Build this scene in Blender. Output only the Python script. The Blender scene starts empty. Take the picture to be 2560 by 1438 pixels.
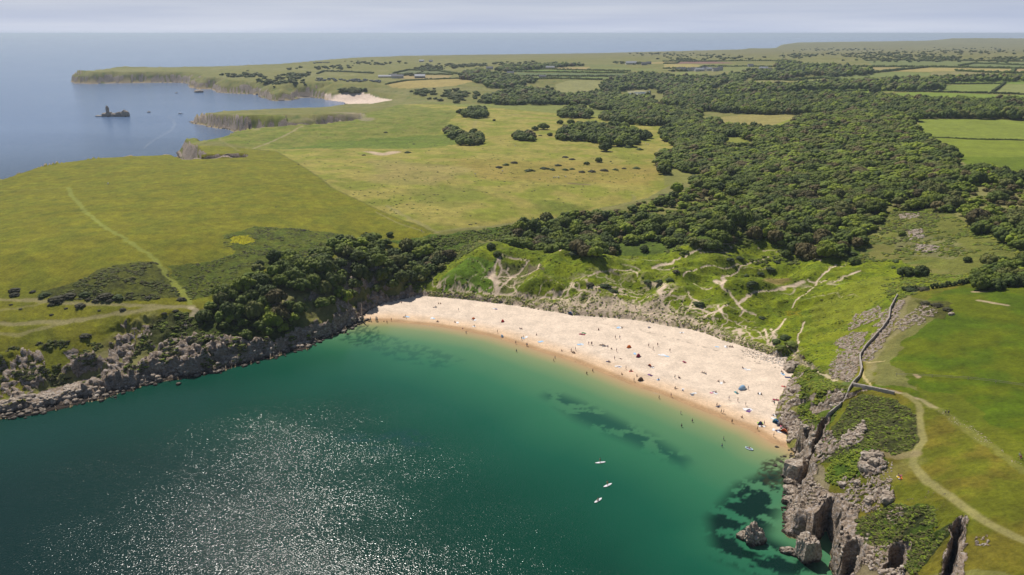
import bpy, bmesh, math, random
import numpy as np
from mathutils import Vector, noise as mnoise

# ------------------------------------------------------------------ camera, sky, sun
SC = bpy.context.scene
COL = SC.collection
HC, PITCH, FPX = 140.0, math.radians(18.5), 1900.0
cam = bpy.data.cameras.new('camera'); camo = bpy.data.objects.new('camera', cam); COL.objects.link(camo)
camo.location = (0, 0, HC); camo.rotation_euler = (math.pi/2 - PITCH, 0, 0)
cam.sensor_width = 36; cam.lens = FPX/2560*36; cam.clip_start = 1; cam.clip_end = 500000
SC.camera = camo
SUN_EL, SUN_AZ = 53.0, -28.0            # azimuth measured from the view direction, minus = left
wd = bpy.data.worlds.new('World'); SC.world = wd; wd.use_nodes = True
wn = wd.node_tree; bgn = wn.nodes['Background']
sky = wn.nodes.new('ShaderNodeTexSky'); sky.sky_type = 'NISHITA'; sky.sun_disc = False
sky.sun_elevation = math.radians(SUN_EL); sky.sun_rotation = math.radians(SUN_AZ)
sky.air_density = 1.0; sky.dust_density = 1.0; sky.ozone_density = 2.0; sky.altitude = 100
wtc = wn.nodes.new('ShaderNodeTexCoord'); wse = wn.nodes.new('ShaderNodeSeparateXYZ'); wn.links.new(wtc.outputs['Generated'], wse.inputs[0])
wmr = wn.nodes.new('ShaderNodeMapRange'); wmr.inputs[1].default_value = 0.0; wmr.inputs[2].default_value = 0.20; wmr.inputs[3].default_value = 0.96; wmr.inputs[4].default_value = 0.0
wn.links.new(wse.outputs[2], wmr.inputs[0])
wmp = wn.nodes.new('ShaderNodeMapping'); wmp.inputs['Scale'].default_value = (1.2, 1.2, 26); wn.links.new(wtc.outputs['Generated'], wmp.inputs[0])
wnz = wn.nodes.new('ShaderNodeTexNoise'); wnz.inputs['Scale'].default_value = 2.2; wnz.inputs['Detail'].default_value = 5; wn.links.new(wmp.outputs[0], wnz.inputs['Vector'])
wcr = wn.nodes.new('ShaderNodeValToRGB'); wce = wcr.color_ramp.elements
wce[0].position = 0.32; wce[0].color = (0.50, 0.57, 0.75, 1); wce[1].position = 0.68; wce[1].color = (0.66, 0.71, 0.84, 1); wn.links.new(wnz.outputs[0], wcr.inputs[0])
wsc = wn.nodes.new('ShaderNodeVectorMath'); wsc.operation = 'SCALE'; wsc.inputs['Scale'].default_value = 1/0.056; wn.links.new(wcr.outputs[0], wsc.inputs[0])
wmx = wn.nodes.new('ShaderNodeMix'); wmx.data_type = 'RGBA'; wn.links.new(wmr.outputs[0], wmx.inputs[0]); wn.links.new(sky.outputs[0], wmx.inputs[6]); wn.links.new(wsc.outputs[0], wmx.inputs[7])
wn.links.new(wmx.outputs[2], bgn.inputs[0]); bgn.inputs[1].default_value = 0.056
sl = bpy.data.lights.new('sun', 'SUN'); sl.energy = 5.0; sl.angle = math.radians(0.5); sl.color = (1, 0.94, 0.86)
so = bpy.data.objects.new('sun', sl); COL.objects.link(so); so.location = (0, 0, 400)
_se, _sa = math.radians(SUN_EL), math.radians(SUN_AZ)
sdir = Vector((math.cos(_se)*math.sin(_sa), math.cos(_se)*math.cos(_sa), math.sin(_se)))
so.rotation_euler = sdir.to_track_quat('Z', 'Y').to_euler()
SC.view_settings.view_transform = 'Standard'; SC.view_settings.look = 'None'
SC.view_settings.exposure = 0.0; SC.view_settings.gamma = 1
SC.cycles.max_bounces = 5; SC.cycles.diffuse_bounces = 2; SC.cycles.glossy_bounces = 2
SC.cycles.volume_bounces = 0; SC.cycles.transparent_max_bounces = 6
SC.cycles.use_denoising = True

# ------------------------------------------------------------------ maths helpers
def ray(u, v):
    x = (np.asarray(u, float)-1280)/FPX; y = -(np.asarray(v, float)-719)/FPX
    return x, math.cos(PITCH)+y*math.sin(PITCH), -math.sin(PITCH)+y*math.cos(PITCH)
def PZ(u, v, z):                         # point of the pixel's sight line at height z
    dx, dy, dz = ray(u, v); t = (z-HC)/dz
    return dx*t, dy*t
def PR(u, v, r):                         # ... at horizontal range r
    dx, dy, dz = ray(u, v); t = r/np.hypot(dx, dy)
    return dx*t, dy*t, HC+dz*t
def project(x, y, z):
    d = y*math.cos(PITCH)-(z-HC)*math.sin(PITCH); up = y*math.sin(PITCH)+(z-HC)*math.cos(PITCH)
    return 1280+FPX*x/d, 719-FPX*up/d
def _hash(ix, iy, s):
    h = ix*np.uint32(374761393)+iy*np.uint32(668265263)+np.uint32((s*974711) & 0xffffffff)
    h = (h ^ (h >> np.uint32(13)))*np.uint32(1274126177)
    return (h ^ (h >> np.uint32(16))) & np.uint32(0xffff)
_GA = np.arange(65536)*(2*math.pi/65536); _GC, _GS = np.cos(_GA).astype(np.float32), np.sin(_GA).astype(np.float32)
def gn(x, y, s=0):                       # gradient noise, about -0.7..0.7
    x = np.asarray(x); y = np.asarray(y)
    fx, fy = np.floor(x), np.floor(y); x = (x-fx).astype(np.float32); y = (y-fy).astype(np.float32)
    ix = fx.astype(np.int32).astype(np.uint32); iy = fy.astype(np.int32).astype(np.uint32)
    def g(a, b, px, py):
        h = _hash(ix+np.uint32(a), iy+np.uint32(b), s)
        return _GC[h]*px+_GS[h]*py
    u = x*x*x*(x*(x*6-15)+10); w = y*y*y*(y*(y*6-15)+10)
    a = g(0, 0, x, y); b = g(1, 0, x-1, y); c = g(0, 1, x, y-1); d = g(1, 1, x-1, y-1)
    return (a+(b-a)*u)*(1-w)+(c+(d-c)*u)*w
np.seterr(over='ignore')
def fbm(x, y, o=4, s=0, k=0.5):
    t = 0; a = 1; f = 1
    for i in range(o):
        t = t+a*gn(x*f+i*17.3, y*f-i*9.1, s+i); a *= k; f *= 2.03
    return t
def sst(a, b, x):
    t = np.clip((x-a)/(b-a), 0, 1); return t*t*(3-2*t)
def seg_dist(X, Y, pts, closed=False):   # distance and nearest segment index
    X = np.asarray(X, np.float32); Y = np.asarray(Y, np.float32)
    n = len(pts); best = np.full(X.shape, 1e18, np.float32); idx = np.zeros(X.shape, np.int16)
    for i in range(n if closed else n-1):
        ax, ay = [np.float32(q) for q in pts[i][:2]]; bx, by = [np.float32(q) for q in pts[(i+1) % n][:2]]
        dx, dy = bx-ax, by-ay; L = dx*dx+dy*dy+np.float32(1e-6); px = X-ax; py = Y-ay
        t = np.clip((px*dx+py*dy)/L, 0, 1)
        d = (px-t*dx)**2+(py-t*dy)**2
        m = d < best; best[m] = d[m]; idx[m] = i
    return np.sqrt(best), idx
def inside(X, Y, pts):
    r = np.zeros(X.shape, bool); n = len(pts)
    for i in range(n):
        ax, ay = pts[i][:2]; bx, by = pts[(i+1) % n][:2]
        if ay == by: continue
        c = ((ay > Y) != (by > Y)) & (X < (bx-ax)*(Y-ay)/(by-ay)+ax)
        r ^= c
    return r

# ------------------------------------------------------------------ the lie of the land, traced from the photograph
R1 = lambda x, y: (x/2.8444, 60+y/2.8444)
R2 = lambda x, y: (850+x/2.8444, 60+y/2.8444)
R3 = lambda x, y: (1660+x/2.8444, 60+y/2.8444)
coast = []                               # (x, y, cliff width)
def cz(w, *a):
    for (u, v, z) in a: x, y = PZ(u, v, z); coast.append((float(x), float(y), w))
def cr(w, *a):
    for (u, v, r) in a: x, y, _ = PR(u, v, r); coast.append((float(x), float(y), w))
cz(34, (-500, 1110, 0), (-250, 1075, 0), (0, 1045, 0), (60, 1040, 0), (110, 1035, 0), (190, 1008, 0), (260, 996, 0), (330, 975, 0), (400, 950, 0),
   (500, 940, 0), (560, 927, 0), (640, 905, 0), (700, 890, 0), (760, 872, 0))
cz(20, (785, 858, 0), (815, 846, 0), (850, 835, 0), (885, 818, 0))
cz(1, (905, 804, 0), (970, 804, 0), (1041, 811, 0), (1102, 818, 0), (1158, 828, 0), (1228, 842, 0), (1298, 863, 0), (1369, 886, 0), (1427, 903, 0),
   (1483, 924, 0), (1545, 949, 0), (1595, 969, 0), (1650, 985, 0), (1678, 996, 0), (1734, 1019, 0), (1789, 1041, 0), (1834, 1060, 0), (1873, 1075, 0),
   (1901, 1091, 0), (1928, 1108, 0), (1967, 1120, 0), (1985, 1130, 0))
cz(5, (1990, 1150, 0), (1975, 1180, 0), (1966, 1205, 0), (1986, 1222, 0), (1972, 1250, 0), (1960, 1290, 0), (1950, 1328, 0), (1975, 1345, 0), (2010, 1352, 0),
   (2043, 1362, 0))
cz(1.3, (2050, 1340, 7), (2056, 1300, 8), (2062, 1266, 9), (2074, 1262, 9), (2088, 1290, 10), (2094, 1340, 10), (2094, 1390, 8))
cz(4, (2088, 1405, 0), (2082, 1438, 0), (2085, 1520, 0),
   (2200, 1640, 0), (2500, 1800, 0), (3300, 2100, 0))
for a, r in ((62, 150), (64, 1000), (60, 5000), (56, 9500)): coast.append((r*math.sin(math.radians(a)), r*math.cos(math.radians(a)), 10))
sky_far = [(2800, 96, 9300), (2560, 97, 9000), (2380, 97, 9000), (2345, 101, 8800), (2290, 103, 8500), (2100, 105, 8000), (1990, 107, 7400), (1947, 113, 6800)]
sky_mid = [(1930, 121, 6200), (1870, 121, 5800), (1853, 124, 5500), (1700, 128, 5000), (1500, 133, 4500), (1280, 136, 4100), (1130, 138, 3900), (1000, 140, 3800),
           (880, 145, 3400), (790, 152, 3200), (700, 160, 3050), (530, 167, 2950), (400, 169, 2900), (290, 168, 2880), (230, 178, 2720)]
cr(25, *sky_far); cr(20, *sky_mid)
cz(34, (178, 203, 0), (190, 208, 0), (230, 209.5, 0), (300, 208, 0), (400, 207, 0), (468, 207, 0), (472, 218, 0), (500, 223, 0), (530, 223, 0),
   (545, 232, 0), (600, 235, 0), (650, 238, 0), (662, 250, 0), (690, 253, 0), (730, 250, 0), (752, 244, 0))
cz(60, (770, 243, 0), (805, 247, 0), (850, 255, 0))
cz(10, (865, 257, 4), (780, 256, 14), (700, 258, 18), (600, 266, 20), (550, 271, 20), (515, 281, 18))
cz(12, (483, 303, 0), (482, 309, 0), (510, 316, 0), (540, 319, 0))
cr(26, (600, 312, 1210))
cr(44, (700, 302, 1190))
cr(30, (800, 295, 1190))
cr(14, (880, 285, 1230), (890, 288, 1170), (850, 296, 1090), (773, 303, 1060), (633, 310, 1040), (562, 316, 1010), (538, 325, 970))
cz(16, (492, 333, 16), (464, 345, 15), (446, 372, 2), (441, 379, 2))
cr(7, (478, 379, 800), (598, 377, 790), (600, 381, 772), (470, 382, 768))
cz(8, (440, 381, 27), (264, 385, 30), (141, 406, 30), (70, 424, 29), (10, 452, 27), (-120, 490, 27), (-420, 600, 25), (-900, 850, 20))
coast_xy = [(c[0], c[1]) for c in coast]

beach = []                               # (x, y, slope behind)
def bz(s, z, *a):
    for (u, v) in a: x, y = PZ(u, v, z); beach.append((float(x), float(y), s))
bz(9, 0, (900, 803), (970, 804), (1041, 811), (1102, 818), (1158, 828), (1228, 842), (1298, 863), (1369, 886), (1427, 903), (1483, 924), (1545, 949), (1595, 969),
   (1650, 985), (1678, 996), (1734, 1019), (1789, 1041), (1834, 1060), (1873, 1075), (1901, 1091), (1928, 1108), (1967, 1120))
bz(1.1, 1.0, (1981, 1126), (1968, 1108), (1966, 1076), (1945, 1058), (1938, 1027), (1951, 991), (1976, 954), (1986, 932))
bz(0.75, 3.5, (1960, 905), (1973, 888))
bz(0.5, 4.5, (1942, 884), (1917, 874), (1884, 864), (1834, 849), (1806, 841), (1762, 824), (1723, 814), (1689, 810), (1636, 799), (1583, 790), (1489, 781), (1440, 777),
   (1400, 770), (1350, 762), (1290, 752), (1235, 745), (1180, 738), (1110, 731), (1065, 728))
bz(0.95, 3.5, (1040, 732), (1026, 735), (994, 741), (958, 747), (925, 762), (905, 778), (898, 793))
beach_xy = [(c[0], c[1]) for c in beach]

CP = [(0, 940, 9), (100, 900, 12), (200, 870, 14), (0, 850, 18), (0, 760, 24), (200, 800, 20), (330, 850, 14), (480, 768, 19), (400, 820, 16.5), (480, 700, 24), (570, 760, 18),
 (300, 700, 29), (0, 650, 33), (300, 550, 34), (0, 500, 31), (250, 400, 31), (440, 392, 28), (600, 450, 33), (600, 600, 30), (800, 560, 28), (900, 500, 27),
 (1000, 540, 24), (700, 640, 26), (880, 620, 24), (1080, 580, 22), (600, 720, 22), (700, 700, 22), (560, 790, 17), (650, 800, 14), (800, 740, 16), (860, 700, 19),
 (950, 640, 18), (1040, 640, 14), (1050, 700, 8), (-200, 900, 20), (-300, 700, 30),
 (1140, 650, 13), (1245, 645, 17), (1200, 700, 10), (1300, 690, 9), (1350, 660, 15), (1400, 620, 12), (1300, 610, 12), (1500, 660, 17), (1560, 640, 14), (1500, 740, 9),
 (1400, 720, 11), (1640, 700, 14), (1600, 750, 8), (1700, 650, 15), (1640, 660, 12), (1800, 612, 19), (1900, 590, 21), (1750, 700, 14), (1850, 660, 12), (1900, 690, 14),
 (1935, 695, 10), (2050, 700, 18), (2100, 670, 19), (2200, 690, 22), (2000, 760, 11), (1950, 800, 9), (2100, 760, 16), (2200, 740, 24), (2240, 745, 27), (2170, 840, 20),
 (2100, 850, 13), (2050, 880, 10), (2000, 870, 7), (2060, 950, 14), (2130, 965, 22), (2020, 1000, 13), (2030, 1080, 13), (2000, 930, 11), (1850, 800, 7), (1750, 780, 8),
 (2300, 950, 27), (2400, 850, 31), (2550, 700, 34), (2560, 900, 33), (2560, 1100, 33), (2450, 1150, 30), (2290, 1010, 26), (2300, 1100, 25), (2250, 1150, 22),
 (2160, 1150, 19), (2350, 1250, 25), (2560, 1330, 31), (2450, 1438, 26), (2250, 1330, 17), (2150, 1280, 13), (2100, 1200, 13), (2050, 1210, 10), (2000, 1240, 7),
 (2000, 1290, 8), (2120, 1330, 11), (2150, 1400, 11), (2300, 1430, 18), (2560, 1600, 24), (2300, 1600, 15),
 (1600, 490, 21), (1300, 560, 18), (1400, 600, 11), (1500, 590, 12), (1600, 600, 13), (1250, 480, 24), (1200, 400, 27), (1500, 400, 24), (1600, 320, 24), (1300, 320, 26),
 (1000, 300, 25), (950, 380, 27), (1100, 340, 24), (900, 340, 25), (700, 350, 26), (550, 340, 25), (480, 358, 16), (700, 285, 21), (600, 290, 23), (1150, 280, 22),
 (1040, 258, 14), (1750, 560, 18), (1900, 530, 21), (1800, 450, 22), (2000, 450, 28), (2100, 400, 33), (2100, 300, 38), (2250, 330, 38), (2400, 350, 38),
 (2500, 450, 38), (2300, 480, 34), (2450, 540, 36), (2300, 600, 28), (2200, 620, 25), (2100, 600, 22), (2500, 620, 34), (2300, 680, 26), (1800, 380, 24),
 (1850, 300, 25), (1650, 255, 15), (1580, 240, 6), (1400, 245, 18), (1400, 200, 30), (1200, 230, 22), (1080, 215, 26), (900, 222, 22), (960, 253, 6), (900, 250, 3),
 (1800, 230, 28), (2000, 240, 32), (2200, 240, 36), (2400, 230, 38), (2560, 230, 38), (900, 195, 32), (600, 195, 30), (400, 190, 28), (300, 185, 30), (750, 220, 25), (620, 215, 24), (1200, 190, 36),
 (1400, 180, 37), (1600, 170, 40), (1800, 170, 42), (2000, 170, 45), (2200, 170, 48), (2400, 160, 52), (2560, 170, 52), (1600, 150, 45), (2000, 140, 52), (2400, 130, 62)]
TH, LR, HZ = [], [], []
for u, v, z in CP:
    x, y = PZ(u, v, z); TH.append(math.atan2(x, y)); LR.append(math.log(math.hypot(x, y))); HZ.append(z)
for u, v, r in sky_far+sky_mid:
    x, y, z = PR(u, v, r*0.985); TH.append(math.atan2(x, y)); LR.append(math.log(math.hypot(x, y))); HZ.append(z)
for a, r, z in ((-52, 300, 24), (-52, 500, 28), (-55, 150, 10), (55, 120, 15), (52, 200, 26), (52, 400, 33), (52, 1000, 40), (52, 4000, 55), (48, 9500, 75)):
    TH.append(math.radians(a)); LR.append(math.log(r)); HZ.append(z)
K = 0.75
A = np.array(TH); B = np.array(LR)*K; Zc = np.array(HZ, float)
def tk(d2): return 0.5*d2*np.log(d2+1e-12)
D2 = (A[:, None]-A)**2+(B[:, None]-B)**2
n = len(A); M = np.zeros((n+3, n+3)); M[:n, :n] = tk(D2)+np.eye(n)*2e-5; M[:n, n] = 1; M[:n, n+1] = A; M[:n, n+2] = B; M[n:, :n] = M[:n, n:].T
W = np.linalg.solve(M, np.concatenate([Zc, [0, 0, 0]]))
ga = np.radians(np.linspace(-60, 62, 340)); gb = np.linspace(math.log(90), math.log(13000), 360)
GA, GB = np.meshgrid(ga, gb*K, indexing='ij'); HG = W[n]+W[n+1]*GA+W[n+2]*GB
for i in range(n): HG += W[i]*tk((GA-A[i])**2+(GB-B[i])**2)
HG = np.clip(HG, 2, 95)
def Hbase(th, r):
    fa = np.clip((th-ga[0])/(ga[1]-ga[0]), 0, len(ga)-1.001); fb = np.clip((np.log(r)-gb[0])/(gb[1]-gb[0]), 0, len(gb)-1.001)
    ia = fa.astype(int); ib = fb.astype(int); fa = fa-ia; fb = fb-ib
    return (HG[ia, ib]*(1-fa)+HG[ia+1, ib]*fa)*(1-fb)+(HG[ia, ib+1]*(1-fa)+HG[ia+1, ib+1]*fa)*fb

# polar grid: finer near, coarser far; world positions only
tcols = np.radians(np.concatenate([np.linspace(-56, -41, 26)[:-1], np.arange(-41, 41.001, 0.058), np.linspace(41, 56, 26)[1:]]))
rows = [104.0]
while rows[-1] < 11000:
    r = rows[-1]; rows.append(r+max(0.4, min(0.6*r*r/106400, 10 if r < 3000 else 34)))
rows = np.array(rows)
T, R = np.meshgrid(tcols, rows, indexing='ij')
X = R*np.sin(T); Y = R*np.cos(T)
print('terrain grid', X.shape)
wob = 0.35+np.clip(R/1500, 0, 1)
_nr = 1-sst(650, 900, R); wx = X+_nr*(gn(X/9, Y/9, 3)*3.2+gn(X/3.2, Y/3.2, 4)*1.2); wy = Y+_nr*(gn(X/9, Y/9, 5)*3.2+gn(X/3.2, Y/3.2, 6)*1.2); _fr = sst(850, 1300, R)*sst(-1e9, 1, 7000-R); wx = wx+_fr*(16*gn(X/85, Y/85, 300)+7*gn(X/30, Y/30, 301)); wy = wy+_fr*(16*gn(X/85, Y/85, 302)+7*gn(X/30, Y/30, 303))
DC, IC = seg_dist(wx, wy, coast_xy, True)
LAND = inside(wx, wy, coast_xy)
DB, IB = seg_dist(X, Y, beach_xy, True)
BEACH = inside(X, Y, beach_xy)
# smooth coast distance near the beach itself
Dsm, Ism = seg_dist(X, Y, coast_xy, True)
onb = np.array([c[2] == 1 for c in coast])[Ism]
LAND = np.where(onb & (Dsm < 40), inside(X, Y, coast_xy), LAND); DC = np.where(onb, Dsm, DC)
cwa = np.array([c[2] for c in coast], float); cxy = np.array(coast_xy, np.float32)
_a = cxy[IC]; _b = cxy[(IC+1) % len(coast)]; _d = _b-_a; _t = np.clip(((wx-_a[..., 0])*_d[..., 0]+(wy-_a[..., 1])*_d[..., 1])/(_d[..., 0]**2+_d[..., 1]**2+1e-6), 0, 1)
_w0 = cwa[IC]; _w1 = cwa[(IC+1) % len(coast)]; cw = np.where((np.minimum(_w0, _w1) > 1.5) & (R < 600), _w0+(_w1-_w0)*_t, _w0)
H0 = Hbase(T, R)
t = DC/cw
t2 = np.clip(t+_nr*0.10*gn(X/9, Y/9, 9)+(1-_nr)*0.25*gn(X/45, Y/45, 12)+0.10*gn(X/22, Y/22, 10)+0.45*fbm(X/90, Y/90, 3, 11)*(R > 1300)*(cw > 33), 0, 1)
slp = 0.07*np.clip(t*9, 0, 1)+0.34*sst(0.08, 0.20, t2)+0.59*np.clip((t2-0.14)/0.86, 0, 1)**0.9
S = np.where(cw > 19.5, np.where((R < 700) | (cw > 33), slp, 0.10*np.clip(t*7, 0, 1)+0.90*sst(0.12, 1.0, t2)), 0.10*np.clip(t*7, 0, 1)+0.90*sst(0.12, 1.0, t2))
Z = H0*S
bs = np.array([b[2] for b in beach], float)[IB]
zb = np.minimum(0.042*Dsm, 4.5)
lim = np.where(BEACH, zb, np.where(bs > 5, 99, np.where(bs > 0.6, zb-0.3, zb+0.9*sst(0, 1.5, DB))+bs*DB*(1+0.35*gn(X/5, Y/5, 12))))
def smin(a, b, k=1.2):
    h = np.clip(0.5+0.5*(b-a)/k, 0, 1); return b*(1-h)+a*h-k*h*(1-h)
nearb = DB < 120
Z = np.where(BEACH, np.minimum(Z, zb), np.where(nearb, smin(Z, lim), Z))
Z = np.where(BEACH, zb, Z)
# dune relief: ridges and hollows
def gz(u, v, z=12): x, y = PZ(u, v, z); return (float(x), float(y))
duneA = [gz(*p) for p in ((1070, 726), (1110, 690), (1180, 630), (1300, 600), (1600, 640), (1880, 580), (2050, 640), (2240, 740), (2180, 850), (2050, 900), (1940, 880), (1700, 812), (1400, 772))]
inD = inside(X, Y, duneA); dD, _ = seg_dist(X, Y, duneA, True)
dm = np.where(inD & ~BEACH, sst(0, 25, dD)*sst(1, 14, DB), 0)
ridge = 1-np.abs(fbm(X/46+0.3*gn(X/30, Y/30, 40), Y/30, 3, 21))*2.6
Z += dm*(2.3*ridge-0.6+1.3*fbm(X/14, Y/14, 3, 23))
def ridge_line(pts, amp, wid, z=14):
    global Z
    w = [gz(u, v, z) for u, v in pts]
    xs = [p[0] for p in w]; ys = [p[1] for p in w]
    m = (X > min(xs)-4*wid) & (X < max(xs)+4*wid) & (Y > min(ys)-4*wid) & (Y < max(ys)+4*wid)
    d, _ = seg_dist(X[m], Y[m], w); Z[m] += amp*np.exp(-(d/wid)**2)*sst(1, 12, DB[m])*(~BEACH[m])
ridge_line([(1110, 700), (1150, 665), (1200, 645), (1248, 640), (1310, 652)], 4.0, 9)
ridge_line([(1280, 720), (1340, 690), (1400, 662), (1440, 660)], 3.6, 7)
ridge_line([(1490, 675), (1560, 668), (1640, 662), (1720, 640), (1800, 612), (1870, 590)], 3.8, 9)
ridge_line([(1830, 720), (1900, 708), (1990, 695), (2040, 680), (2120, 650)], 4.5, 9)
ridge_line([(1640, 735), (1700, 700), (1760, 670), (1850, 650)], 3.5, 8)
ridge_line([(1870, 690), (1930, 697), (1980, 690)], -4.5, 10)
ridge_line([(1950, 755), (1900, 780), (1870, 770)], -3.0, 9)
ridge_line([(1540, 705), (1590, 720), (1640, 725)], -3.0, 9, 10)
ridge_line([(1530, 635), (1600, 650)], -3.0, 10, 12)
inland = LAND & (~BEACH)
farm = sst(20, 70, DC)*np.where(nearb, sst(0, 60, DB), 1)
Z += inland*farm*(1.6*fbm(X/170, Y/170, 3, 30)+0.35*fbm(X/25, Y/25, 3, 31))
# valley dunes towards the far beach
vd = inside(X, Y, [gz(u, v, 22) for u, v in ((680, 300), (1000, 262), (1180, 275), (1150, 330), (1000, 370), (740, 350))])
Z += vd*1.8*fbm(X/40, Y/28, 3, 33)
# gullies cut into the headlands
def carve(pts, half, depth_to, z=12, soft=1.5):
    global Z
    w = [gz(u, v, zz) for u, v, zz in pts]
    xs = [p[0] for p in w]; ys = [p[1] for p in w]
    m = (X > min(xs)-15) & (X < max(xs)+15) & (Y > min(ys)-15) & (Y < max(ys)+15)
    d, _ = seg_dist(X[m]+gn(X[m]/3, Y[m]/3, 61)*0.8, Y[m]+gn(X[m]/3, Y[m]/3, 62)*0.8, w); k = 1-sst(half-0.4, half+soft, d)
    Z[m] = Z[m]*(1-k)+np.minimum(Z[m], depth_to)*k
carve([(2062, 1062, 14), (2040, 1105, 13), (2012, 1148, 11), (1990, 1190, 8), (1975, 1215, 4)], 0.8, 0.5, soft=0.7)
carve([(2394, 1340, 22), (2386, 1378, 21), (2370, 1440, 18), (2350, 1520, 14)], 0.55, 7.0, soft=0.9)
carve([(2135, 1362, 11), (2130, 1400, 10), (2120, 1460, 5)], 0.8, 1.0)
carve([(2245, 1375, 15), (2238, 1420, 14)], 1.0, 4.0)
carve([(205, 870, 18), (160, 930, 10), (120, 985, 3)], 2.2, 3.0, soft=8)
# sea bed
Z = np.where(LAND, np.maximum(Z, np.where(BEACH, -0.2, 0.3)), -np.minimum(0.05*Dsm+0.25, 6))
# steepness -> rock, rock relief
def grads(Z):
    gr = np.gradient(Z, axis=1)/np.gradient(R, axis=1); gt = np.gradient(Z, axis=0)/(np.gradient(T, axis=0)*R); return np.hypot(gr, gt)
SL = grads(Z)
crag = sst(0.55, 1.0, SL)*LAND*(~BEACH)*np.where(inD & (DC > 60), 0, 1)
crag = np.where((bs == 0.5) & (DB < 25), 0, crag)
def ridged(x, y, s): return 1-np.abs(fbm(x, y, 4, s))*2
nR = X > 0
Z += crag*(np.where(R < 600, np.where(nR, 0.8, 2.8)*(ridged(X/8, Y/8, 50)-0.5), 5.0*(ridged(X/60, Y/60, 55)-0.5))+np.where(nR, 0.6, 1.2)*ridged(X/3, Y/3, 52)*(R < 600))
Z = np.where(LAND & ~BEACH, np.maximum(Z, 0.15), Z)

class Terrain: pass
def zat(x, y):
    x = np.asarray(x, float); y = np.asarray(y, float)
    th = np.arctan2(x, y); r = np.hypot(x, y)
    ia = np.clip(np.searchsorted(tcols, th)-1, 0, len(tcols)-2); ib = np.clip(np.searchsorted(rows, r)-1, 0, len(rows)-2)
    fa = np.clip((th-tcols[ia])/(tcols[ia+1]-tcols[ia]), 0, 1); fb = np.clip((r-rows[ib])/(rows[ib+1]-rows[ib]), 0, 1)
    return (Z[ia, ib]*(1-fa)+Z[ia+1, ib]*fa)*(1-fb)+(Z[ia, ib+1]*(1-fa)+Z[ia+1, ib+1]*fa)*fb
def G(u, v, off=0.0):                    # where a sight line meets the ground (raised by off)
    dx, dy, dz = [float(q) for q in ray(u, v)]; hh = math.hypot(dx, dy)
    r = np.concatenate([np.arange(115, 1500, 1.0), np.geomspace(1500, 10900, 900)]); t = r/hh
    zz = HC+dz*t; g = np.maximum(zat(dx*t, dy*t), 0)+off
    k = np.nonzero(zz < g)[0]
    if len(k) == 0:
        j = int(np.argmin(np.abs(zz-g-0)[-300:]))+len(r)-300; return (dx*t[j], dy*t[j])
    j = k[0]
    if j == 0: return (dx*t[0], dy*t[0])
    a, b = zz[j-1]-g[j-1], zz[j]-g[j]; f = a/(a-b); tt = t[j-1]+(t[j]-t[j-1])*f
    return (dx*tt, dy*tt)
def GP(pts, off=0.0): return [G(u, v, off) for u, v in pts]
def GF(fn, *pts): return [G(*fn(x, y)) for x, y in pts]
def bbox(w, pad):
    xs = [p[0] for p in w]; ys = [p[1] for p in w]
    return (X > min(xs)-pad) & (X < max(xs)+pad) & (Y > min(ys)-pad) & (Y < max(ys)+pad)

# ------------------------------------------------------------------ ground colours (vertex colours hold plain surface colour only)
C = np.zeros(X.shape+(3,)); VEG = np.zeros(X.shape); ROCK = np.zeros(X.shape)
def lerp(a, b, t): return a*(1-t[..., None])+np.asarray(b)*t[..., None]
nA = fbm(X/70, Y/40, 4, 70); nB = fbm(X/16, Y/9, 4, 72); nC = fbm(X/350, Y/200, 3, 74)
C[:] = (0.170, 0.165, 0.040)
C = lerp(C, (0.20, 0.19, 0.065), sst(-0.1, 0.5, nA+nC)); C = lerp(C, (0.10, 0.135, 0.028), sst(0.1, 0.6, nB))
def region(pts, col, var=0.25, warp=0.0, off=0.0, veg=None, feather=0.0, alpha=1.0, col2=None, scale=12.0):
    w = GP(pts, off); 
    m = bbox(w, 2+warp*2); xx, yy = X[m], Y[m]
    if warp: xx = xx+warp*gn(X[m]/(warp*3), Y[m]/(warp*3), 80)+0.5*warp*gn(X[m]/warp, Y[m]/warp, 82); yy = yy+warp*gn(X[m]/(warp*3), Y[m]/(warp*3), 81)
    ins = inside(xx, yy, w).astype(float)*alpha
    if feather: d, _ = seg_dist(xx, yy, w, True); ins = ins*sst(0, feather, d)
    c = np.broadcast_to(np.asarray(col, float), (ins.shape[0], 3)).copy()
    if col2 is not None:
        q = sst(-0.25, 0.35, fbm(X[m]/scale, Y[m]/scale, 4, 84)); c = c*(1-q[:, None])+np.asarray(col2)*q[:, None]
    c = c*(1+var*fbm(X[m]/6, Y[m]/6, 3, 86))[:, None]
    C[m] = C[m]*(1-ins[:, None])+c*ins[:, None]
    if veg is not None: VEG[m] = VEG[m]*(1-ins)+veg*ins
    return w
# left headland meadow
region([(-900, 500), (0, 452), (140, 404), (265, 384), (640, 374), (690, 378), (830, 470), (980, 540), (1090, 582), (1130, 620), (980, 620), (700, 700), (480, 780), (-100, 1040), (-900, 1100)],
       (0.178, 0.172, 0.010), 0.32, veg=0.4, col2=(0.148, 0.158, 0.009), scale=18)
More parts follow.
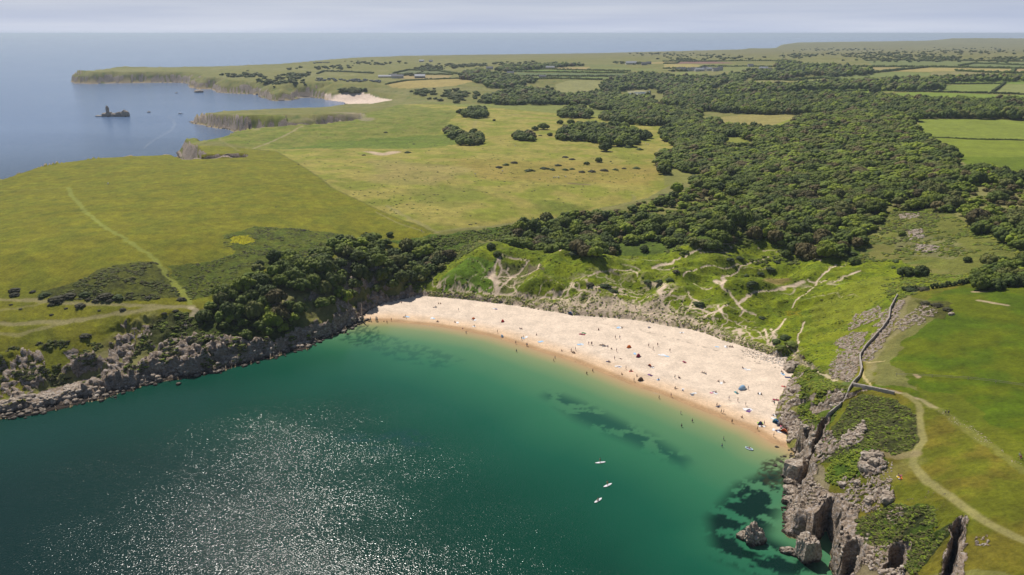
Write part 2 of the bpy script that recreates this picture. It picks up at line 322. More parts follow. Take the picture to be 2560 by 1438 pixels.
# paler meadow beyond the diagonal boundary
region([(690, 378), (830, 470), (980, 540), (1090, 582), (1260, 560), (1500, 520), (1620, 495), (1700, 450), (1660, 400), (1700, 340), (1640, 300), (1400, 280), (1200, 265), (1000, 262), (900, 290), (720, 310), (620, 370)],
       (0.285, 0.250, 0.056), 0.26, veg=0.12, col2=(0.200, 0.215, 0.028), scale=34)
region([(450, 345), (560, 318), (760, 305), (900, 290), (1000, 262), (1150, 280), (1100, 330), (1000, 365), (640, 374), (440, 380)], (0.195, 0.200, 0.036), 0.25, col2=(0.135, 0.170, 0.018), scale=22, veg=0.4)
region([(700, 372), (860, 352), (1150, 332), (1210, 350), (1060, 372), (900, 372)], (0.11, 0.165, 0.016), 0.25, warp=8, veg=0.5, alpha=.8)
region([(1000, 470), (1180, 460), (1240, 500), (1120, 530), (1010, 510)], (0.15, 0.175, 0.025), 0.2, warp=10, alpha=.5, feather=10)
region([(1020, 255), (1190, 262), (1500, 250), (1660, 262), (1640, 300), (1400, 285), (1200, 268)], (0.18, 0.20, 0.045), 0.2, warp=5)
region([(1300, 495), (1440, 505), (1470, 530), (1400, 545), (1330, 525)], (0.14, 0.175, 0.022), 0.2, warp=7, veg=0.4, alpha=.6, feather=8)
region([(1350, 500), (1500, 512), (1460, 532), (1380, 528)], (0.12, 0.155, 0.016), 0.3, warp=5, veg=0.6, alpha=.6, feather=6)
region([(1100, 395), (1700, 410), (1640, 470), (1200, 450)], (0.275, 0.205, 0.048), 0.2, warp=14, alpha=.6, feather=12)
region([(920, 395), (1200, 420), (1100, 470), (900, 460)], (0.28, 0.225, 0.08), 0.2, warp=14, alpha=.55, feather=12)
# right headland
region([(2560, 690), (2440, 700), (2290, 730), (2230, 760), (2180, 850), (2150, 910), (2130, 965), (2080, 1040), (1990, 1200), (2060, 1300), (2100, 1500), (3200, 1900), (3400, 900), (3000, 600)],
       (0.120, 0.132, 0.008), 0.40, veg=0.35, col2=(0.160, 0.138, 0.014), scale=14)
region([(2560, 690), (2450, 700), (2330, 740), (2260, 830), (2200, 900), (2190, 960), (2330, 1010), (2450, 1090), (2560, 1170), (3200, 1400), (3400, 900), (3000, 600)],
       (0.078, 0.122, 0.003), 0.30, veg=0.3, warp=3, col2=(0.108, 0.132, 0.004), scale=18)
region([(2290, 960), (2400, 990), (2600, 1150), (2560, 1200), (2380, 1060)], (0.135, 0.145, 0.010), 0.3, warp=4, alpha=.6)
region([(2260, 745), (2235, 800), (2190, 890), (2175, 955), (2290, 975), (2230, 900), (2260, 850), (2340, 800), (2330, 750)], (0.165, 0.155, 0.050), 0.25, warp=3, veg=0.2, alpha=.8)
region([(2290, 750), (2380, 760), (2360, 800), (2300, 785)], (0.095, 0.098, 0.018), 0.3, warp=2.5, veg=1.0)
region([(2160, 985), (2240, 1000), (2295, 1040), (2300, 1115), (2240, 1138), (2190, 1120), (2090, 1160), (2030, 1150), (2090, 1060), (2130, 1000)], (0.080, 0.098, 0.016), 0.4, warp=1.5, veg=1.1, col2=(0.055, 0.060, 0.020), scale=5)
region([(2140, 1190), (2220, 1160), (2170, 1110), (2090, 1150), (2060, 1200), (2100, 1210)], (0.075, 0.130, 0.012), 0.35, warp=1.5, veg=0.9)
region([(2140, 1300), (2230, 1260), (2330, 1270), (2340, 1330), (2380, 1400), (2290, 1438), (2180, 1380), (2120, 1330)], (0.060, 0.098, 0.010), 0.4, warp=2, veg=1.2, col2=(0.045, 0.055, 0.015), scale=6)
region([(1975, 1170), (2080, 1190), (2060, 1260), (2040, 1300), (1960, 1310), (1955, 1250)], (0.21, 0.175, 0.105), 0.25, warp=1.2, veg=0.2, alpha=.9)
region([(2090, 1290), (2130, 1270), (2140, 1360), (2250, 1400), (2300, 1500), (2090, 1500), (2085, 1380)], (0.23, 0.185, 0.11), 0.25, warp=1.5, veg=0.2, alpha=.85)
# slopes between wall and sand, right of the dunes
region([(1990, 900), (2060, 940), (2125, 975), (2090, 1040), (2060, 1110), (2020, 1140), (2010, 1060), (1995, 1010), (1985, 960)], (0.105, 0.150, 0.012), 0.35, warp=1.5, veg=0.9, col2=(0.085, 0.12, 0.012), scale=6)
region([(2020, 985), (2090, 960), (2110, 985), (2080, 1010), (2030, 1040)], (0.155, 0.185, 0.010), 0.3, warp=2, veg=0.9)
region([(2000, 1040), (2030, 1050), (2050, 1110), (2010, 1180), (1985, 1190), (1985, 1120)], (0.175, 0.160, 0.085), 0.3, warp=1.5, veg=0.3, alpha=.8)
region([(1250, 600), (1320, 560), (1700, 540), (2150, 560), (2150, 650), (1900, 600), (1600, 655), (1300, 625)], (0.085, 0.125, 0.014), 0.35, veg=0.8)
# dunes
dunes = [(1040, 730), (1080, 700), (1120, 650), (1180, 625), (1300, 600), (1460, 622), (1620, 640), (1760, 610), (1900, 585), (2000, 620), (2110, 640), (2250, 650), (2400, 700), (2290, 728), (2235, 760), (2180, 840), (2120, 900), (2060, 930), (1985, 890), (1930, 880), (1834, 849), (1723, 814), (1583, 790), (1400, 770), (1235, 744)]
region(dunes, (0.185, 0.225, 0.008), 0.35, warp=2, veg=0.75, col2=(0.125, 0.170, 0.007), scale=9)
region([(1100, 700), (1180, 640), (1240, 650), (1230, 730), (1110, 725)], (0.115, 0.195, 0.012), 0.3, warp=3, veg=0.6)
region([(1990, 790), (2100, 780), (2230, 720), (2180, 830), (2080, 860), (2000, 850)], (0.190, 0.215, 0.012), 0.3, warp=4, veg=0.6, col2=(0.13, 0.170, 0.010), scale=10)
region([(2020, 770), (2200, 690), (2260, 700), (2150, 790), (2030, 800)], (0.180, 0.200, 0.016), 0.3, warp=4, veg=0.5, alpha=.7)
region([(1960, 778), (2005, 775), (2000, 790), (1965, 790)], (0.26, 0.23, 0.006), 0.2, warp=2, veg=.4, alpha=.8)
region([(1915, 690), (1975, 692), (1985, 705), (1930, 712), (1900, 702)], (0.23, 0.18, 0.055), 0.2, warp=2.5, feather=3, veg=0.2)
region([(1245, 655), (1290, 665), (1320, 655), (1350, 665), (1270, 735), (1245, 735)], (0.145, 0.150, 0.045), 0.3, warp=1.5, veg=0.7, alpha=.8)
region([(1320, 665), (1352, 660), (1362, 675), (1320, 690)], (0.115, 0.090, 0.055), 0.3, warp=1, veg=0.4, alpha=.8)
# clearing with bare limestone by the wood on the right
region([(2240, 575), (2300, 570), (2340, 590), (2400, 610), (2430, 630), (2380, 650), (2270, 640), (2230, 620)], (0.24, 0.205, 0.115), 0.25, warp=4, veg=0.2, feather=2)
region([(2230, 510), (2330, 500), (2420, 560), (2560, 620), (2560, 690), (2430, 690), (2260, 650), (2200, 600)], (0.130, 0.150, 0.020), 0.35, warp=4, veg=0.8, alpha=.55)
# bracken and scrub on the left headland
region([(560, 590), (640, 565), (760, 575), (880, 590), (900, 620), (760, 640), (640, 680), (560, 730), (470, 750), (420, 665), (560, 645), (590, 630)], (0.098, 0.120, 0.014), 0.4, warp=3, veg=1.0, alpha=.85, col2=(0.075, 0.11, 0.012), scale=7)
region([(200, 700), (290, 662), (400, 655), (450, 740), (370, 750), (260, 750), (130, 745), (100, 735)], (0.095, 0.108, 0.016), 0.4, warp=4, veg=1.1, alpha=.8, col2=(0.06, 0.07, 0.018), scale=8)
region([(578, 592), (620, 588), (642, 600), (615, 612), (580, 608)], (0.32, 0.30, 0.004), 0.2, warp=2, veg=.5)
region([(960, 600), (1130, 585), (1350, 548), (1260, 590), (1120, 640)], (0.09, 0.14, 0.014), 0.35, warp=3, veg=1.0)
region([(420, 840), (480, 790), (560, 770), (700, 780), (760, 850), (640, 890), (480, 900), (400, 900)], (0.070, 0.092, 0.012), 0.4, warp=2, veg=1.2)
region([(380, 800), (450, 778), (480, 800), (400, 860), (340, 850)], (0.075, 0.085, 0.018), 0.4, warp=2, veg=1.0)
# far country
for fn, col, pts in [
 (R2, (0.33, 0.26, 0.085), [(330, 432), (480, 406), (830, 391), (965, 405), (800, 443), (520, 459), (370, 452)]),
 (R2, (0.30, 0.235, 0.10), [(350, 374), (520, 363), (800, 366), (760, 388), (560, 390), (400, 390)]),
 (R2, (0.13, 0.15, 0.060), [(380, 355), (480, 333), (700, 336), (830, 358), (600, 361)]),
 (R2, (0.14, 0.20, 0.035), [(1225, 326), (1500, 326), (2040, 340), (2060, 349), (1240, 342)]),
 (R2, (0.115, 0.15, 0.055), [(1240, 346), (2030, 352), (1990, 372), (1300, 370)]),
 (R2, (0.15, 0.19, 0.045), [(1300, 379), (1960, 376), (1880, 395), (1320, 388)]),
 (R2, (0.24, 0.235, 0.085), [(1530, 430), (1640, 400), (1860, 402), (1870, 450), (1700, 489), (1545, 489)]),
 (R2, (0.32, 0.25, 0.10), [(1530, 311), (1780, 306), (1750, 320), (1480, 322)]),
 (R2, (0.30, 0.24, 0.09), [(2040, 273), (2400, 269), (2330, 282), (2080, 282)]),
 (R2, (0.22, 0.12, 0.08), [(2410, 271), (2560, 268), (2700, 280), (2380, 284)]),
 (R2, (0.15, 0.17, 0.05), [(1760, 290), (2000, 290), (2040, 305), (1780, 305)]),
 (R2, (0.17, 0.19, 0.05), [(1800, 309), (2200, 315), (2300, 330), (1900, 332), (1770, 318)]),
 (R3, (0.31, 0.26, 0.085), [(0, 286), (200, 286), (290, 300), (240, 317), (0, 315)]),
 (R3, (0.20, 0.115, 0.085), [(90, 270), (340, 266), (500, 280), (300, 284), (100, 281)]),
 (R3, (0.19, 0.21, 0.055), [(60, 346), (180, 337), (330, 355), (220, 368), (100, 366)]),
 (R3, (0.18, 0.20, 0.06), [(300, 292), (600, 292), (780, 305), (560, 312), (310, 306)]),
 (R3, (0.17, 0.19, 0.055), [(400, 315), (600, 312), (580, 332), (420, 335)]),
 (R3, (0.17, 0.235, 0.030), [(250, 482), (960, 458), (1100, 456), (1640, 470), (1650, 480), (700, 482), (480, 486)]),
 (R3, (0.16, 0.225, 0.030), [(560, 488), (1440, 482), (1500, 490), (870, 497), (700, 504)]),
 (R3, (0.17, 0.23, 0.030), [(1520, 497), (1760, 487), (2700, 512), (2700, 560), (2300, 562), (1900, 543), (1530, 514)]),
 (R3, (0.16, 0.22, 0.035), [(2010, 406), (2700, 392), (2700, 424), (2020, 428)]),
 (R3, (0.17, 0.21, 0.045), [(1980, 434), (2400, 427), (2340, 487), (1750, 470), (1850, 455)]),
 (R3, (0.21, 0.23, 0.07), [(2430, 430), (2700, 428), (2700, 500), (2350, 492)]),
 (R3, (0.31, 0.255, 0.10), [(1350, 309), (1850, 311), (1840, 318), (1560, 328), (1400, 318)]),
 (R3, (0.33, 0.27, 0.095), [(1600, 338), (1870, 312), (2120, 315), (2080, 335), (1900, 340)]),
 (R3, (0.33, 0.27, 0.095), [(2100, 322), (2160, 316), (2490, 321), (2480, 349), (2300, 345)]),
 (R3, (0.33, 0.25, 0.11), [(2500, 323), (2700, 323), (2700, 350), (2510, 345)]),
 (R3, (0.165, 0.195, 0.055), [(1160, 386), (1300, 366), (1600, 342), (1900, 347), (1880, 370), (1500, 380), (1250, 398)]),
 (R3, (0.22, 0.20, 0.08), [(1900, 345), (2200, 340), (2450, 355), (1900, 368)]),
 (R3, (0.22, 0.21, 0.075), [(640, 405), (760, 399), (920, 405), (840, 419), (640, 418)]),
 (R3, (0.20, 0.22, 0.06), [(980, 400), (1130, 389), (1280, 405), (1220, 416), (1000, 411)]),
 (R3, (0.19, 0.195, 0.07), [(950, 270), (1180, 275), (1160, 300), (980, 295)]),
 (R3, (0.15, 0.175, 0.055), [(1450, 265), (1900, 258), (2200, 268), (2100, 300), (1500, 300)]),
 (R3, (0.14, 0.17, 0.055), [(2200, 268), (2700, 275), (2700, 312), (2110, 300)]),
 (R3, (0.38, 0.28, 0.20), [(810, 368), (870, 354), (920, 358), (860, 380)]),
 (R3, (0.26, 0.225, 0.070), [(400, 662), (560, 646), (900, 646), (1000, 650), (860, 690), (750, 735), (420, 720)]),
 (R3, (0.21, 0.235, 0.030), [(750, 735), (860, 690), (930, 665), (1085, 650), (930, 695), (850, 738)]),
 (R3, (0.19, 0.205, 0.035), [(410, 806), (540, 806), (620, 836), (790, 862), (740, 880), (600, 860), (420, 884)]),
 (R3, (0.185, 0.225, 0.032), [(1800, 676), (2400, 681), (2700, 700), (2700, 830), (2300, 822), (1860, 805), (1835, 780)]),
 (R3, (0.175, 0.215, 0.022), [(1860, 808), (2300, 825), (2700, 834), (2700, 945), (2080, 945), (2060, 900), (1990, 850), (1900, 820)]),
 (R3, (0.120, 0.165, 0.012), [(2080, 945), (2700, 945), (2700, 1100), (2400, 1090), (2150, 1000)]),
 (R3, (0.20, 0.20, 0.05), [(0, 1000), (250, 1055), (350, 1075), (200, 1120), (0, 1150)]),
]:
    region([fn(*p) for p in pts], col, 0.12, warp=1.5, veg=0.1)
FIELDW = []
for fn, pts in [(R3, [(400, 662), (560, 646), (900, 646), (1085, 648), (930, 695), (850, 738), (420, 722)]), (R3, [(410, 804), (540, 804), (620, 836), (790, 862), (740, 882), (600, 862), (420, 886)]),
                (R3, [(1800, 676), (2400, 681), (2700, 700), (2700, 1100), (2400, 1090), (2150, 1000), (2060, 900), (1990, 850), (1900, 820), (1835, 790)]),
                (R3, [(0, 1000), (120, 1050), (350, 1075), (200, 1120), (0, 1150)])]:
    FIELDW.append([G(*fn(*p)) for p in pts])
# bright far heath tint towards the skyline
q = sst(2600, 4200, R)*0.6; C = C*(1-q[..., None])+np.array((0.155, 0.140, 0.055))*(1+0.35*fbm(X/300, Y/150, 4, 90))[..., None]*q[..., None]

def track(pts, width, col, alpha=1.0, wob=0.7, veg=0.0, fn=None, soft=0.32, off=0.0):
    w = [G(*(fn(*p) if fn else p)) for p in pts]
    # smooth
    m = bbox(w, width*2+2)
    xx, yy = X[m], Y[m]
    d, _ = seg_dist(xx+wob*width*gn(xx/(width*2.5), yy/(width*2.5), 100), yy+wob*width*gn(xx/(width*2.5), yy/(width*2.5), 101), w)
    k = (1-sst(width*(0.5-soft*0.5), width*(0.5+soft), d))*alpha
    C[m] = C[m]*(1-k[:, None])+(np.asarray(col)*(1+0.15*gn(xx/2, yy/2, 103))[:, None])*k[:, None]; VEG[m] *= (1-k)
    return w
SAND = (0.60, 0.47, 0.345); WORN = (0.245, 0.235, 0.075); PALE = (0.27, 0.235, 0.105)
Z4 = lambda x, y: (x/2.319, 440+y/2.319)
track([(172, 470), (180, 490), (215, 530), (265, 570), (330, 610), (385, 645), (420, 690), (450, 722), (468, 745), (476, 768)], 2.4, (0.215, 0.235, 0.040), .85)
track([(0, 478), (100, 474), (172, 468)], 1.8, (0.215, 0.22, 0.040), .6)
track([(-60, 744), (60, 750), (200, 760), (330, 764), (420, 766), (480, 768)], 2.1, PALE, .85)
track([(-60, 808), (60, 810), (200, 800), (300, 785), (400, 770), (478, 766)], 2.5, PALE, .85)
track([(-60, 830), (40, 838), (110, 820), (180, 803)], 1.8, PALE, .6)
track([(0, 775), (60, 768), (110, 757)], 1.6, PALE, .4)
track([(380, 790), (330, 830), (270, 860), (235, 890)], 5, PALE, .35)
track([(478, 770), (492, 775), (478, 790), (468, 797)], 1.8, (0.42, 0.35, 0.22), .9)
track([(632, 372), (660, 362), (700, 345), (735, 328), (755, 315)], 3.0, (0.27, 0.235, 0.11), .9)
track([(640, 325), (700, 315), (800, 300), (860, 292), (890, 280)], 6, (0.26, 0.22, 0.12), .6)
track([(600, 378), (550, 350), (560, 335), (640, 325)], 2.5, (0.25, 0.22, 0.09), .5)
track([(840, 282), (885, 284), (920, 300), (860, 300)], 14, (0.30, 0.24, 0.17), .6)
track([(690, 378), (830, 470), (980, 540), (1085, 582)], 1.6, (0.11, 0.115, 0.022), .6)
track([(970, 515), (1010, 540), (1060, 565), (1090, 580)], 3.0, (0.25, 0.225, 0.085), .7)
track([(940, 530), (1000, 560), (1060, 580)], 1.2, (0.25, 0.225, 0.085), .7)
track([(1090, 582), (1200, 568), (1330, 555), (1480, 535), (1580, 505), (1588, 492), (1580, 486)], 2.5, (0.235, 0.215, 0.080), .6)
track([(1160, 350), (1185, 320), (1190, 300), (1300, 285)], 4, (0.26, 0.22, 0.10), .35)
track([(1640, 420), (1640, 395), (1650, 370)], 2.0, (0.26, 0.23, 0.10), .6)
track([(2138, 966), (2200, 973), (2260, 985), (2300, 1000), (2340, 1020)], 1.2, (0.42, 0.33, 0.21), .9)
track([(2300, 1000), (2345, 1022), (2400, 1060), (2470, 1110), (2560, 1180)], 1.8, (0.20, 0.20, 0.05), .55)
track([(2262, 985), (2298, 1010), (2300, 1060), (2308, 1100), (2285, 1135), (2283, 1160), (2320, 1205), (2380, 1245), (2440, 1290), (2500, 1325), (2600, 1375)], 1.75, (0.26, 0.235, 0.085), .9, wob=.25)
track([(2285, 1135), (2250, 1140), (2210, 1132)], 3.0, (0.25, 0.20, 0.10), .8)
track([(2240, 1190), (2270, 1165)], 6.0, (0.19, 0.175, 0.055), .5)
track([(2270, 735), (2255, 780), (2245, 830), (2210, 860), (2180, 900), (2170, 950)], 2.4, (0.24, 0.205, 0.10), .6)
track([(2160, 903), (2175, 907), (2210, 903)], 0.7, (0.42, 0.34, 0.16), .9)
track([(2155, 925), (2160, 945), (2178, 965)], 0.7, (0.42, 0.34, 0.16), .9)
track([(1985, 888), (2010, 905), (2040, 925), (2062, 938), (2078, 945), (2090, 953)], 1.1, (0.45, 0.37, 0.24), .9)
track([(2440, 730), (2462, 730)], 2.2, (0.36, 0.27, 0.16), .9); track([(2448, 752), (2480, 757), (2515, 763)], 1.8, (0.40, 0.31, 0.20), .9)
track([(2286, 937), (2298, 943)], 1.6, (0.36, 0.27, 0.16), .9)
track([(925, 381), (950, 386), (985, 380)], 11, (0.48, 0.36, 0.25), .9, wob=.8)
track([(1425, 458), (1475, 462)], 3.5, (0.19, 0.14, 0.08), .8)
# sandy footpaths through the dunes (traced on three enlargements)
DA = lambda x, y: (1040+x/5.992, 560+y/5.992)
DBf = lambda x, y: (1400+x/5.992, 560+y/5.992)
DCf = lambda x, y: (1750+x/4.23, 560+y/4.23)
paths = [
 (DA, 1.3, [(1255, 490), (1210, 560), (1175, 640), (1185, 720)]), (DA, 4.6, [(1170, 740), (1165, 800), (1185, 870)]), (DA, 2.6, [(1130, 740), (1120, 800), (1185, 880), (1215, 960), (1215, 1040), (1200, 1110)]),
 (DA, 1.2, [(1265, 500), (1245, 590), (1285, 680), (1250, 770), (1220, 800)]), (DA, 1.0, [(1285, 700), (1350, 720), (1430, 795), (1500, 800)]), (DA, 1.0, [(1385, 660), (1360, 720)]),
 (DA, 1.3, [(1690, 560), (1600, 660), (1440, 790), (1380, 850), (1240, 1000)]), (DA, 1.0, [(1240, 460), (1400, 495), (1560, 530), (1680, 560)]), (DA, 0.9, [(1850, 600), (1810, 690), (1650, 765), (1570, 780)]),
 (DA, 1.0, [(980, 815), (1080, 790), (1140, 700)]), (DA, 0.9, [(440, 905), (420, 970), (400, 1010)]), (DA, 0.9, [(615, 945), (620, 990), (700, 1010), (900, 1030)]), (DA, 0.8, [(630, 935), (700, 985)]),
 (DA, 1.4, [(1020, 1040), (1220, 1050), (1500, 1065), (1800, 1095), (2100, 1120), (2397, 1150)]), (DA, 0.8, [(1480, 870), (1450, 950), (1510, 1040)]), (DA, 0.9, [(1250, 790), (1420, 795)]), (DA, .7, [(1250, 840), (1400, 840)]),
 (DA, 1.0, [(2050, 990), (2100, 1060), (2000, 1110)]), (DA, 0.9, [(2340, 880), (2300, 960), (2100, 1060)]), (DA, 1.6, [(2130, 400), (2220, 380), (2320, 368)]),
 (DBf, 1.4, [(0, 400), (70, 380), (150, 370)]), (DBf, 1.3, [(210, 900), (200, 950), (330, 990), (480, 1040)]), (DBf, 1.4, [(590, 920), (540, 1000), (480, 1050), (430, 1120), (410, 1230), (380, 1310)]),
 (DBf, 1.5, [(480, 1060), (560, 1110), (700, 1130), (800, 1110)]), (DBf, 1.2, [(820, 1010), (820, 1060), (790, 1120), (770, 1230), (740, 1300)]), (DBf, 1.3, [(0, 1170), (180, 1130), (260, 1080), (330, 1030)]),
 (DBf, 1.1, [(190, 1140), (210, 1200), (400, 1230), (560, 1240), (740, 1240), (900, 1270), (1110, 1280)]), (DBf, 1.2, [(540, 1100), (560, 1200), (550, 1320)]), (DBf, 1.6, [(800, 1110), (930, 1150), (1040, 1230), (1130, 1290), (1130, 1400)]),
 (DBf, 1.3, [(1100, 1290), (1200, 1250), (1320, 1200), (1430, 1150)]), (DBf, 3.4, [(1570, 920), (1500, 980), (1490, 1060), (1500, 1140)]), (DBf, 1.6, [(1500, 1150), (1430, 1150), (1330, 1200)]), (DBf, 1.7, [(1500, 1150), (1560, 1220), (1640, 1280), (1700, 1300), (1720, 1380)]),
 (DBf, 1.3, [(1300, 870), (1380, 890), (1500, 890), (1570, 900)]), (DBf, 1.3, [(1520, 1100), (1620, 1080), (1680, 1000)]), (DBf, 0.9, [(420, 790), (600, 710), (800, 690), (1060, 680), (1140, 720), (1160, 780)]),
 (DBf, 1.9, [(1400, 660), (1480, 620), (1600, 600), (1680, 590)]), (DBf, 1.0, [(1600, 600), (1700, 560), (1800, 505)]), (DBf, 1.3, [(1870, 490), (1920, 450), (1960, 430), (2060, 390), (2180, 360), (2397, 300)]),
 (DBf, 0.8, [(1700, 660), (1400, 665)]), (DBf, 1.0, [(1850, 770), (1940, 710), (2050, 680)]), (DBf, 1.4, [(1990, 1120), (2080, 1170), (2120, 1270), (1980, 1270)]), (DBf, 1.5, [(2120, 1280), (2260, 1330)]), (DBf, 0.8, [(1920, 1020), (1960, 1110)]),
 (DBf, 1.5, [(2300, 850), (2397, 900)]), (DBf, 1.5, [(2120, 1420), (2240, 1340), (2397, 1280)]), (DBf, 1.5, [(1850, 1420), (1900, 1380), (1960, 1430)]), (DBf, 1.1, [(1200, 1340), (1300, 1350), (1400, 1330), (1500, 1370), (1640, 1360)]), (DBf, 1.0, [(1150, 1290), (1350, 1280), (1560, 1300)]),
 (DBf, 0.9, [(1370, 1200), (1420, 1330)]), (DBf, 0.9, [(2000, 890), (2120, 960), (2280, 960)]), (DBf, 1.0, [(880, 1130), (920, 1280), (900, 1350)]), (DBf, 1.0, [(640, 1120), (680, 1240)]), (DBf, .9, [(280, 1210), (270, 1300)]),
 (DCf, 1.4, [(0, 270), (60, 240), (150, 220), (290, 210), (370, 185)]), (DCf, 0.8, [(0, 300), (150, 298), (310, 300)]), (DCf, 1.2, [(290, 215), (340, 265)]), (DCf, 1.0, [(500, 425), (450, 440), (400, 500), (280, 550)]),
 (DCf, 0.8, [(0, 465), (200, 460), (380, 430), (500, 425), (660, 380), (720, 355)]), (DCf, 2.4, [(260, 560), (250, 610), (230, 650)]), (DCf, 1.8, [(160, 600), (240, 620)]), (DCf, 1.2, [(230, 650), (250, 690), (310, 720), (340, 770), (400, 840)]),
 (DCf, 1.8, [(540, 735), (480, 790), (400, 845)]), (DCf, 1.0, [(400, 850), (460, 910), (520, 935), (590, 965)]), (DCf, 1.6, [(460, 905), (500, 930)]), (DCf, .8, [(460, 920), (420, 975)]), (DCf, 1.1, [(540, 735), (600, 712), (700, 710), (820, 695)]),
 (DCf, 3.0, [(840, 685), (930, 655), (1020, 635), (1100, 620)]), (DCf, 1.1, [(1140, 590), (1160, 610), (1230, 620)]), (DCf, 1.1, [(1230, 620), (1290, 545), (1360, 490), (1435, 435)]), (DCf, 0.9, [(1230, 620), (1200, 670), (1060, 770), (1000, 830), (975, 890)]),
 (DCf, 1.0, [(1270, 612), (1400, 608), (1500, 585)]), (DCf, 1.5, [(1500, 585), (1600, 530), (1692, 495)]), (DCf, 1.0, [(1120, 320), (1155, 330), (1190, 365), (1280, 388)]), (DCf, 1.3, [(290, 855), (215, 900), (110, 945), (20, 1000)]), (DCf, 1.0, [(180, 860), (215, 900), (240, 960), (270, 990)]),
 (DCf, 1.4, [(0, 830), (10, 890), (70, 935)]), (DCf, 1.0, [(90, 1040), (95, 1090)]), (DCf, 2.8, [(350, 1130), (420, 1110), (410, 1160)]), (DCf, 1.2, [(410, 1150), (430, 1220)]), (DCf, 1.3, [(850, 1080), (770, 1140), (785, 1200), (750, 1290)]), (DCf, 1.0, [(750, 1110), (780, 1150)]),
 (DCf, 1.0, [(680, 1110), (710, 1200), (720, 1270)]), (DCf, 0.9, [(850, 1080), (910, 1000)]), (DCf, 0.8, [(1100, 1035), (1080, 1110), (1030, 1200), (1045, 1250), (1020, 1300), (1040, 1350)]), (DCf, 1.2, [(560, 1260), (680, 1280), (740, 1290)]), (DCf, 1.0, [(480, 1080), (480, 1110)]), (DCf, 1.2, [(1150, 300), (1190, 290)]),
]
for fn, wd_, pts in paths: track(pts, wd_*0.78, SAND, .95, wob=.9, fn=fn, soft=.35)
# loose sand between the marram along the dune foot
foot = [(c[0], c[1]) for c in beach if c[2] == 0.5]
m = bbox(foot, 30); d, _ = seg_dist(X[m], Y[m], foot); uu, vv = project(X[m], Y[m], Z[m])
wdt = 2.0+12*np.exp(-((uu-1560)/190)**2)+3*np.exp(-((uu-1850)/60)**2)
k = (1-sst(wdt*0.55, wdt, d+2.5*gn(X[m]/4, Y[m]/4, 110)))*sst(-0.5, 0.25, fbm(X[m]/3.0, Y[m]/3.0, 3, 111)+0.15)
k *= (~BEACH[m])
C[m] = C[m]*(1-k[:, None])+np.array((0.58, 0.46, 0.33))*k[:, None]
m = bbox(foot, 60); xx, yy = X[m], Y[m]; d, _ = seg_dist(xx, yy, foot); uu, vv = project(xx, yy, Z[m])
reach = 12+34*np.exp(-((uu-1570)/170)**2)+16*np.exp(-((uu-1860)/90)**2)+14*np.exp(-((uu-1270)/50)**2)
web = 1-sst(0.020, 0.050, np.abs(gn(xx/13+0.5*gn(xx/6, yy/6, 114), yy/9, 112)+0.25*gn(xx/4, yy/3, 113)))
web2 = 1-sst(0.02, 0.05, np.abs(gn(xx/9, yy/12, 115)+0.2*gn(xx/3, yy/3, 116)))
k = np.maximum(web, web2)*(1-sst(reach*.5, reach, d))*(~BEACH[m])*0.9
C[m] = C[m]*(1-k[:, None])+np.array((0.56, 0.44, 0.32))*k[:, None]; VEG[m] *= 1-k
trl = (1-sst(0.010, 0.026, np.abs(gn(X/30+0.4*gn(X/9, Y/9, 117), Y/20, 118))))*sst(0.05, 0.3, fbm(X/45, Y/45, 2, 119))*inD*0.75
C = lerp(C, (0.46, 0.38, 0.25), trl)
# rock on the steep ground
rk = sst(0.72, 1.05, SL+0.75*np.where(R < 700, fbm(X/9, Y/9, 4, 120), fbm(X/60, Y/60, 3, 121))-0.1*(X < -20)*(R < 500)-0.12*sst(6, 16, Z)*(X < -20)*(R < 500))*LAND*(~BEACH)
rk = np.where((X > 60) & (R < 500), rk*(1-0.75*sst(3.5, 8, Z)), rk); rk = np.where(inD & (DC > 30), 0, rk)
rk = np.maximum(rk, (1-sst(2.5, 6.5, DC+3*gn(X/5, Y/5, 121)))*LAND*(~BEACH)*(~onb)*(R < 2600))
rk = np.where(R > 850, rk*sst(-0.22, 0.12, fbm(X/55+Z/5, Y/55-Z/9, 3, 310)+0.42-0.018*Z), rk)
rk = np.maximum(rk, sst(1.2, 1.8, SL)*LAND*(~BEACH)*(R < 600)); rk = np.where((bs == 0.5) & (DB < 12), 0, rk)
rk = np.where((X < -5) & (R < 600) & LAND & ~BEACH & (Z < 3.2), 1, rk)
ROCK = rk.copy()
def rocky(pts, dens, scale=1.6, warp=2.0, off=0.0, amp=0.6):
    w = GP(pts, off); m = bbox(w, 4); xx, yy = X[m], Y[m]
    ins = inside(xx+warp*gn(xx/4, yy/4, 130), yy+warp*gn(xx/4, yy/4, 131), w)
    nz = fbm(xx/scale, yy/(scale*0.8), 3, 132)
    k = ins*sst(0.45-dens, 0.62-dens, nz+0.25)
    ROCK[m] = np.maximum(ROCK[m], k); Z[m] += k*amp*(0.5+nz)
    VEG[m] *= (1-k)
rocky([(2200, 790), (2235, 760), (2255, 745), (2265, 760), (2240, 790), (2225, 830), (2200, 870), (2170, 905), (2150, 900), (2165, 860), (2190, 830)], 0.42)
rocky([(2085, 855), (2130, 830), (2170, 830), (2150, 880), (2148, 920), (2125, 955), (2095, 950), (2070, 935), (2080, 905), (2110, 880)], 0.38, amp=.8)
rocky([(2140, 785), (2200, 765), (2210, 790), (2170, 810), (2120, 830), (2130, 800)], 0.35)
rocky([(2065, 1000), (2105, 975), (2112, 985), (2098, 1015), (2070, 1025)], 0.6, 1.3, 1, amp=.8)
rocky([(2090, 1110), (2110, 1090), (2160, 1052), (2165, 1070), (2150, 1110), (2120, 1125)], 0.4, 1.2, 1, amp=.9)
rocky([(2145, 1150), (2180, 1125), (2215, 1140), (2210, 1180), (2180, 1200), (2145, 1180)], 0.34, 1.2, 1, amp=1.2)
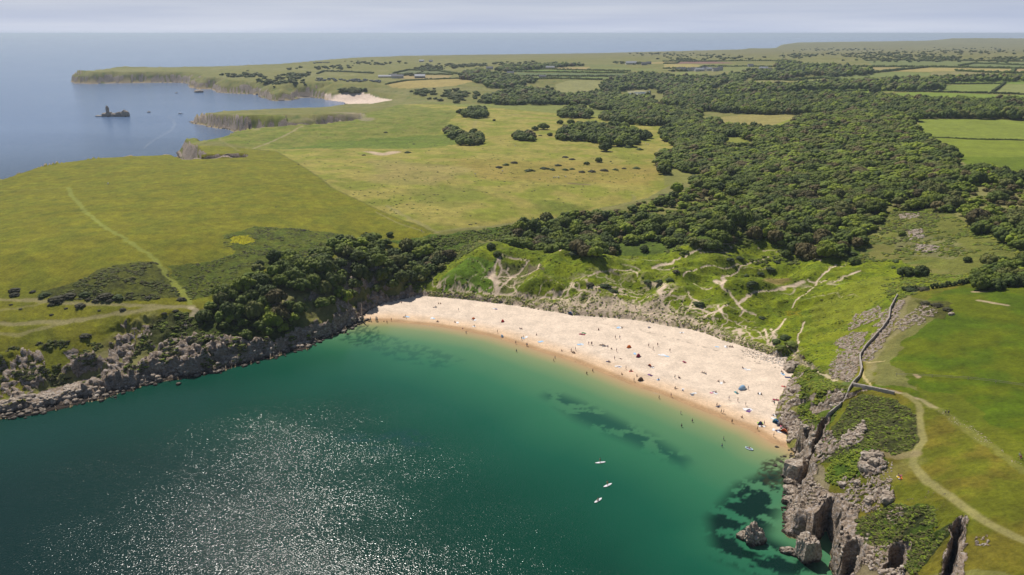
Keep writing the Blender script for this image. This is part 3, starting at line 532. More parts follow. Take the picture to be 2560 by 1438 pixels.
rocky([(2090, 1200), (2150, 1190), (2150, 1220), (2100, 1230)], 0.22, 1.1, 1)
rocky([(2100, 1240), (2170, 1200), (2230, 1200), (2235, 1250), (2180, 1280), (2120, 1290), (2080, 1270)], 0.3, 1.1, 1, amp=.9)
rocky([(2220, 1280), (2270, 1260), (2250, 1310), (2220, 1310)], 0.26, 1.0, 1)
rocky([(2090, 1350), (2160, 1370), (2250, 1400), (2260, 1460), (2090, 1460)], 0.3, 1.3, 1, amp=1)
rocky([(1960, 1190), (2060, 1220), (2060, 1310), (1955, 1320)], 0.28, 1.3, 1, amp=.8)
rocky([(1990, 1150), (2040, 1110), (2080, 1080), (2100, 1120), (2030, 1190), (2000, 1250), (1970, 1220)], 0.38, 1.3, 1, amp=.9)
rocky([(2300, 760), (2345, 770), (2340, 790), (2280, 820), (2230, 830), (2240, 800), (2290, 780)], 0.18, 1.4, 2)
rocky([(2375, 1330), (2412, 1330), (2415, 1400), (2400, 1450), (2350, 1450)], 0.5, 1.2, 1, amp=.6); rocky([(2430, 1345), (2470, 1340), (2470, 1370), (2440, 1370)], 0.2, 1.0, 1)
rocky([(2270, 575), (2305, 572), (2310, 595), (2275, 600)], 0.45, 2.0, 2); rocky([(2290, 610), (2350, 615), (2340, 632), (2290, 630)], 0.38, 2.0, 2); rocky([(2245, 535), (2300, 532), (2300, 545), (2250, 548)], .45, 2, 2)
rocky([(260, 900), (290, 845), (330, 840), (340, 880), (300, 960), (250, 980), (200, 980)], 0.5, 3.0, 2, amp=2.0)
rocky([(370, 890), (420, 850), (490, 840), (640, 850), (700, 860), (640, 900), (480, 930), (300, 970)], 0.50, 3.2, 2, amp=2.2)
rocky([(0, 940), (60, 870), (110, 890), (120, 960), (40, 1000), (0, 1010)], 0.42, 3.2, 2, amp=1.6)
rocky([(300, 840), (340, 820), (370, 815), (380, 840), (330, 850)], 0.3, 1.4, 1)
# vegetation relief
vg = VEG*(1-ROCK)*np.where(BEACH, 0, 1)
Z += vg*np.where(R < 900, 1, 0)*(0.42*fbm(X/2.6, Y/2.6, 2, 140)+0.35*np.abs(gn(X/1.3, Y/1.3, 142)))
dk = sst(0.0, 0.45, fbm(X/2.2, Y/2.2, 2, 143))*VEG*0.35; C *= (1-dk)[..., None]
C *= np.where(BEACH, 1, 1+0.20*fbm(X/38, Y/24, 4, 145))[..., None]
# the beach
wet = 1-sst(2.2, 5.5, Dsm+1.2*gn(X/12, Y/12, 150))
sandc = np.array((0.70, 0.572, 0.448))*(1+0.03*fbm(X/9, Y/3.5, 3, 151)+0.03*gn(X/1.2, Y/1.2, 152))[..., None]
wr = sst(0.30, 0.5, fbm(X/11, Y/4, 4, 153))*(1-sst(10, 26, Dsm)); sandc = sandc*(1-0.18*wr[..., None])
sandc = lerp(sandc, (0.66, 0.47, 0.30), 1-sst(4, 16, Dsm)); sandc = lerp(sandc, (0.43, 0.275, 0.145), wet)
C = np.where(BEACH[..., None], sandc, C)
stl, _ = seg_dist(X+1.5*gn(X/8, Y/8, 155), Y, GP([(1450, 800), (1600, 825), (1700, 850), (1800, 880), (1900, 910)])); k = BEACH*(1-sst(0.3, 0.9, stl))*sst(0, .3, gn(X/2, Y/2, 156)); C = lerp(C, (0.28, 0.22, 0.17), k*.7)
m = bbox(GP([(1850, 870), (1985, 940)]), 30)
pb = GP([(1850, 880), (1900, 874), (1975, 890), (1990, 925), (1950, 915), (1900, 900)])
ins = inside(X, Y, pb)*sst(-0.02, 0.2, fbm(X/1.6, Y/0.9, 3, 158)-0.2*sst(0, 20, seg_dist(X, Y, GP([(1985, 890), (1985, 935)]))[0])); C = lerp(C, (0.30, 0.28, 0.27), ins)
bh = GP([(765, 243), (830, 240), (900, 231), (925, 236), (985, 249), (930, 259), (870, 260)]); m = bbox(bh, 60)
BH = np.zeros(X.shape, bool); BH[m] = inside(X[m]+6*gn(X[m]/25, Y[m]/25, 160), Y[m], bh); C = np.where(BH[..., None], np.array((0.66, 0.53, 0.43)), C); ROCK = np.where(BH, 0, ROCK)
k = (~LAND); C = np.where(k[..., None], np.array((0.40, 0.30, 0.18)), C)

def mesh_np(name, V, F, mat=None, colors=None, floats=None, smooth=False):
    me = bpy.data.meshes.new(name); k = F.shape[1]
    me.vertices.add(len(V)); me.vertices.foreach_set('co', np.ascontiguousarray(V, np.float32).ravel())
    me.loops.add(F.size); me.loops.foreach_set('vertex_index', np.ascontiguousarray(F, np.int32).ravel())
    me.polygons.add(len(F)); me.polygons.foreach_set('loop_start', np.arange(0, F.size, k, dtype=np.int32))
    try: me.polygons.foreach_set('loop_total', np.full(len(F), k, np.int32))
    except Exception: pass
    if smooth: me.polygons.foreach_set('use_smooth', np.ones(len(F), bool))
    me.update(calc_edges=True)
    if colors is not None:
        a = me.attributes.new('tint', 'FLOAT_COLOR', 'POINT'); c = np.ones((len(V), 4), np.float32); c[:, :3] = colors; a.data.foreach_set('color', c.ravel())
    for nm, ar in (floats or {}).items():
        a = me.attributes.new(nm, 'FLOAT', 'POINT'); a.data.foreach_set('value', np.ascontiguousarray(ar, np.float32))
    if mat: me.materials.append(mat)
    return me
def link(name, me, parent=None, loc=None, rotz=0):
    o = bpy.data.objects.new(name, me); COL.objects.link(o)
    if parent is not None: o.parent = parent
    if loc is not None: o.location = loc
    if rotz: o.rotation_euler = (0, 0, rotz)
    return o
def tag(o, label=None, cat=None, group=None, kind=None):
    if label: o['label'] = label
    if cat: o['category'] = cat
    if group: o['group'] = group
    if kind: o['kind'] = kind
    return o

# ------------------------------------------------------------------ materials
def nodes(name):
    m = bpy.data.materials.new(name); m.use_nodes = True; nt = m.node_tree
    return m, nt, nt.nodes['Principled BSDF']
def N(nt, t, **k):
    n = nt.nodes.new(t)
    for a, b in k.items():
        if a.startswith('i_'):
            key = a[2:]; key = int(key) if key.isdigit() else key.replace('_', ' ')
            n.inputs[key].default_value = b
        else: setattr(n, a, b)
    return n
def L(nt, a, b): nt.links.new(a, b)
def plain(name, col, rough=0.8, var=0.12, scale=3.0, metal=0.0, spec=0.3):
    m, nt, p = nodes(name)
    tc = N(nt, 'ShaderNodeTexCoord'); nz = N(nt, 'ShaderNodeTexNoise', i_Scale=scale, i_Detail=3.0); L(nt, tc.outputs['Object'], nz.inputs['Vector'])
    mr = N(nt, 'ShaderNodeMapRange', i_3=1-var, i_4=1+var); L(nt, nz.outputs[0], mr.inputs[0])
    mx = N(nt, 'ShaderNodeMix', data_type='RGBA', blend_type='MULTIPLY'); mx.inputs[0].default_value = 1; mx.inputs[6].default_value = (*col, 1); L(nt, mr.outputs[0], mx.inputs[7])
    L(nt, mx.outputs[2], p.inputs['Base Color']); p.inputs['Roughness'].default_value = rough; p.inputs['Metallic'].default_value = metal; p.inputs['Specular IOR Level'].default_value = spec
    return m
def ground_material():
    m, nt, p = nodes('ground')
    geo = N(nt, 'ShaderNodeNewGeometry'); at = N(nt, 'ShaderNodeAttribute', attribute_name='tint'); ar = N(nt, 'ShaderNodeAttribute', attribute_name='rock'); av = N(nt, 'ShaderNodeAttribute', attribute_name='veg')
    n1 = N(nt, 'ShaderNodeTexNoise', i_Scale=0.9, i_Detail=6.0, i_Roughness=0.78); L(nt, geo.outputs['Position'], n1.inputs['Vector'])
    n1b = N(nt, 'ShaderNodeTexNoise', i_Scale=0.16, i_Detail=3.0); L(nt, geo.outputs['Position'], n1b.inputs['Vector'])
    mr = N(nt, 'ShaderNodeMapRange', i_1=0.3, i_2=0.7, i_3=-0.38, i_4=0.38); L(nt, n1.outputs[0], mr.inputs[0])
    mv = N(nt, 'ShaderNodeMath', operation='MULTIPLY_ADD'); mb = N(nt, 'ShaderNodeMath', operation='MULTIPLY_ADD', i_1=0.8, i_2=0.55); L(nt, av.outputs['Fac'], mb.inputs[0])
    L(nt, mr.outputs[0], mv.inputs[0]); L(nt, mb.outputs[0], mv.inputs[1]); mv.inputs[2].default_value = 1.0
    mr2 = N(nt, 'ShaderNodeMapRange', i_1=0.3, i_2=0.7, i_3=0.88, i_4=1.12); L(nt, n1b.outputs[0], mr2.inputs[0])
    mm = N(nt, 'ShaderNodeMath', operation='MULTIPLY'); L(nt, mv.outputs[0], mm.inputs[0]); L(nt, mr2.outputs[0], mm.inputs[1])
    g = N(nt, 'ShaderNodeVectorMath', operation='SCALE'); L(nt, at.outputs['Color'], g.inputs[0]); L(nt, mm.outputs[0], g.inputs['Scale'])
    # limestone
    mp = N(nt, 'ShaderNodeMapping'); mp.inputs['Scale'].default_value = (0.55, 0.55, 0.9); mp.inputs['Rotation'].default_value = (0.5, 0.3, 0.4); L(nt, geo.outputs['Position'], mp.inputs['Vector'])
    vo = N(nt, 'ShaderNodeTexVoronoi', feature='DISTANCE_TO_EDGE', i_Scale=0.8); nz = N(nt, 'ShaderNodeTexNoise', i_Scale=1.3, i_Detail=6.0, i_Roughness=0.65)
    L(nt, mp.outputs[0], nz.inputs['Vector'])
    wv = N(nt, 'ShaderNodeVectorMath', operation='MULTIPLY_ADD'); wv.inputs[1].default_value = (0.9, 0.9, 0.9); L(nt, nz.outputs['Color'], wv.inputs[0]); L(nt, mp.outputs[0], wv.inputs[2]); L(nt, wv.outputs[0], vo.inputs['Vector'])
    cr_ = N(nt, 'ShaderNodeValToRGB'); e = cr_.color_ramp.elements
    e[0].position = 0.30; e[0].color = (0.13, 0.10, 0.08, 1); e[1].position = 0.72; e[1].color = (0.50, 0.45, 0.41, 1)
    x = e.new(0.47); x.color = (0.30, 0.230, 0.165, 1); x = e.new(0.57); x.color = (0.34, 0.29, 0.25, 1)
    L(nt, nz.outputs[0], cr_.inputs[0])
    vr = N(nt, 'ShaderNodeMapRange', i_1=0.0, i_2=0.07, i_3=0.6, i_4=1.0); L(nt, vo.outputs['Distance'], vr.inputs[0])
    rkc = N(nt, 'ShaderNodeVectorMath', operation='SCALE'); L(nt, cr_.outputs[0], rkc.inputs[0]); L(nt, vr.outputs[0], rkc.inputs['Scale'])
    # black tidal band: lowest metres of the rock carry dark weed and algae
    sx = N(nt, 'ShaderNodeSeparateXYZ'); L(nt, geo.outputs['Position'], sx.inputs[0])
    tz = N(nt, 'ShaderNodeMath', operation='MULTIPLY_ADD', i_1=2.4, i_2=-1.1); L(nt, n1.outputs[0], tz.inputs[0]); ta = N(nt, 'ShaderNodeMath', operation='ADD'); L(nt, sx.outputs[2], ta.inputs[0]); L(nt, tz.outputs[0], ta.inputs[1])
    tr = N(nt, 'ShaderNodeMapRange', i_1=0.6, i_2=1.6, i_3=0.0, i_4=1.0); L(nt, ta.outputs[0], tr.inputs[0])
    tm = N(nt, 'ShaderNodeMix', data_type='RGBA'); L(nt, tr.outputs[0], tm.inputs[0]); tm.inputs[6].default_value = (0.035, 0.026, 0.020, 1); L(nt, rkc.outputs[0], tm.inputs[7])
    # rock/grass break-up
    rb = N(nt, 'ShaderNodeMath', operation='ADD'); rn = N(nt, 'ShaderNodeMapRange', i_1=0.3, i_2=0.7, i_3=-0.35, i_4=0.35); L(nt, n1.outputs[0], rn.inputs[0]); L(nt, rn.outputs[0], rb.inputs[0]); L(nt, ar.outputs['Fac'], rb.inputs[1])
    rs = N(nt, 'ShaderNodeMapRange', i_1=0.38, i_2=0.55); L(nt, rb.outputs[0], rs.inputs[0])
    mx = N(nt, 'ShaderNodeMix', data_type='RGBA'); L(nt, rs.outputs[0], mx.inputs[0]); L(nt, g.outputs[0], mx.inputs[6]); L(nt, tm.outputs[2], mx.inputs[7])
    L(nt, mx.outputs[2], p.inputs['Base Color']); p.inputs['Roughness'].default_value = 0.95; p.inputs['Specular IOR Level'].default_value = 0.15
    bp = N(nt, 'ShaderNodeBump', i_Strength=1.0, i_Distance=0.5)
    bh1 = N(nt, 'ShaderNodeMath', operation='MULTIPLY'); L(nt, n1.outputs[0], bh1.inputs[0]); L(nt, mb.outputs[0], bh1.inputs[1])
    bh2 = N(nt, 'ShaderNodeMath', operation='MULTIPLY', i_1=1.3); L(nt, nz.outputs[0], bh2.inputs[0]); 
    bvr = N(nt, 'ShaderNodeMath', operation='MULTIPLY_ADD', i_1=0.5); L(nt, vr.outputs[0], bvr.inputs[0]); L(nt, bh2.outputs[0], bvr.inputs[2])
    bm = N(nt, 'ShaderNodeMix', data_type='FLOAT'); L(nt, rs.outputs[0], bm.inputs[0]); L(nt, bh1.outputs[0], bm.inputs[2]); L(nt, bvr.outputs[0], bm.inputs[3])
    L(nt, bm.outputs[0], bp.inputs['Height']); L(nt, bp.outputs[0], p.inputs['Normal'])
    return m
M_ground = ground_material()

# ------------------------------------------------------------------ build the ground
ni, nj = X.shape
PX, PY, PZZ = X.copy(), Y.copy(), Z.copy()
cr3 = ROCK*(~BEACH)*(R < 700)*LAND; PX += cr3*(1.3*gn(Z/2.2+X/5, Y/5, 170)+0.5*gn(Z/0.9, X/2+Y/2, 171)); PY += cr3*(1.3*gn(Z/2.2+Y/5, X/5, 172)+0.5*gn(Z/0.9+7, X/2-Y/2, 173))
ids = np.arange(ni*nj).reshape(ni, nj)
f = np.stack([ids[:-1, :-1], ids[1:, :-1], ids[1:, 1:], ids[:-1, 1:]], -1).reshape(-1, 4)
keepv = (Z > -2.0).ravel(); fk = f[keepv[f].any(1)]
used = np.zeros(ni*nj, bool); used[fk.ravel()] = True; remap = np.cumsum(used)-1
V = np.stack([PX.ravel(), PY.ravel(), PZZ.ravel()], 1)[used]
VEGo = np.where(BEACH, 0.0, 0.15+VEG)
me = mesh_np('ground', V, remap[fk], M_ground, np.clip(C, 0.003, 1).reshape(-1, 3)[used], {'rock': ROCK.ravel()[used], 'veg': VEGo.ravel()[used]}, smooth=True)
ground = tag(link('ground', me), kind='structure')
print('ground verts', used.sum())

# ------------------------------------------------------------------ the sea
def water_material():
    m, nt, p = nodes('sea_water')
    geo = N(nt, 'ShaderNodeNewGeometry'); at = N(nt, 'ShaderNodeAttribute', attribute_name='tint'); aw = N(nt, 'ShaderNodeAttribute', attribute_name='chop')
    L(nt, at.outputs['Color'], p.inputs['Base Color']); p.inputs['IOR'].default_value = 1.33; p.inputs['Roughness'].default_value = 0.15; p.inputs['Specular IOR Level'].default_value = 0.22
    mp = N(nt, 'ShaderNodeMapping'); mp.inputs['Scale'].default_value = (1.0, 1.0, 1.0); mp.inputs['Rotation'].default_value = (0, 0, 0.5); L(nt, geo.outputs['Position'], mp.inputs['Vector'])
    st = N(nt, 'ShaderNodeMapping'); st.inputs['Scale'].default_value = (1.0, 1.7, 1.0); L(nt, mp.outputs[0], st.inputs['Vector'])
    a = N(nt, 'ShaderNodeTexNoise', i_Scale=1.65, i_Detail=1.0, i_Roughness=0.5); b = N(nt, 'ShaderNodeTexNoise', i_Scale=0.22, i_Detail=2.0)
    L(nt, st.outputs[0], a.inputs['Vector']); L(nt, st.outputs[0], b.inputs['Vector'])
    s = N(nt, 'ShaderNodeMath', operation='MULTIPLY_ADD', i_1=0.55); L(nt, b.outputs[0], s.inputs[0]); L(nt, a.outputs[0], s.inputs[2])
    bp = N(nt, 'ShaderNodeBump', i_Distance=0.42); L(nt, aw.outputs['Fac'], bp.inputs['Strength']); L(nt, s.outputs[0], bp.inputs['Height']); L(nt, bp.outputs[0], p.inputs['Normal'])
    return m
M_water = water_material()
wt = np.radians(np.concatenate([np.linspace(-58, -41, 18)[:-1], np.arange(-41, 41.01, 0.13), np.linspace(41, 58, 18)[1:]]))
wr_ = [90.0]
while wr_[-1] < 1600: wr_.append(wr_[-1]+max(0.9, 1.4*wr_[-1]**2/106400))
while wr_[-1] < 150000: wr_.append(wr_[-1]*1.06)
wr_ = np.array(wr_); WT, WR = np.meshgrid(wt, wr_, indexing='ij'); WX, WY = WR*np.sin(WT), WR*np.cos(WT)
bl = [c[:2] for c in coast if c[2] == 1]
DWb, _ = seg_dist(WX, WY, bl); DWc, _ = seg_dist(WX, WY, coast_xy[:50])
wob = DWb+5*fbm(WX/45, WY/45, 3, 200)*sst(5, 40, DWb)
stops = [(0, (0.42, 0.29, 0.15)), (2.5, (0.36, 0.29, 0.14)), (8, (0.20, 0.26, 0.115)), (20, (0.080, 0.200, 0.092)), (40, (0.028, 0.142, 0.070)), (66, (0.007, 0.084, 0.046)), (98, (0.002, 0.046, 0.026)), (145, (0.0008, 0.025, 0.017)), (240, (0.0005, 0.014, 0.015)), (1200, (0.001, 0.014, 0.024))]
dR_, _ = seg_dist(WX, WY, coast_xy[41:62]); wob = np.minimum(wob, 26+dR_*1.25+6*fbm(WX/30, WY/30, 3, 205))
xs_ = [s[0] for s in stops]; WC = np.stack([np.interp(wob, xs_, [s[1][i] for s in stops]) for i in range(3)], -1)
WCr = WC.copy()
# the bay deepens towards the left cliff
dl, _ = seg_dist(WX, WY, coast_xy[:16]); k = (1-sst(8, 60, dl))*sst(10, 60, DWb)*0.6; WC = lerp(WC, (0.002, 0.045, 0.030), k)
# weed-covered reefs seen through the water
def weed(pts, thr, sc, col=(0.006, 0.040, 0.022), a=0.85, s=210):
    global WC
    w = [tuple(float(q) for q in PZ(u, v, 0)) for u, v in pts]
    d, _ = seg_dist(WX, WY, w, True); ins = inside(WX, WY, w)*sst(0, sc*0.8, d)
    k = ins*sst(thr, thr+0.17, fbm(WX/sc, WY/(sc*0.8), 6, s, 0.62))*a; WC = lerp(WC, col, k)
weed([(1740, 1290), (1820, 1200), (1900, 1170), (1970, 1150), (1990, 1240), (1950, 1340), (2080, 1400), (2060, 1470), (1900, 1460), (1760, 1400)], -0.20, 8, (0.001, 0.014, 0.010), a=.95)
weed([(1900, 1150), (1975, 1130), (1975, 1215), (1930, 1230), (1880, 1190)], -0.10, 2.6, (0.03, 0.035, 0.015), .85, s=215)
weed([(1370, 960), (1480, 1000), (1650, 1080), (1760, 1150), (1720, 1190), (1560, 1120), (1420, 1060), (1330, 990)], -0.25, 11, (0.002, 0.045, 0.035), .75, s=220)
weed([(890, 806), (960, 830), (1100, 870), (1180, 900), (1100, 930), (960, 900), (880, 860)], -0.1, 6, (0.004, 0.06, 0.045), .4, s=225)
weed([(885, 803), (950, 815), (960, 850), (890, 870), (840, 850)], -0.08, 3, (0.006, 0.045, 0.032), .6, s=226)
weed([(830, 1080), (1060, 1060), (1120, 1120), (960, 1150), (820, 1120)], -0.1, 9, (0.004, 0.045, 0.045), .5, s=230)
chop = 0.285*np.ones(WX.shape)*sst(2, 110, DWb)+0.06
chop *= 0.92+0.28*fbm(WX/60, WY/25, 3, 240)
lee = 1-sst(15, 55, np.minimum(dl, 999)); chop *= (1-0.45*lee)
chop = np.where(WR > 600, 0.5, chop)
sl_ = sst(0.0, 0.30, fbm(WX/900, WY/160, 4, 245)); chop = np.where(WR > 600, chop*(1-0.35*sl_), chop)
q = sst(500, 1500, WR); WC = lerp(WC, (0.110, 0.180, 0.315), q)  # open sea: reflected sky painted into the body colour, bluer with range
a_, b_ = WX.shape; ids = np.arange(a_*b_).reshape(a_, b_)
fw = np.stack([ids[:-1, :-1], ids[1:, :-1], ids[1:, 1:], ids[:-1, 1:]], -1).reshape(-1, 4)
wz = np.zeros(WX.size)
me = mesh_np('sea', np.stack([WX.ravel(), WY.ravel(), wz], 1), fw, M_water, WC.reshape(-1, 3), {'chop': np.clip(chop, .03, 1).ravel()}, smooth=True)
sea = tag(link('sea', me), kind='structure')

# ------------------------------------------------------------------ plants
def foliage_material(name, bump=0.35):
    m, nt, p = nodes(name)
    at = N(nt, 'ShaderNodeAttribute', attribute_name='tint'); geo = N(nt, 'ShaderNodeNewGeometry'); oi = N(nt, 'ShaderNodeObjectInfo')
    nz = N(nt, 'ShaderNodeTexNoise', i_Scale=0.9, i_Detail=4.0, i_Roughness=0.7); L(nt, geo.outputs['Position'], nz.inputs['Vector'])
    mr = N(nt, 'ShaderNodeMapRange', i_1=0.3, i_2=0.7, i_3=0.6, i_4=1.4); L(nt, nz.outputs[0], mr.inputs[0])
    r2 = N(nt, 'ShaderNodeMapRange', i_3=0.8, i_4=1.2); L(nt, oi.outputs['Random'], r2.inputs[0]); mu = N(nt, 'ShaderNodeMath', operation='MULTIPLY'); L(nt, mr.outputs[0], mu.inputs[0]); L(nt, r2.outputs[0], mu.inputs[1])
    sc = N(nt, 'ShaderNodeVectorMath', operation='SCALE'); L(nt, at.outputs['Color'], sc.inputs[0]); L(nt, mu.outputs[0], sc.inputs['Scale'])
    L(nt, sc.outputs[0], p.inputs['Base Color']); p.inputs['Roughness'].default_value = 0.75; p.inputs['Specular IOR Level'].default_value = 0.2
    bp = N(nt, 'ShaderNodeBump', i_Strength=0.7, i_Distance=bump); L(nt, nz.outputs[0], bp.inputs['Height']); L(nt, bp.outputs[0], p.inputs['Normal'])
    return m
M_leaf = foliage_material('foliage'); M_bark = plain('bark', (0.10, 0.080, 0.060), 0.9, 0.3, 6); M_dry = foliage_material('marram_blades', 0.1)
def ico(sub):
    bm = bmesh.new(); bmesh.ops.create_icosphere(bm, subdivisions=sub, radius=1); bm.verts.ensure_lookup_table()
    v = np.array([q.co[:] for q in bm.verts]); f = np.array([[q.index for q in p.verts] for p in bm.faces]); bm.free(); return v, f
ICO1, ICO2, ICO3 = ico(1), ico(2), ico(3)
def crown_geo(seed, nl, col, ico_=ICO1, leaves=0, flat=0.72, base=0.12, spread=0.74, lr=(0.26, 0.44)):
    rg = np.random.default_rng(seed); Vs, Fs, Cs = [], [], []; n0 = 0; lv, lf = ico_
    cs = [(0, 0, 0.50, 0.62)]
    for i in range(nl):
        a = i*2.39996+rg.uniform(-.4, .4); k = math.sqrt((i+0.5)/nl); h = math.sqrt(max(0.0, 1-k*k*0.92))
        r = rg.uniform(*lr); cs.append((math.cos(a)*k*spread, math.sin(a)*k*spread, base+0.10+h*(0.78-r*.4)*flat/0.72+rg.uniform(-.06, .06), r))
    ax, ay = rg.uniform(0.85, 1.15, 2)
    for (cx, cy, cz_, r) in cs:
        nd = 1+0.30*np.sin(lv@rg.uniform(-6, 6, 3)+rg.uniform(0, 6))*0.6+rg.uniform(-.10, .10, len(lv))
        v = lv*nd[:, None]*r*np.array([1, 1, 0.82]); v = v+np.array([cx, cy, cz_]); v[:, 0] *= ax; v[:, 1] *= ay; v[:, 2] = np.maximum(v[:, 2], 0.06+0.04*rg.random(len(v)))
        Vs.append(v); Fs.append(lf+n0); n0 += len(v); Cs.append(np.repeat((np.array(col)*rg.uniform(0.84, 1.20)*np.array([rg.uniform(.94, 1.08), 1, rg.uniform(.85, 1.1)]))[None], len(v), 0))
    if leaves:
        c = [cs[i] for i in rg.integers(0, len(cs), leaves)]; d = rg.normal(size=(leaves, 3)); d[:, 2] = np.abs(d[:, 2])*0.9+0.05; d /= np.linalg.norm(d, axis=1)[:, None]
        P = np.array([q[:3] for q in c])+d*np.array([q[3] for q in c])[:, None]*np.array([1, 1, .85])*rg.uniform(0.98, 1.16, (leaves, 1)); P[:, 0] *= ax; P[:, 1] *= ay
        s = rg.uniform(0.035, 0.085, (leaves, 1)); t1 = rg.normal(size=(leaves, 3)); t1 /= np.linalg.norm(t1, axis=1)[:, None]; t2 = np.cross(t1, d); t2 /= np.linalg.norm(t2, axis=1)[:, None]+1e-9
        q = np.stack([P-t1*s-t2*s*.6, P+t1*s-t2*s*.5, P+t2*s*1.1], 1).reshape(-1, 3); Vs.append(q); Fs.append(np.arange(leaves*3).reshape(-1, 3)+n0); Cs.append(np.repeat(np.array(col)[None]*rg.uniform(.7, 1.5, (leaves, 1)), 3, 0))
    return np.concatenate(Vs), np.concatenate(Fs), np.concatenate(Cs)
def tube_mesh(segs, n=6):                # [(p0, p1, r0, r1)] as numpy verts/faces
    Vs, Fs = [], []; n0 = 0
    for p0, p1, r0, r1 in segs:
        p0 = np.array(p0, float); p1 = np.array(p1, float); d = p1-p0; d /= np.linalg.norm(d)+1e-9; u = np.cross(d, [0.3, 1, 0.2]); u /= np.linalg.norm(u); w = np.cross(d, u)
        a = np.arange(n)*2*math.pi/n; ring = np.cos(a)[:, None]*u+np.sin(a)[:, None]*w
        Vs.append(np.concatenate([p0+ring*r0, p1+ring*r1])); i = np.arange(n); j = (i+1) % n
        Fs.append(np.concatenate([np.stack([i, j, j+n], 1), np.stack([i, j+n, i+n], 1)])+n0); n0 += 2*n
        Fs.append(np.stack([np.full(n-2, n), n+np.arange(1, n-1), n+np.arange(2, n)], 1)+n0-2*n)
    return np.concatenate(Vs), np.concatenate(Fs)
def trunk_geo(seed, h=0.55, r=0.055):
    rg = np.random.default_rng(seed); s = [((0, 0, -0.08), (0.03, 0.01, h*0.55), r*1.2, r*0.8)]
    for i in range(5):
        a = i*1.26+rg.uniform(-.3, .3); s.append(((0.03, 0.01, h*0.5), (math.cos(a)*0.42, math.sin(a)*0.42, h*1.15+rg.uniform(-.1, .1)), r*0.55, r*0.2))
    return tube_mesh(s)
SPEC = [(0.066, 0.092, 0.009), (0.092, 0.122, 0.010), (0.135, 0.172, 0.010), (0.094, 0.078, 0.026), (0.092, 0.102, 0.020), (0.048, 0.070, 0.010)]
HI, MID, LOW = {}, {}, {}
for si, c in enumerate(SPEC):
    for k in range(2): HI[si, k] = mesh_np('crown', *crown_geo(100+si*7+k, 22, c, ICO1, 420)[:2], M_leaf, crown_geo(100+si*7+k, 22, c, ICO1, 420)[2])
    for k in range(3): MID[si, k] = crown_geo(300+si*7+k, 11, c, ICO1, 60)
    for k in range(2): LOW[si, k] = crown_geo(500+si*7+k, 3, c, ICO1, 0, lr=(0.4, 0.55), spread=0.5)
TRK = [mesh_np('trunk', *trunk_geo(900+k), M_bark) for k in range(3)]

rng = np.random.default_rng(7)
W1p = [(490, 765), (545, 715), (600, 690), (635, 640), (700, 618), (800, 605), (850, 585), (930, 580), (990, 585), (1060, 590), (1110, 610), (1130, 640), (1080, 670), (1050, 690), (1020, 715), (960, 732), (915, 752), (880, 782), (820, 800), (770, 838), (700, 850), (620, 820), (540, 800)]
W2p = [(1250, 572), (1330, 540), (1440, 525), (1560, 505), (1620, 485), (1700, 465), (1760, 455), (1900, 480), (2000, 500), (2100, 520), (2170, 560), (2150, 600), (2120, 622), (2060, 645), (1990, 615), (1930, 588), (1860, 580), (1800, 600), (1740, 608), (1680, 600), (1640, 585), (1560, 600), (1500, 622), (1430, 618), (1320, 602), (1270, 600)]
W3p = [(1640, 415), (1650, 375), (1690, 372), (1700, 345), (1660, 322), (1700, 305), (1790, 300), (1806, 315), (1860, 318), (1950, 325), (1962, 308), (2000, 290), (2082, 275), (2150, 270), (2240, 266), (2270, 285), (2303, 327), (2384, 369), (2405, 412), (2380, 440), (2450, 428), (2535, 425), (2700, 430), (2700, 600), (2560, 560), (2480, 545), (2400, 520), (2300, 495), (2220, 525), (2170, 560), (2000, 510), (1850, 500), (1760, 470), (1730, 440), (1680, 430)]
W5p = [R3(*q) for q in [(0, 500), (150, 480), (260, 478), (470, 486), (700, 500), (870, 493), (1500, 505), (1700, 525), (1900, 535), (2300, 545), (2750, 540), (2750, 690), (1810, 672), (1750, 640), (1500, 600), (1200, 610), (1080, 640), (930, 640), (700, 620), (250, 600), (0, 560)]]
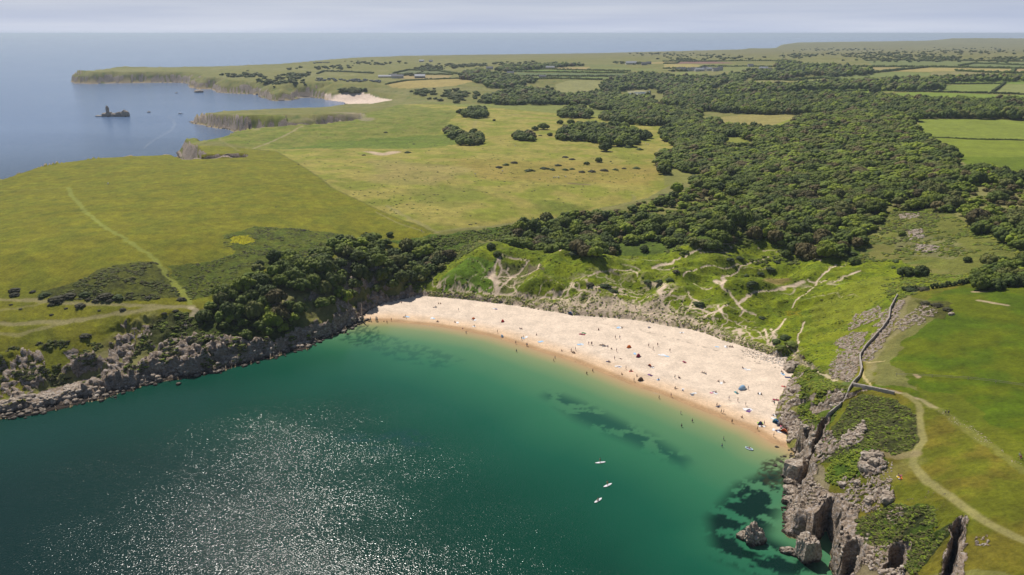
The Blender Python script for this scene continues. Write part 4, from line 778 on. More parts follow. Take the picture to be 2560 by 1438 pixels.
WOODS = [  # polygon (canopy outline), spacing m, radius m, height factor, species weights, label
 (W1p, 6.2, (2.8, 5.8), 1.2, [5, 3, 0.7, 0.1, 1, 3], 'cliff-top wood'),
 (W2p, 6.6, (2.8, 6.2), 1.1, [3, 4, 2.2, 0.8, 1.2, 2.5], 'wood behind the dunes'),
 (W3p, 7.4, (3.6, 8.0), 0.86, [3, 3.5, 1.6, 1.4, 3, 1], 'broad wood on the rise'),
 (W5p, 10.5, (6.0, 8.5), 1.25, [5, 2, 0.5, 0.8, 1.5, 4], 'far woodland belt'),
 ([R3(*q) for q in [(0, 735), (80, 680), (380, 672), (425, 715), (740, 725), (870, 745), (840, 800), (790, 858), (620, 832), (540, 802), (412, 802), (400, 878), (300, 885), (130, 890), (60, 825), (0, 800)]], 8, (4.6, 7), 1.15, [5, 3, 1, .5, 1.5, 3], 'thicket by the tan meadow'),
 ([R3(*q) for q in [(-10, 895), (100, 875), (420, 890), (600, 862), (850, 880), (900, 1000), (560, 1065), (440, 1068), (250, 1058), (120, 1052), (20, 1020)]], 7.5, (3.8, 6.2), 1.0, [4, 3, 1, 1.5, 1.5, 2], 'wood edge at the meadow'),
 ([R3(*q) for q in [(0, 350), (100, 370), (330, 368), (590, 345), (605, 400), (460, 405), (240, 472), (120, 480), (0, 470)]], 15, (8, 11), 1.0, [4, 3, 1, .5, 2, 3], None),
 ([R3(*q) for q in [(380, 468), (480, 420), (620, 425), (920, 428), (1180, 412), (1500, 392), (1720, 383), (2000, 400), (1980, 438), (1850, 458), (1400, 452), (1100, 450), (930, 462), (700, 480), (500, 482)]], 15, (8, 11), 1.1, [4, 3, 1, .5, 2, 3], None),
 ([R3(*q) for q in [(800, 300), (810, 262), (860, 260), (980, 285), (1340, 308), (1510, 333), (1450, 352), (1200, 362), (1000, 355), (920, 385), (700, 385), (600, 372), (620, 330), (700, 335), (820, 325)]], 17, (8, 12), 1.1, [4, 3, 1, .5, 2, 3], None),
 ([R3(*q) for q in [(1900, 378), (2150, 368), (2480, 360), (2700, 342), (2700, 388), (2000, 398)]], 15, (8, 11), 1.0, [4, 3, 1, .5, 2, 3], None),
 ([R2(*q) for q in [(860, 375), (880, 330), (1000, 322), (1140, 350), (1300, 372), (1400, 392), (1340, 415), (1250, 440), (1150, 452), (1050, 435), (1000, 410), (930, 390)]], 14, (8, 11), .9, [4, 3, 1, .5, 2, 3], None),
 ([R2(*q) for q in [(1090, 318), (1200, 290), (1400, 285), (1690, 280), (1740, 286), (1450, 306), (1200, 328)]], 16, (8, 11), .9, [4, 3, 1, .5, 2, 3], None),
 ([R2(*q) for q in [(1000, 540), (1060, 500), (1180, 468), (1300, 448), (1500, 458), (1550, 495), (1750, 492), (1890, 460), (1830, 425), (1960, 380), (2070, 350), (2200, 340), (2330, 360), (2330, 470), (2200, 480), (2210, 530), (2300, 590), (2050, 545), (1900, 550), (1500, 552), (1180, 555)]], 13, (7, 10), 1.0, [5, 3, .6, .5, 2, 3], None),
 ([R2(*q) for q in [(1800, 590), (1800, 555), (2050, 545), (2300, 590), (2560, 600), (2560, 690), (2360, 692), (2200, 700), (1960, 680), (1850, 650), (2000, 600)]], 11, (6, 9), 1.1, [5, 3, 1, .5, 2, 3], None),
 ([R2(*q) for q in [(1565, 645), (1600, 600), (1710, 590), (1780, 620), (1780, 650), (1650, 648)]], 10, (6.5, 8), 1.2, [5, 2, 0, 0, 1, 4], None),
 ([R2(*q) for q in [(1570, 795), (1590, 745), (1700, 705), (1950, 715), (2100, 740), (2210, 780), (2205, 800), (2100, 812), (1990, 838), (1940, 835), (1820, 828), (1740, 800)]], 8.5, (5, 7.5), 1.25, [5, 3, .6, .2, 1, 4], 'big meadow clump'),
 ([R2(*q) for q in [(880, 650), (865, 612), (930, 595), (1030, 600), (1045, 640), (960, 652)]], 10, (6, 8), 1.1, [5, 2, 0, 0, 1, 4], 'small far clump'),
 ([R2(*q) for q in [(735, 765), (740, 740), (790, 715), (870, 740), (885, 770), (800, 785)]], 8, (4.5, 6.5), 1.0, [4, 3, 1, 0, 1, 3], 'upper twin clump'),
 ([R2(*q) for q in [(850, 830), (850, 790), (900, 770), (980, 778), (1018, 800), (1010, 828), (930, 836)]], 8, (5, 6.5), 1.15, [5, 2, 0, 0, 1, 4], 'lower twin clump'),
 ([R2(*q) for q in [(1235, 800), (1250, 765), (1310, 750), (1380, 775), (1385, 800), (1300, 806)]], 8, (4.5, 6.5), 1.1, [5, 2, 0, 0, 1, 4], 'middle meadow clump'),
 ([(2440, 705), (2450, 650), (2500, 635), (2560, 640), (2700, 640), (2700, 700), (2560, 692)], 6.5, (3.6, 5.0), 1.2, [5, 2.5, .3, .3, 1, 4], 'thicket above the headland field'),
 ([(2430, 560), (2470, 525), (2560, 535), (2700, 560), (2700, 625), (2500, 590), (2470, 570)], 6.5, (3.4, 5.0), 1.1, [4, 3, 1, 1, 1, 3], 'copse above the clearing'),
 ([(2380, 445), (2390, 425), (2440, 418), (2530, 422), (2535, 440), (2450, 448)], 8, (5, 6), 1.4, [5, 2, 0, 0, 0, 5], 'dark row under the bright field'),
]
pondw = GP([(1568, 246), (1568, 232), (1590, 228), (1627, 226), (1625, 236), (1600, 244)])
LOWW = [GP(q, 2.0) for q in ([(1490, 530), (1600, 492), (1740, 468), (1850, 452), (1900, 478), (1850, 520), (1700, 535), (1560, 550)], [(2400, 520), (2380, 470), (2450, 455), (2700, 460), (2700, 530), (2560, 545), (2480, 540)], [(2170, 560), (2200, 510), (2290, 480), (2320, 500), (2220, 530)])]
TREES = []                               # x, y, z, R, hf, spec, rot, label
for wi, (poly, sp, (ra, rb), hf, wts, lab) in enumerate(WOODS):
    w = GP(poly, 5.0 if sp < 13 else 6.0); xs = [p[0] for p in w]; ys = [p[1] for p in w]
    gx = np.arange(min(xs), max(xs), sp); gy = np.arange(min(ys), max(ys), sp*0.87); QX, QY = np.meshgrid(gx, gy)
    QX = QX+(np.arange(len(gy)) % 2)[:, None]*sp/2+rng.uniform(-.33, .33, QX.shape)*sp; QY = QY+rng.uniform(-.33, .33, QX.shape)*sp
    m = inside(QX+sp*gn(QX/(4*sp), QY/(4*sp), 260), QY+sp*gn(QX/(4*sp), QY/(4*sp), 261), w)
    for fw_ in FIELDW: m &= ~inside(QX, QY, fw_)
    m &= seg_dist(QX, QY, pondw, True)[0] > 18; m &= ~inside(QX, QY, pondw)
    m &= ~inside(QX, QY, beach_xy) & (seg_dist(QX, QY, beach_xy, True)[0] > 5) & inside(QX, QY, coast_xy) & (seg_dist(QX, QY, coast_xy, True)[0] > (9 if wi == 0 else 6))
    if sp < 9: m &= fbm(QX/26, QY/26, 3, 270+wi) > -0.36
    qx, qy = QX[m], QY[m]; zz = zat(qx, qy)
    pw = np.array(wts, float); pw /= pw.sum(); sel = fbm(qx/45, qy/45, 3, 265+wi)
    for x, y, z, s in zip(qx, qy, zz, sel):
        sp_ = int(rng.choice(6, p=pw))
        lowc = any(inside(np.array([x]), np.array([y]), lw)[0] for lw in LOWW)
        if lowc:
            if rng.random() < .85: TREES.append((x, y, z, rng.uniform(2.0, 3.6), .75, int(rng.choice([2, 1, 2, 3])), rng.uniform(0, 6.28), lab)); continue
        if s > 0.33 and rng.random() < .6: sp_ = 3 if rng.random() < .5 else 2
        und = 1+0.45*float(gn(np.array([x/34]), np.array([y/34]), 280)[0])
        TREES.append((x, y, z, rng.uniform(ra, rb), hf*und*rng.uniform(.85, 1.15), sp_, rng.uniform(0, 6.28), lab))
TR = np.array([t[:5] for t in TREES]); u, v = project(TR[:, 0], TR[:, 1], TR[:, 2]+3)
inframe = (u > -40) & (u < 2600) & (v < 1438) & (TR[:, 1] > 0); size = TR[:, 3]/np.hypot(TR[:, 0], TR[:, 1])*np.where(inframe, 1, 0)
has = np.array([t[7] is not None for t in TREES]); order = np.argsort(-size*has); single = set(order[:296].tolist())
print('trees', len(TREES), 'single', len(single))
TONE = []
for q, i in enumerate(order[:296]):
    x, y, z, Rr, hf, s, rot, lab = TREES[i]
    e = link('woodland_tree', None, loc=(x, y, z-0.2), rotz=rot); e.scale = (Rr, Rr, Rr*hf*1.02)
    c = link('crown', HI[s, q % 2], e); t_ = link('trunk', TRK[q % 3], e)
    TONE.append((e, i, s, Rr, lab))
WN = {}
for q in TONE: WN.setdefault(q[4], []).append(q)
for lab, lst in WN.items():
    uu, vv = project(TR[[q[1] for q in lst], 0], TR[[q[1] for q in lst], 1], TR[[q[1] for q in lst], 2]+3); ru, rv = np.argsort(np.argsort(uu))/len(lst), np.argsort(np.argsort(vv))/len(lst); rs = np.argsort(np.argsort([q[3] for q in lst]))/len(lst)
    for q, a_, b_, c_ in zip(lst, ru, rv, rs):
        tone = ['dark green', 'mid green', 'yellow-green', 'brownish', 'grey-green', 'blackish green'][q[2]]; sz = ['small', 'middling', 'large'][min(2, int(c_*3))]
        row = ['rear', 'upper', 'lower', 'front'][min(3, int(b_*4))]; cl_ = ['left end', 'left part', 'centre', 'right part', 'right end'][min(4, int(a_*5))]
        tag(q[0], f'{sz} {tone} tree, {row}, {cl_} of the {lab}', 'tree', 'trees of the '+lab); q[0]['_u'] = float(a_)
_by = {}
for q in TONE: _by.setdefault(q[0]['label'], []).append(q[0])
for lb_, es in _by.items():
    es.sort(key=lambda e: e['_u'])
    if 1 < len(es) < 5:
        for e, w_ in zip(es, {2: ['left', 'right'], 3: ['left', 'middle', 'right'], 4: ['leftmost', 'mid-left', 'mid-right', 'rightmost']}[len(es)]): e['label'] = lb_+', '+w_+' one'
for q in TONE: del q[0]['_u']
def merge(name, items, geos, mat, smooth=False):
    Vs, Fs, Cs = [], [], []; n0 = 0
    for (x, y, z, Rr, hf, key, rot, tint) in items:
        v, f, c = geos[key]; ca, sa = math.cos(rot)*Rr, math.sin(rot)*Rr
        w = np.empty_like(v); w[:, 0] = v[:, 0]*ca-v[:, 1]*sa+x; w[:, 1] = v[:, 0]*sa+v[:, 1]*ca+y; w[:, 2] = v[:, 2]*Rr*hf+z
        Vs.append(w); Fs.append(f+n0); n0 += len(v); Cs.append(c*tint)
    me = mesh_np(name, np.concatenate(Vs), np.concatenate(Fs), mat, np.concatenate(Cs), smooth=smooth); return link(name, me)
items, geos = [], {}
for i, (x, y, z, Rr, hf, s, rot, lab) in enumerate(TREES):
    if i in single: continue
    far = math.hypot(x, y) > 1500; key = ('L', s, i % 2) if far else ('M', s, i % 3)
    geos[key] = LOW[s, i % 2] if far else MID[s, i % 3]
    items.append((x, y, z-0.3, Rr, hf, key, rot, rng.uniform(.85, 1.15)))
tag(merge('woodland', items, geos, M_leaf), 'rolling canopy of the farther woods up the valley and over the rise', kind='stuff')

# lone trees of the meadows, each placed by its foot
LONE = [(R2(1565, 712), 5.0, 0, 'small leaning tree standing alone left of the big meadow clump'), (R2(1445, 750), 7.0, 1, 'spreading double-crowned tree above the middle meadow clump'), (R2(1386, 757), 4.6, 0, 'small round tree touching the top of the middle meadow clump'),
 (R2(1493, 795), 3.4, 1, 'thin little tree with a dark shadow below it, mid meadow'), (R2(1640, 715), 6.0, 0, 'flat-topped tree at the upper left of the big meadow clump'), (R2(1695, 712), 3.6, 5, 'narrow tree beside the flat-topped one above the clump'),
 (R2(1885, 905), 8.2, 5, 'huge dark dome-shaped tree below the big meadow clump'), (R2(2060, 870), 7.0, 1, 'broad tree right of the huge dome-shaped tree'), (R2(2110, 858), 5.0, 0, 'dark tree leaning on the broad tree at the clump foot'), (R2(1840, 982), 4.0, 0, 'lone round tree with a short shadow in mid meadow'),
 (R2(1755, 1000), 2.6, 5, 'small dark ball-shaped tree left of the lone round tree'), (R2(1096, 690), 2.4, 5, 'tiny dark tree alone on the upper meadow'), (R2(955, 770), 4.5, 1, 'low tree joining the twin clump'), (R2(802, 822), 4.0, 5, 'round bush-like tree left of the lower twin clump'),
 (R2(2350, 945), 6.5, 5, 'tall dark tree at the corner of the large wood'), (R2(2305, 1030), 6.5, 2, 'bright green tree at the meadow gate corner'), (R2(2490, 1050), 8.0, 0, 'large rounded tree at the front of the meadow edge'), (R3(2110, 672), 9, 4, 'paler tree standing before the dark belt beyond the field'),
 (R3(1500, 497), 12, 5, 'dark tree clump where the two bright fields meet'), (R3(650, 1050), 6, 1, 'round tree at the near corner of the large wood'),
 ((648, 668), 3.3, 5, 'dark tree standing off the left end of the cliff-top wood'), ((852, 602), 2.2, 5, 'small dark tree on the meadow above the cliff-top wood'), ((975, 590), 2.4, 5, 'dark tree at the top corner of the cliff-top wood'), ((1228, 622), 3.2, 5, 'isolated dark tree between the dunes and the cliff-top wood'), ((1243, 640), 2.6, 0, 'smaller tree just below the isolated dark tree'),
 ((1610, 628), 3.4, 5, 'oval dark tree in the dune hollow before the wood'), ((1965, 640), 3.2, 0, 'dark tree on the slope right of the sandy ridge path'), ((2000, 640), 3.4, 3, 'spreading brownish tree beside the hollow'), ((2050, 640), 3.4, 1, 'round tree at the wood edge above the hollow'), ((2105, 622), 4.2, 3, 'tall brown-crowned pine at the corner of the dark wood'),
 ((2135, 660), 3.4, 0, 'dense tree above the smooth green slope'), ((2165, 572), 3.6, 5, 'round tree at the right tip of the dark wood'), ((2255, 590), 2.8, 1, 'bright-topped tree beside the bare limestone'), ((2185, 532), 2.6, 5, 'small dark tree in the opening of the wood'),
 ((2265, 690), 4.4, 5, 'left half of the big dark bush-tree on the green slope'), ((2300, 690), 4.8, 5, 'right half of the big dark bush-tree on the green slope'), ((2418, 655), 2.6, 5, 'small dark tree above the field hedge'), ((2460, 652), 1.6, 0, 'very small tree near the dark thicket')]
for (u, v), Rr, s, lab in LONE:
    x, y = G(u, v); e = link('meadow_tree', None, loc=(x, y, float(zat(x, y))-0.2), rotz=u); e.scale = (Rr, Rr, Rr*1.0); link('crown', HI[s, int(u) % 2], e); link('trunk', TRK[int(u) % 3], e); tag(e, lab, 'tree', 'trees standing apart from the woods')

# bushes
BUSH = {}
for k, c in enumerate([(0.042, 0.040, 0.018), (0.048, 0.072, 0.013), (0.028, 0.044, 0.011), (0.080, 0.105, 0.012)]):
    g_ = crown_geo(700+k, 12, c, ICO1, 200, flat=0.5, base=-0.05); BUSH[k] = mesh_np('bush', g_[0], g_[1], M_leaf, g_[2])
Lf = lambda x, y: (x/3.994, 700+y/3.994)
bushes = [(Lf(150, 105), 2.8, 0, 'wide brown gorse bush above the upper cliff path'), (Lf(150, 150), 2.5, 0, 'low brown bush just below the wide gorse bush'), (Lf(330, 118), 1.6, 0, 'round brown bush right of the wide gorse bush'), (Lf(450, 155), 3.2, 1, 'long olive bush above the upper cliff path'),
 (Lf(580, 195), 4.0, 0, 'largest dark bush of the thicket above the cliff path'), (Lf(700, 160), 3.2, 0, 'dark bush in the middle of the thicket above the path'), (Lf(850, 150), 3.2, 1, 'spreading bush right of the thicket middle'), (Lf(1050, 165), 3.6, 0, 'flat dark bush near the right end of the thicket'), (Lf(880, 195), 1.5, 0, 'small round bush under the thicket'),
 (Lf(965, 205), 2.0, 0, 'round dark bush below the thicket on the grass'), (Lf(1090, 210), 1.9, 0, 'bush at the lower right of the thicket'), (Lf(1480, 178), 1.7, 0, 'flat bush alone on the slope right of the thicket'), (Lf(1180, 175), 3.0, 1, 'long bush trailing right from the thicket'),
 (Lf(110, 248), 0.9, 0, 'tiny bush between the two cliff paths, far left'), (Lf(205, 292), 0.9, 0, 'tiny brown bush below the upper path'), (Lf(515, 348), 1.0, 0, 'small black-looking bush near the lower path'), (Lf(520, 245), 1.9, 0, 'dark bush lying against the upper path'), (Lf(590, 232), 1.6, 0, 'bush touching the one against the upper path'),
 (Lf(660, 285), 1.0, 0, 'upright little bush between the cliff paths'), (Lf(800, 258), 2.6, 0, 'flat oblong bush between the cliff paths'), (Lf(990, 305), 0.8, 0, 'low little bush between the paths'), (Lf(1225, 295), 1.6, 0, 'rounded reddish-brown bush near the path fork'), (Lf(1810, 195), 2.4, 0, 'brown bush inside the bend of the mown path'),
 (Lf(1640, 335), 1.3, 0, 'brown bush on the cliff brow below the fork'), (Lf(1750, 310), 1.4, 0, 'bush on the cliff brow close to the junction'), (Lf(850, 560), 2.6, 0, 'dark bush at the head of the cliff gully'), ((760, 577), 1.4, 0, 'small dark bush alone on the left meadow'), ((690, 518), 0.8, 0, 'tiny bush high on the left meadow'),
 ((915, 582), 1.1, 0, 'little bush on the meadow above the wood'), ((1012, 450), 1.0, 0, 'little dark bush on the boundary of the meadows'), ((955, 463), .9, 0, 'speck of bush on the pale meadow'),
 ((1585, 470), 0.01, 0, None), ((1620, 705), 2.6, 1, 'bright thorn bush left of the sandy fork in the dunes'), ((1650, 705), 2.8, 2, 'dark thorn bush above the wide sandy track'), ((1675, 700), 2.6, 1, 'thorn bush right of the wide sandy track'), ((1690, 680), 2.2, 0, 'brown-topped bush on the dune ridge'),
 ((1825, 650), 2.6, 2, 'dark bush cluster on the upper dune slope'), ((1848, 645), 2.4, 2, 'dark round bush right of the dune slope cluster'), ((1880, 708), 2.6, 2, 'dark bush at the left rim of the bare hollow'), ((1900, 685), 2.6, 2, 'dark bush above the bare hollow'), ((1925, 672), 2.6, 2, 'dark bush at the top rim of the bare hollow'), ((1865, 690), 2.4, 1, 'scrub bush left of the hollow rim'),
 ((1870, 715), 1.2, 2, 'small bush under the hollow'), ((1878, 722), 1.0, 2, 'lowest small bush under the hollow'), ((1945, 655), 2.0, 2, 'small dark bush between hollow and wood'), ((1975, 655), 1.8, 2, 'second small dark bush between hollow and wood'),
 ((1515, 715), 2.8, 2, 'dark green mound of scrub behind the marram'), ((1475, 712), 2.6, 0, 'brown scrub mound behind the marram'), ((1530, 728), 2.4, 2, 'scrub mound just above the sand network'), ((1745, 760), 2.6, 2, 'rounded green mound ringed by a sandy path'),
 ((1435, 635), 3.0, 2, 'dark scrub in front of the shaded wood'), ((1465, 625), 2.6, 1, 'scrub beside the bare sand at the wood foot'), ((1955, 870), 3.0, 3, 'bright bush at the end of the dunes by the steps'), ((1978, 862), 3.2, 3, 'large bright bush above the wooden fence'), ((1940, 855), 3.0, 1, 'thick bush left of the bright ones by the steps'), ((1965, 845), 3.2, 1, 'thick bush upslope of the bright ones'),
 ((1905, 795), 1.8, 2, 'dark bush above the yellow flowers'), ((2280, 727), 3.2, 2, 'dark bush at the top end of the stone wall'), ((2310, 725), 3.0, 0, 'brown bush along the head of the wall'), ((2345, 765), 2.8, 0, 'brown heather bush on the headland brow'), ((2315, 760), 2.6, 0, 'low brown bush on the headland brow'), ((2370, 775), 2.2, 0, 'small bush at the right of the headland brow'),
 ((2240, 750), 2.0, 1, 'green bush near the wall top'), ((2235, 670), 1.8, 1, 'small bush on the smooth slope'), ((2240, 655), 2.4, 1, 'bush below the limestone patch'), ((2130, 635), 3.0, 1, 'long low bush on the ridge of the slope'),
 (R2(1130, 1022), 3.6, 0, 'brown bush at the left end of the gorse strip in the pale meadow'), (R2(1180, 1005), 3.6, 1, 'middle bush of the gorse strip in the pale meadow'), (R2(1240, 990), 3.8, 0, 'brown bush at the right end of the gorse strip'), (R2(1350, 1045), 4.0, 2, 'dark round bush in the row under the meadow'), (R2(1450, 1030), 4.0, 2, 'first bush right of the dark round one'),
 (R2(1510, 1040), 3.6, 1, 'olive bush in the middle of the meadow row'), (R2(1550, 1008), 3.4, 2, 'bush standing above the meadow row'), (R2(1600, 1040), 3.4, 1, 'bush near the right end of the meadow row'), (R2(1650, 1035), 3.0, 1, 'last green bush of the meadow row'), (R2(1600, 950), 3.6, 0, 'brown bush of the oval gorse patch'), (R2(1650, 965), 3.2, 0, 'right bush of the oval gorse patch'),
 (R2(1720, 1055), 3.4, 0, 'dark low bush in the long meadow strip'), (R2(1790, 1052), 4.0, 0, 'long low bush in the meadow strip'), (R2(1880, 1045), 4.2, 0, 'widest bush of the meadow strip'), (R2(1960, 1040), 3.4, 1, 'green bush in the meadow strip'), (R2(2020, 1030), 2.6, 0, 'round bush in the meadow strip'), (R2(2110, 1030), 4.0, 1, 'long bush near the wood end of the strip'),
 (R2(1925, 980), 1.6, 5 % 4, 'tiny bush right of the lone round tree'), (R2(1500, 797), 2.4, 2, 'dark bush under the thin little tree'), (R2(1422, 795), 2.2, 2, 'dark bush right of the middle clump'), (R2(2050, 880), 4.5, 1, 'low scrub under the broad tree'), (R2(2130, 895), 4.5, 1, 'pale scrub right of the broad tree'), (R2(900, 655), 4.5, 2, 'dark bush below the small far clump'),
 (R2(325, 772), 2.6, 2, 'bush alone on the rough ground near the far bay'), (R2(2140, 395), 3, 2, None), (R2(525, 856), 1.8, 0, 'tiny bush on the meadow above the sand patch'), (R2(480, 918), 4.0, 1, 'low bush right of the bare sand patch'), (R2(170, 935), 2.4, 0, 'brown bush left of the bare sand patch')]
for k, ((u, v), Rr, s, lab) in enumerate(bushes):
    if lab is None: continue
    x, y = G(u, v); e = link('bush', BUSH[s], loc=(x, y, float(zat(x, y))-0.15*Rr), rotz=u*3.1); e.scale = (Rr*1.25, Rr*0.95, Rr*0.62); tag(e, lab, 'bush', 'bushes scattered over the grass')

# bracken and scrub cover, marram, hedges
BR = {k: crown_geo(800+k, 4, c, ICO1, 10, flat=.5, base=-.1, lr=(.4, .6), spread=.6) for k, c in enumerate([(0.140, 0.190, 0.012), (0.090, 0.110, 0.015), (0.175, 0.225, 0.012), (0.078, 0.074, 0.022), (0.175, 0.190, 0.012)])}
def scatter(poly, n, rr, ks, hf=0.7, thr=-9, sc=10, seed=1, off=0.0, avoid=True):
    rg = np.random.default_rng(seed); w = GP(poly, off); xs = [p[0] for p in w]; ys = [p[1] for p in w]; out = []
    qx = rg.uniform(min(xs), max(xs), n*5); qy = rg.uniform(min(ys), max(ys), n*5); m = inside(qx, qy, w) & ~inside(qx, qy, beach_xy) & (fbm(qx/sc, qy/sc, 3, seed) > thr)
    ia = np.clip(np.searchsorted(tcols, np.arctan2(qx, qy)), 0, len(tcols)-1); ib = np.clip(np.searchsorted(rows, np.hypot(qx, qy)), 0, len(rows)-1)
    if avoid: m &= (C[ia, ib, 0] < 0.22) & (ROCK[ia, ib] < 0.5)
    qx, qy = qx[m][:n], qy[m][:n]; zz = zat(qx, qy)
    for x, y, z in zip(qx, qy, zz): r_ = rg.uniform(*rr); out.append((x, y, z-0.25*r_, r_, hf, int(rg.choice(ks)), rg.uniform(0, 6.28), rg.uniform(.75, 1.25)))
    return out
it = scatter(dunes, 3200, (0.4, 1.1), [0, 4, 2, 2], .42, -0.1, 9, 11)
it += scatter([(1960, 860), (2000, 880), (2060, 930), (2120, 970), (2090, 1040), (2050, 1100), (2010, 1060), (1990, 960)], 1300, (.5, 1.1), [0, 1, 2, 4], .6, -.25, 8, 12)
it += scatter([(2160, 985), (2240, 1000), (2295, 1040), (2300, 1115), (2240, 1138), (2190, 1120), (2090, 1160), (2060, 1130), (2130, 1000)], 1500, (.4, .9), [1, 3, 1, 0], .42, -.3, 7, 13)
it += scatter([(2140, 1300), (2230, 1255), (2340, 1270), (2350, 1340), (2380, 1400), (2290, 1438), (2180, 1380), (2110, 1330)], 1500, (.35, .8), [1, 0, 3, 1], .42, -.3, 6, 14)
it += scatter([(2140, 1190), (2180, 1140), (2150, 1120), (2080, 1150), (2060, 1200), (2100, 1215)], 400, (.4, .9), [0, 2], .6, -.4, 6, 15)
it += scatter([(560, 590), (640, 565), (780, 575), (900, 600), (760, 640), (640, 680), (560, 730), (470, 750), (430, 665), (560, 645)], 1800, (.5, 1.2), [1, 1, 0, 3], .45, 0.0, 10, 16)
it += scatter([(200, 700), (290, 662), (400, 655), (450, 740), (370, 750), (260, 750), (130, 745)], 900, (.6, 1.4), [1, 3, 1], .45, 0.02, 9, 17)
it += scatter([(380, 800), (480, 780), (600, 770), (740, 800), (780, 850), (640, 900), (480, 915), (370, 930), (300, 930), (340, 860)], 1000, (.6, 1.5), [1, 3, 1, 0], .5, 0.05, 8, 18, avoid=False)
it += scatter([(0, 870), (120, 850), (260, 860), (280, 930), (120, 960), (0, 960)], 400, (.6, 1.3), [1, 3, 1], .5, 0.1, 8, 19, avoid=False)
it += scatter([(1000, 610), (1130, 585), (1350, 548), (1300, 610), (1180, 630), (1120, 660), (1060, 720), (1010, 725)], 1500, (.8, 1.9), [0, 1, 2, 1], .7, -.2, 9, 20)
it += scatter([(2150, 560), (2300, 500), (2420, 560), (2560, 600), (2560, 640), (2430, 640), (2260, 650), (2120, 660)], 1400, (.9, 2.2), [0, 1, 1, 4], .55, 0.02, 12, 21)
it += scatter([(2300, 690), (2450, 680), (2440, 700), (2290, 735), (2230, 760), (2200, 700)], 700, (.7, 1.6), [0, 2, 4, 1], .6, -.1, 10, 22)
it += scatter([(1600, 600), (1760, 600), (1900, 580), (2060, 640), (1960, 660), (1850, 650), (1700, 640)], 600, (.8, 2.0), [1, 1, 0], .7, .08, 12, 23)
it += scatter([(2230, 640), (2200, 530), (2330, 500), (2380, 540), (2330, 580)], 500, (1.0, 2.4), [1, 3, 0], .5, .0, 12, 24)
tag(merge('bracken', it, BR, M_leaf), 'green bracken and low scrub over the dunes and headlands', kind='stuff')
# yellow flowers in patches
it = scatter([(578, 590), (640, 592), (640, 604), (600, 612), (580, 608)], 260, (.3, .6), [0], .5, -9, 5, 31, avoid=False)+scatter([(1960, 776), (2008, 772), (2004, 792), (1965, 792)], 160, (.3, .5), [0], .5, -9, 5, 32, avoid=False)
tag(merge('yellow_flowers', it, {0: crown_geo(820, 4, (0.30, 0.29, 0.01), ICO1, 10, flat=.5, base=-.1)}, M_leaf), 'patches of bright yellow ragwort in the grass', kind='stuff')
TF = {k: crown_geo(840+k, 4, c, ICO1, 14, flat=.5, base=-.1, lr=(.4, .6), spread=.6) for k, c in enumerate([(0.27, 0.27, 0.085), (0.19, 0.22, 0.05), (0.36, 0.32, 0.15)])}
rg = np.random.default_rng(41); it = []
fx_ = np.array(foot); seg = rg.integers(0, len(fx_)-1, 9000); tt = rg.random(9000); bx_ = fx_[seg]*(1-tt[:, None])+fx_[seg+1]*tt[:, None]
dirn = fx_[seg+1]-fx_[seg]; nr = np.stack([dirn[:, 1], -dirn[:, 0]], 1); nr /= np.linalg.norm(nr, axis=1)[:, None]
ub, vb = project(bx_[:, 0], bx_[:, 1], 5.0); wd_ = 2.6+16*np.exp(-((ub-1560)/200)**2)
for sg in (1, -1):
    q = bx_+sg*nr*(rg.random(9000)**1.2*wd_)[:, None]; ok = ~inside(q[:, 0], q[:, 1], beach_xy) & (fbm(q[:, 0]/4, q[:, 1]/4, 2, 44) > -0.12)
    for x, y in q[ok][:1400]: r_ = rg.uniform(.35, .85); it.append((x, y, float(zat(x, y))-.1, r_, .6, int(rg.integers(0, 3)), rg.uniform(0, 6.28), rg.uniform(.8, 1.2)))
tag(merge('marram_grass', it, TF, M_dry), 'pale marram grass tufts along the foot of the dunes', kind='stuff')
def hedge(pts, fn, w, h, label, s=0):
    P = [G(*fn(*p)) for p in pts]; V_, F_ , C_= [], [], []; n0 = 0; rg = np.random.default_rng(len(label)+int(P[0][0]) % 97); tot = []
    for (a, b), (c, d) in zip(P[:-1], P[1:]):
        Ls = math.hypot(c-a, d-b); k = max(1, int(Ls/(w*0.9)))
        for i in range(k): tot.append((a+(c-a)*i/k, b+(d-b)*i/k))
    tot.append(P[-1]); cx, cy = tot[0]; cz0 = float(zat(cx, cy))
    for (x, y) in tot[:260]:
        v, f, c = LOW[s, int(rg.integers(0, 2))]; r_ = w*rg.uniform(.7, 1.15); hh = h*rg.uniform(.7, 1.25); vv = v*np.array([r_, r_, hh])+np.array([x-cx, y-cy, float(zat(x, y))-cz0-.2]); V_.append(vv); F_.append(f+n0); C_.append(c); n0 += len(v)
    me = mesh_np('hedgerow', np.concatenate(V_), np.concatenate(F_), M_leaf, np.concatenate(C_)); o = link('hedgerow', me, loc=(cx, cy, cz0)); tag(o, label, 'hedge', 'hedgerows between the fields')
I0 = lambda x, y: (x, y)
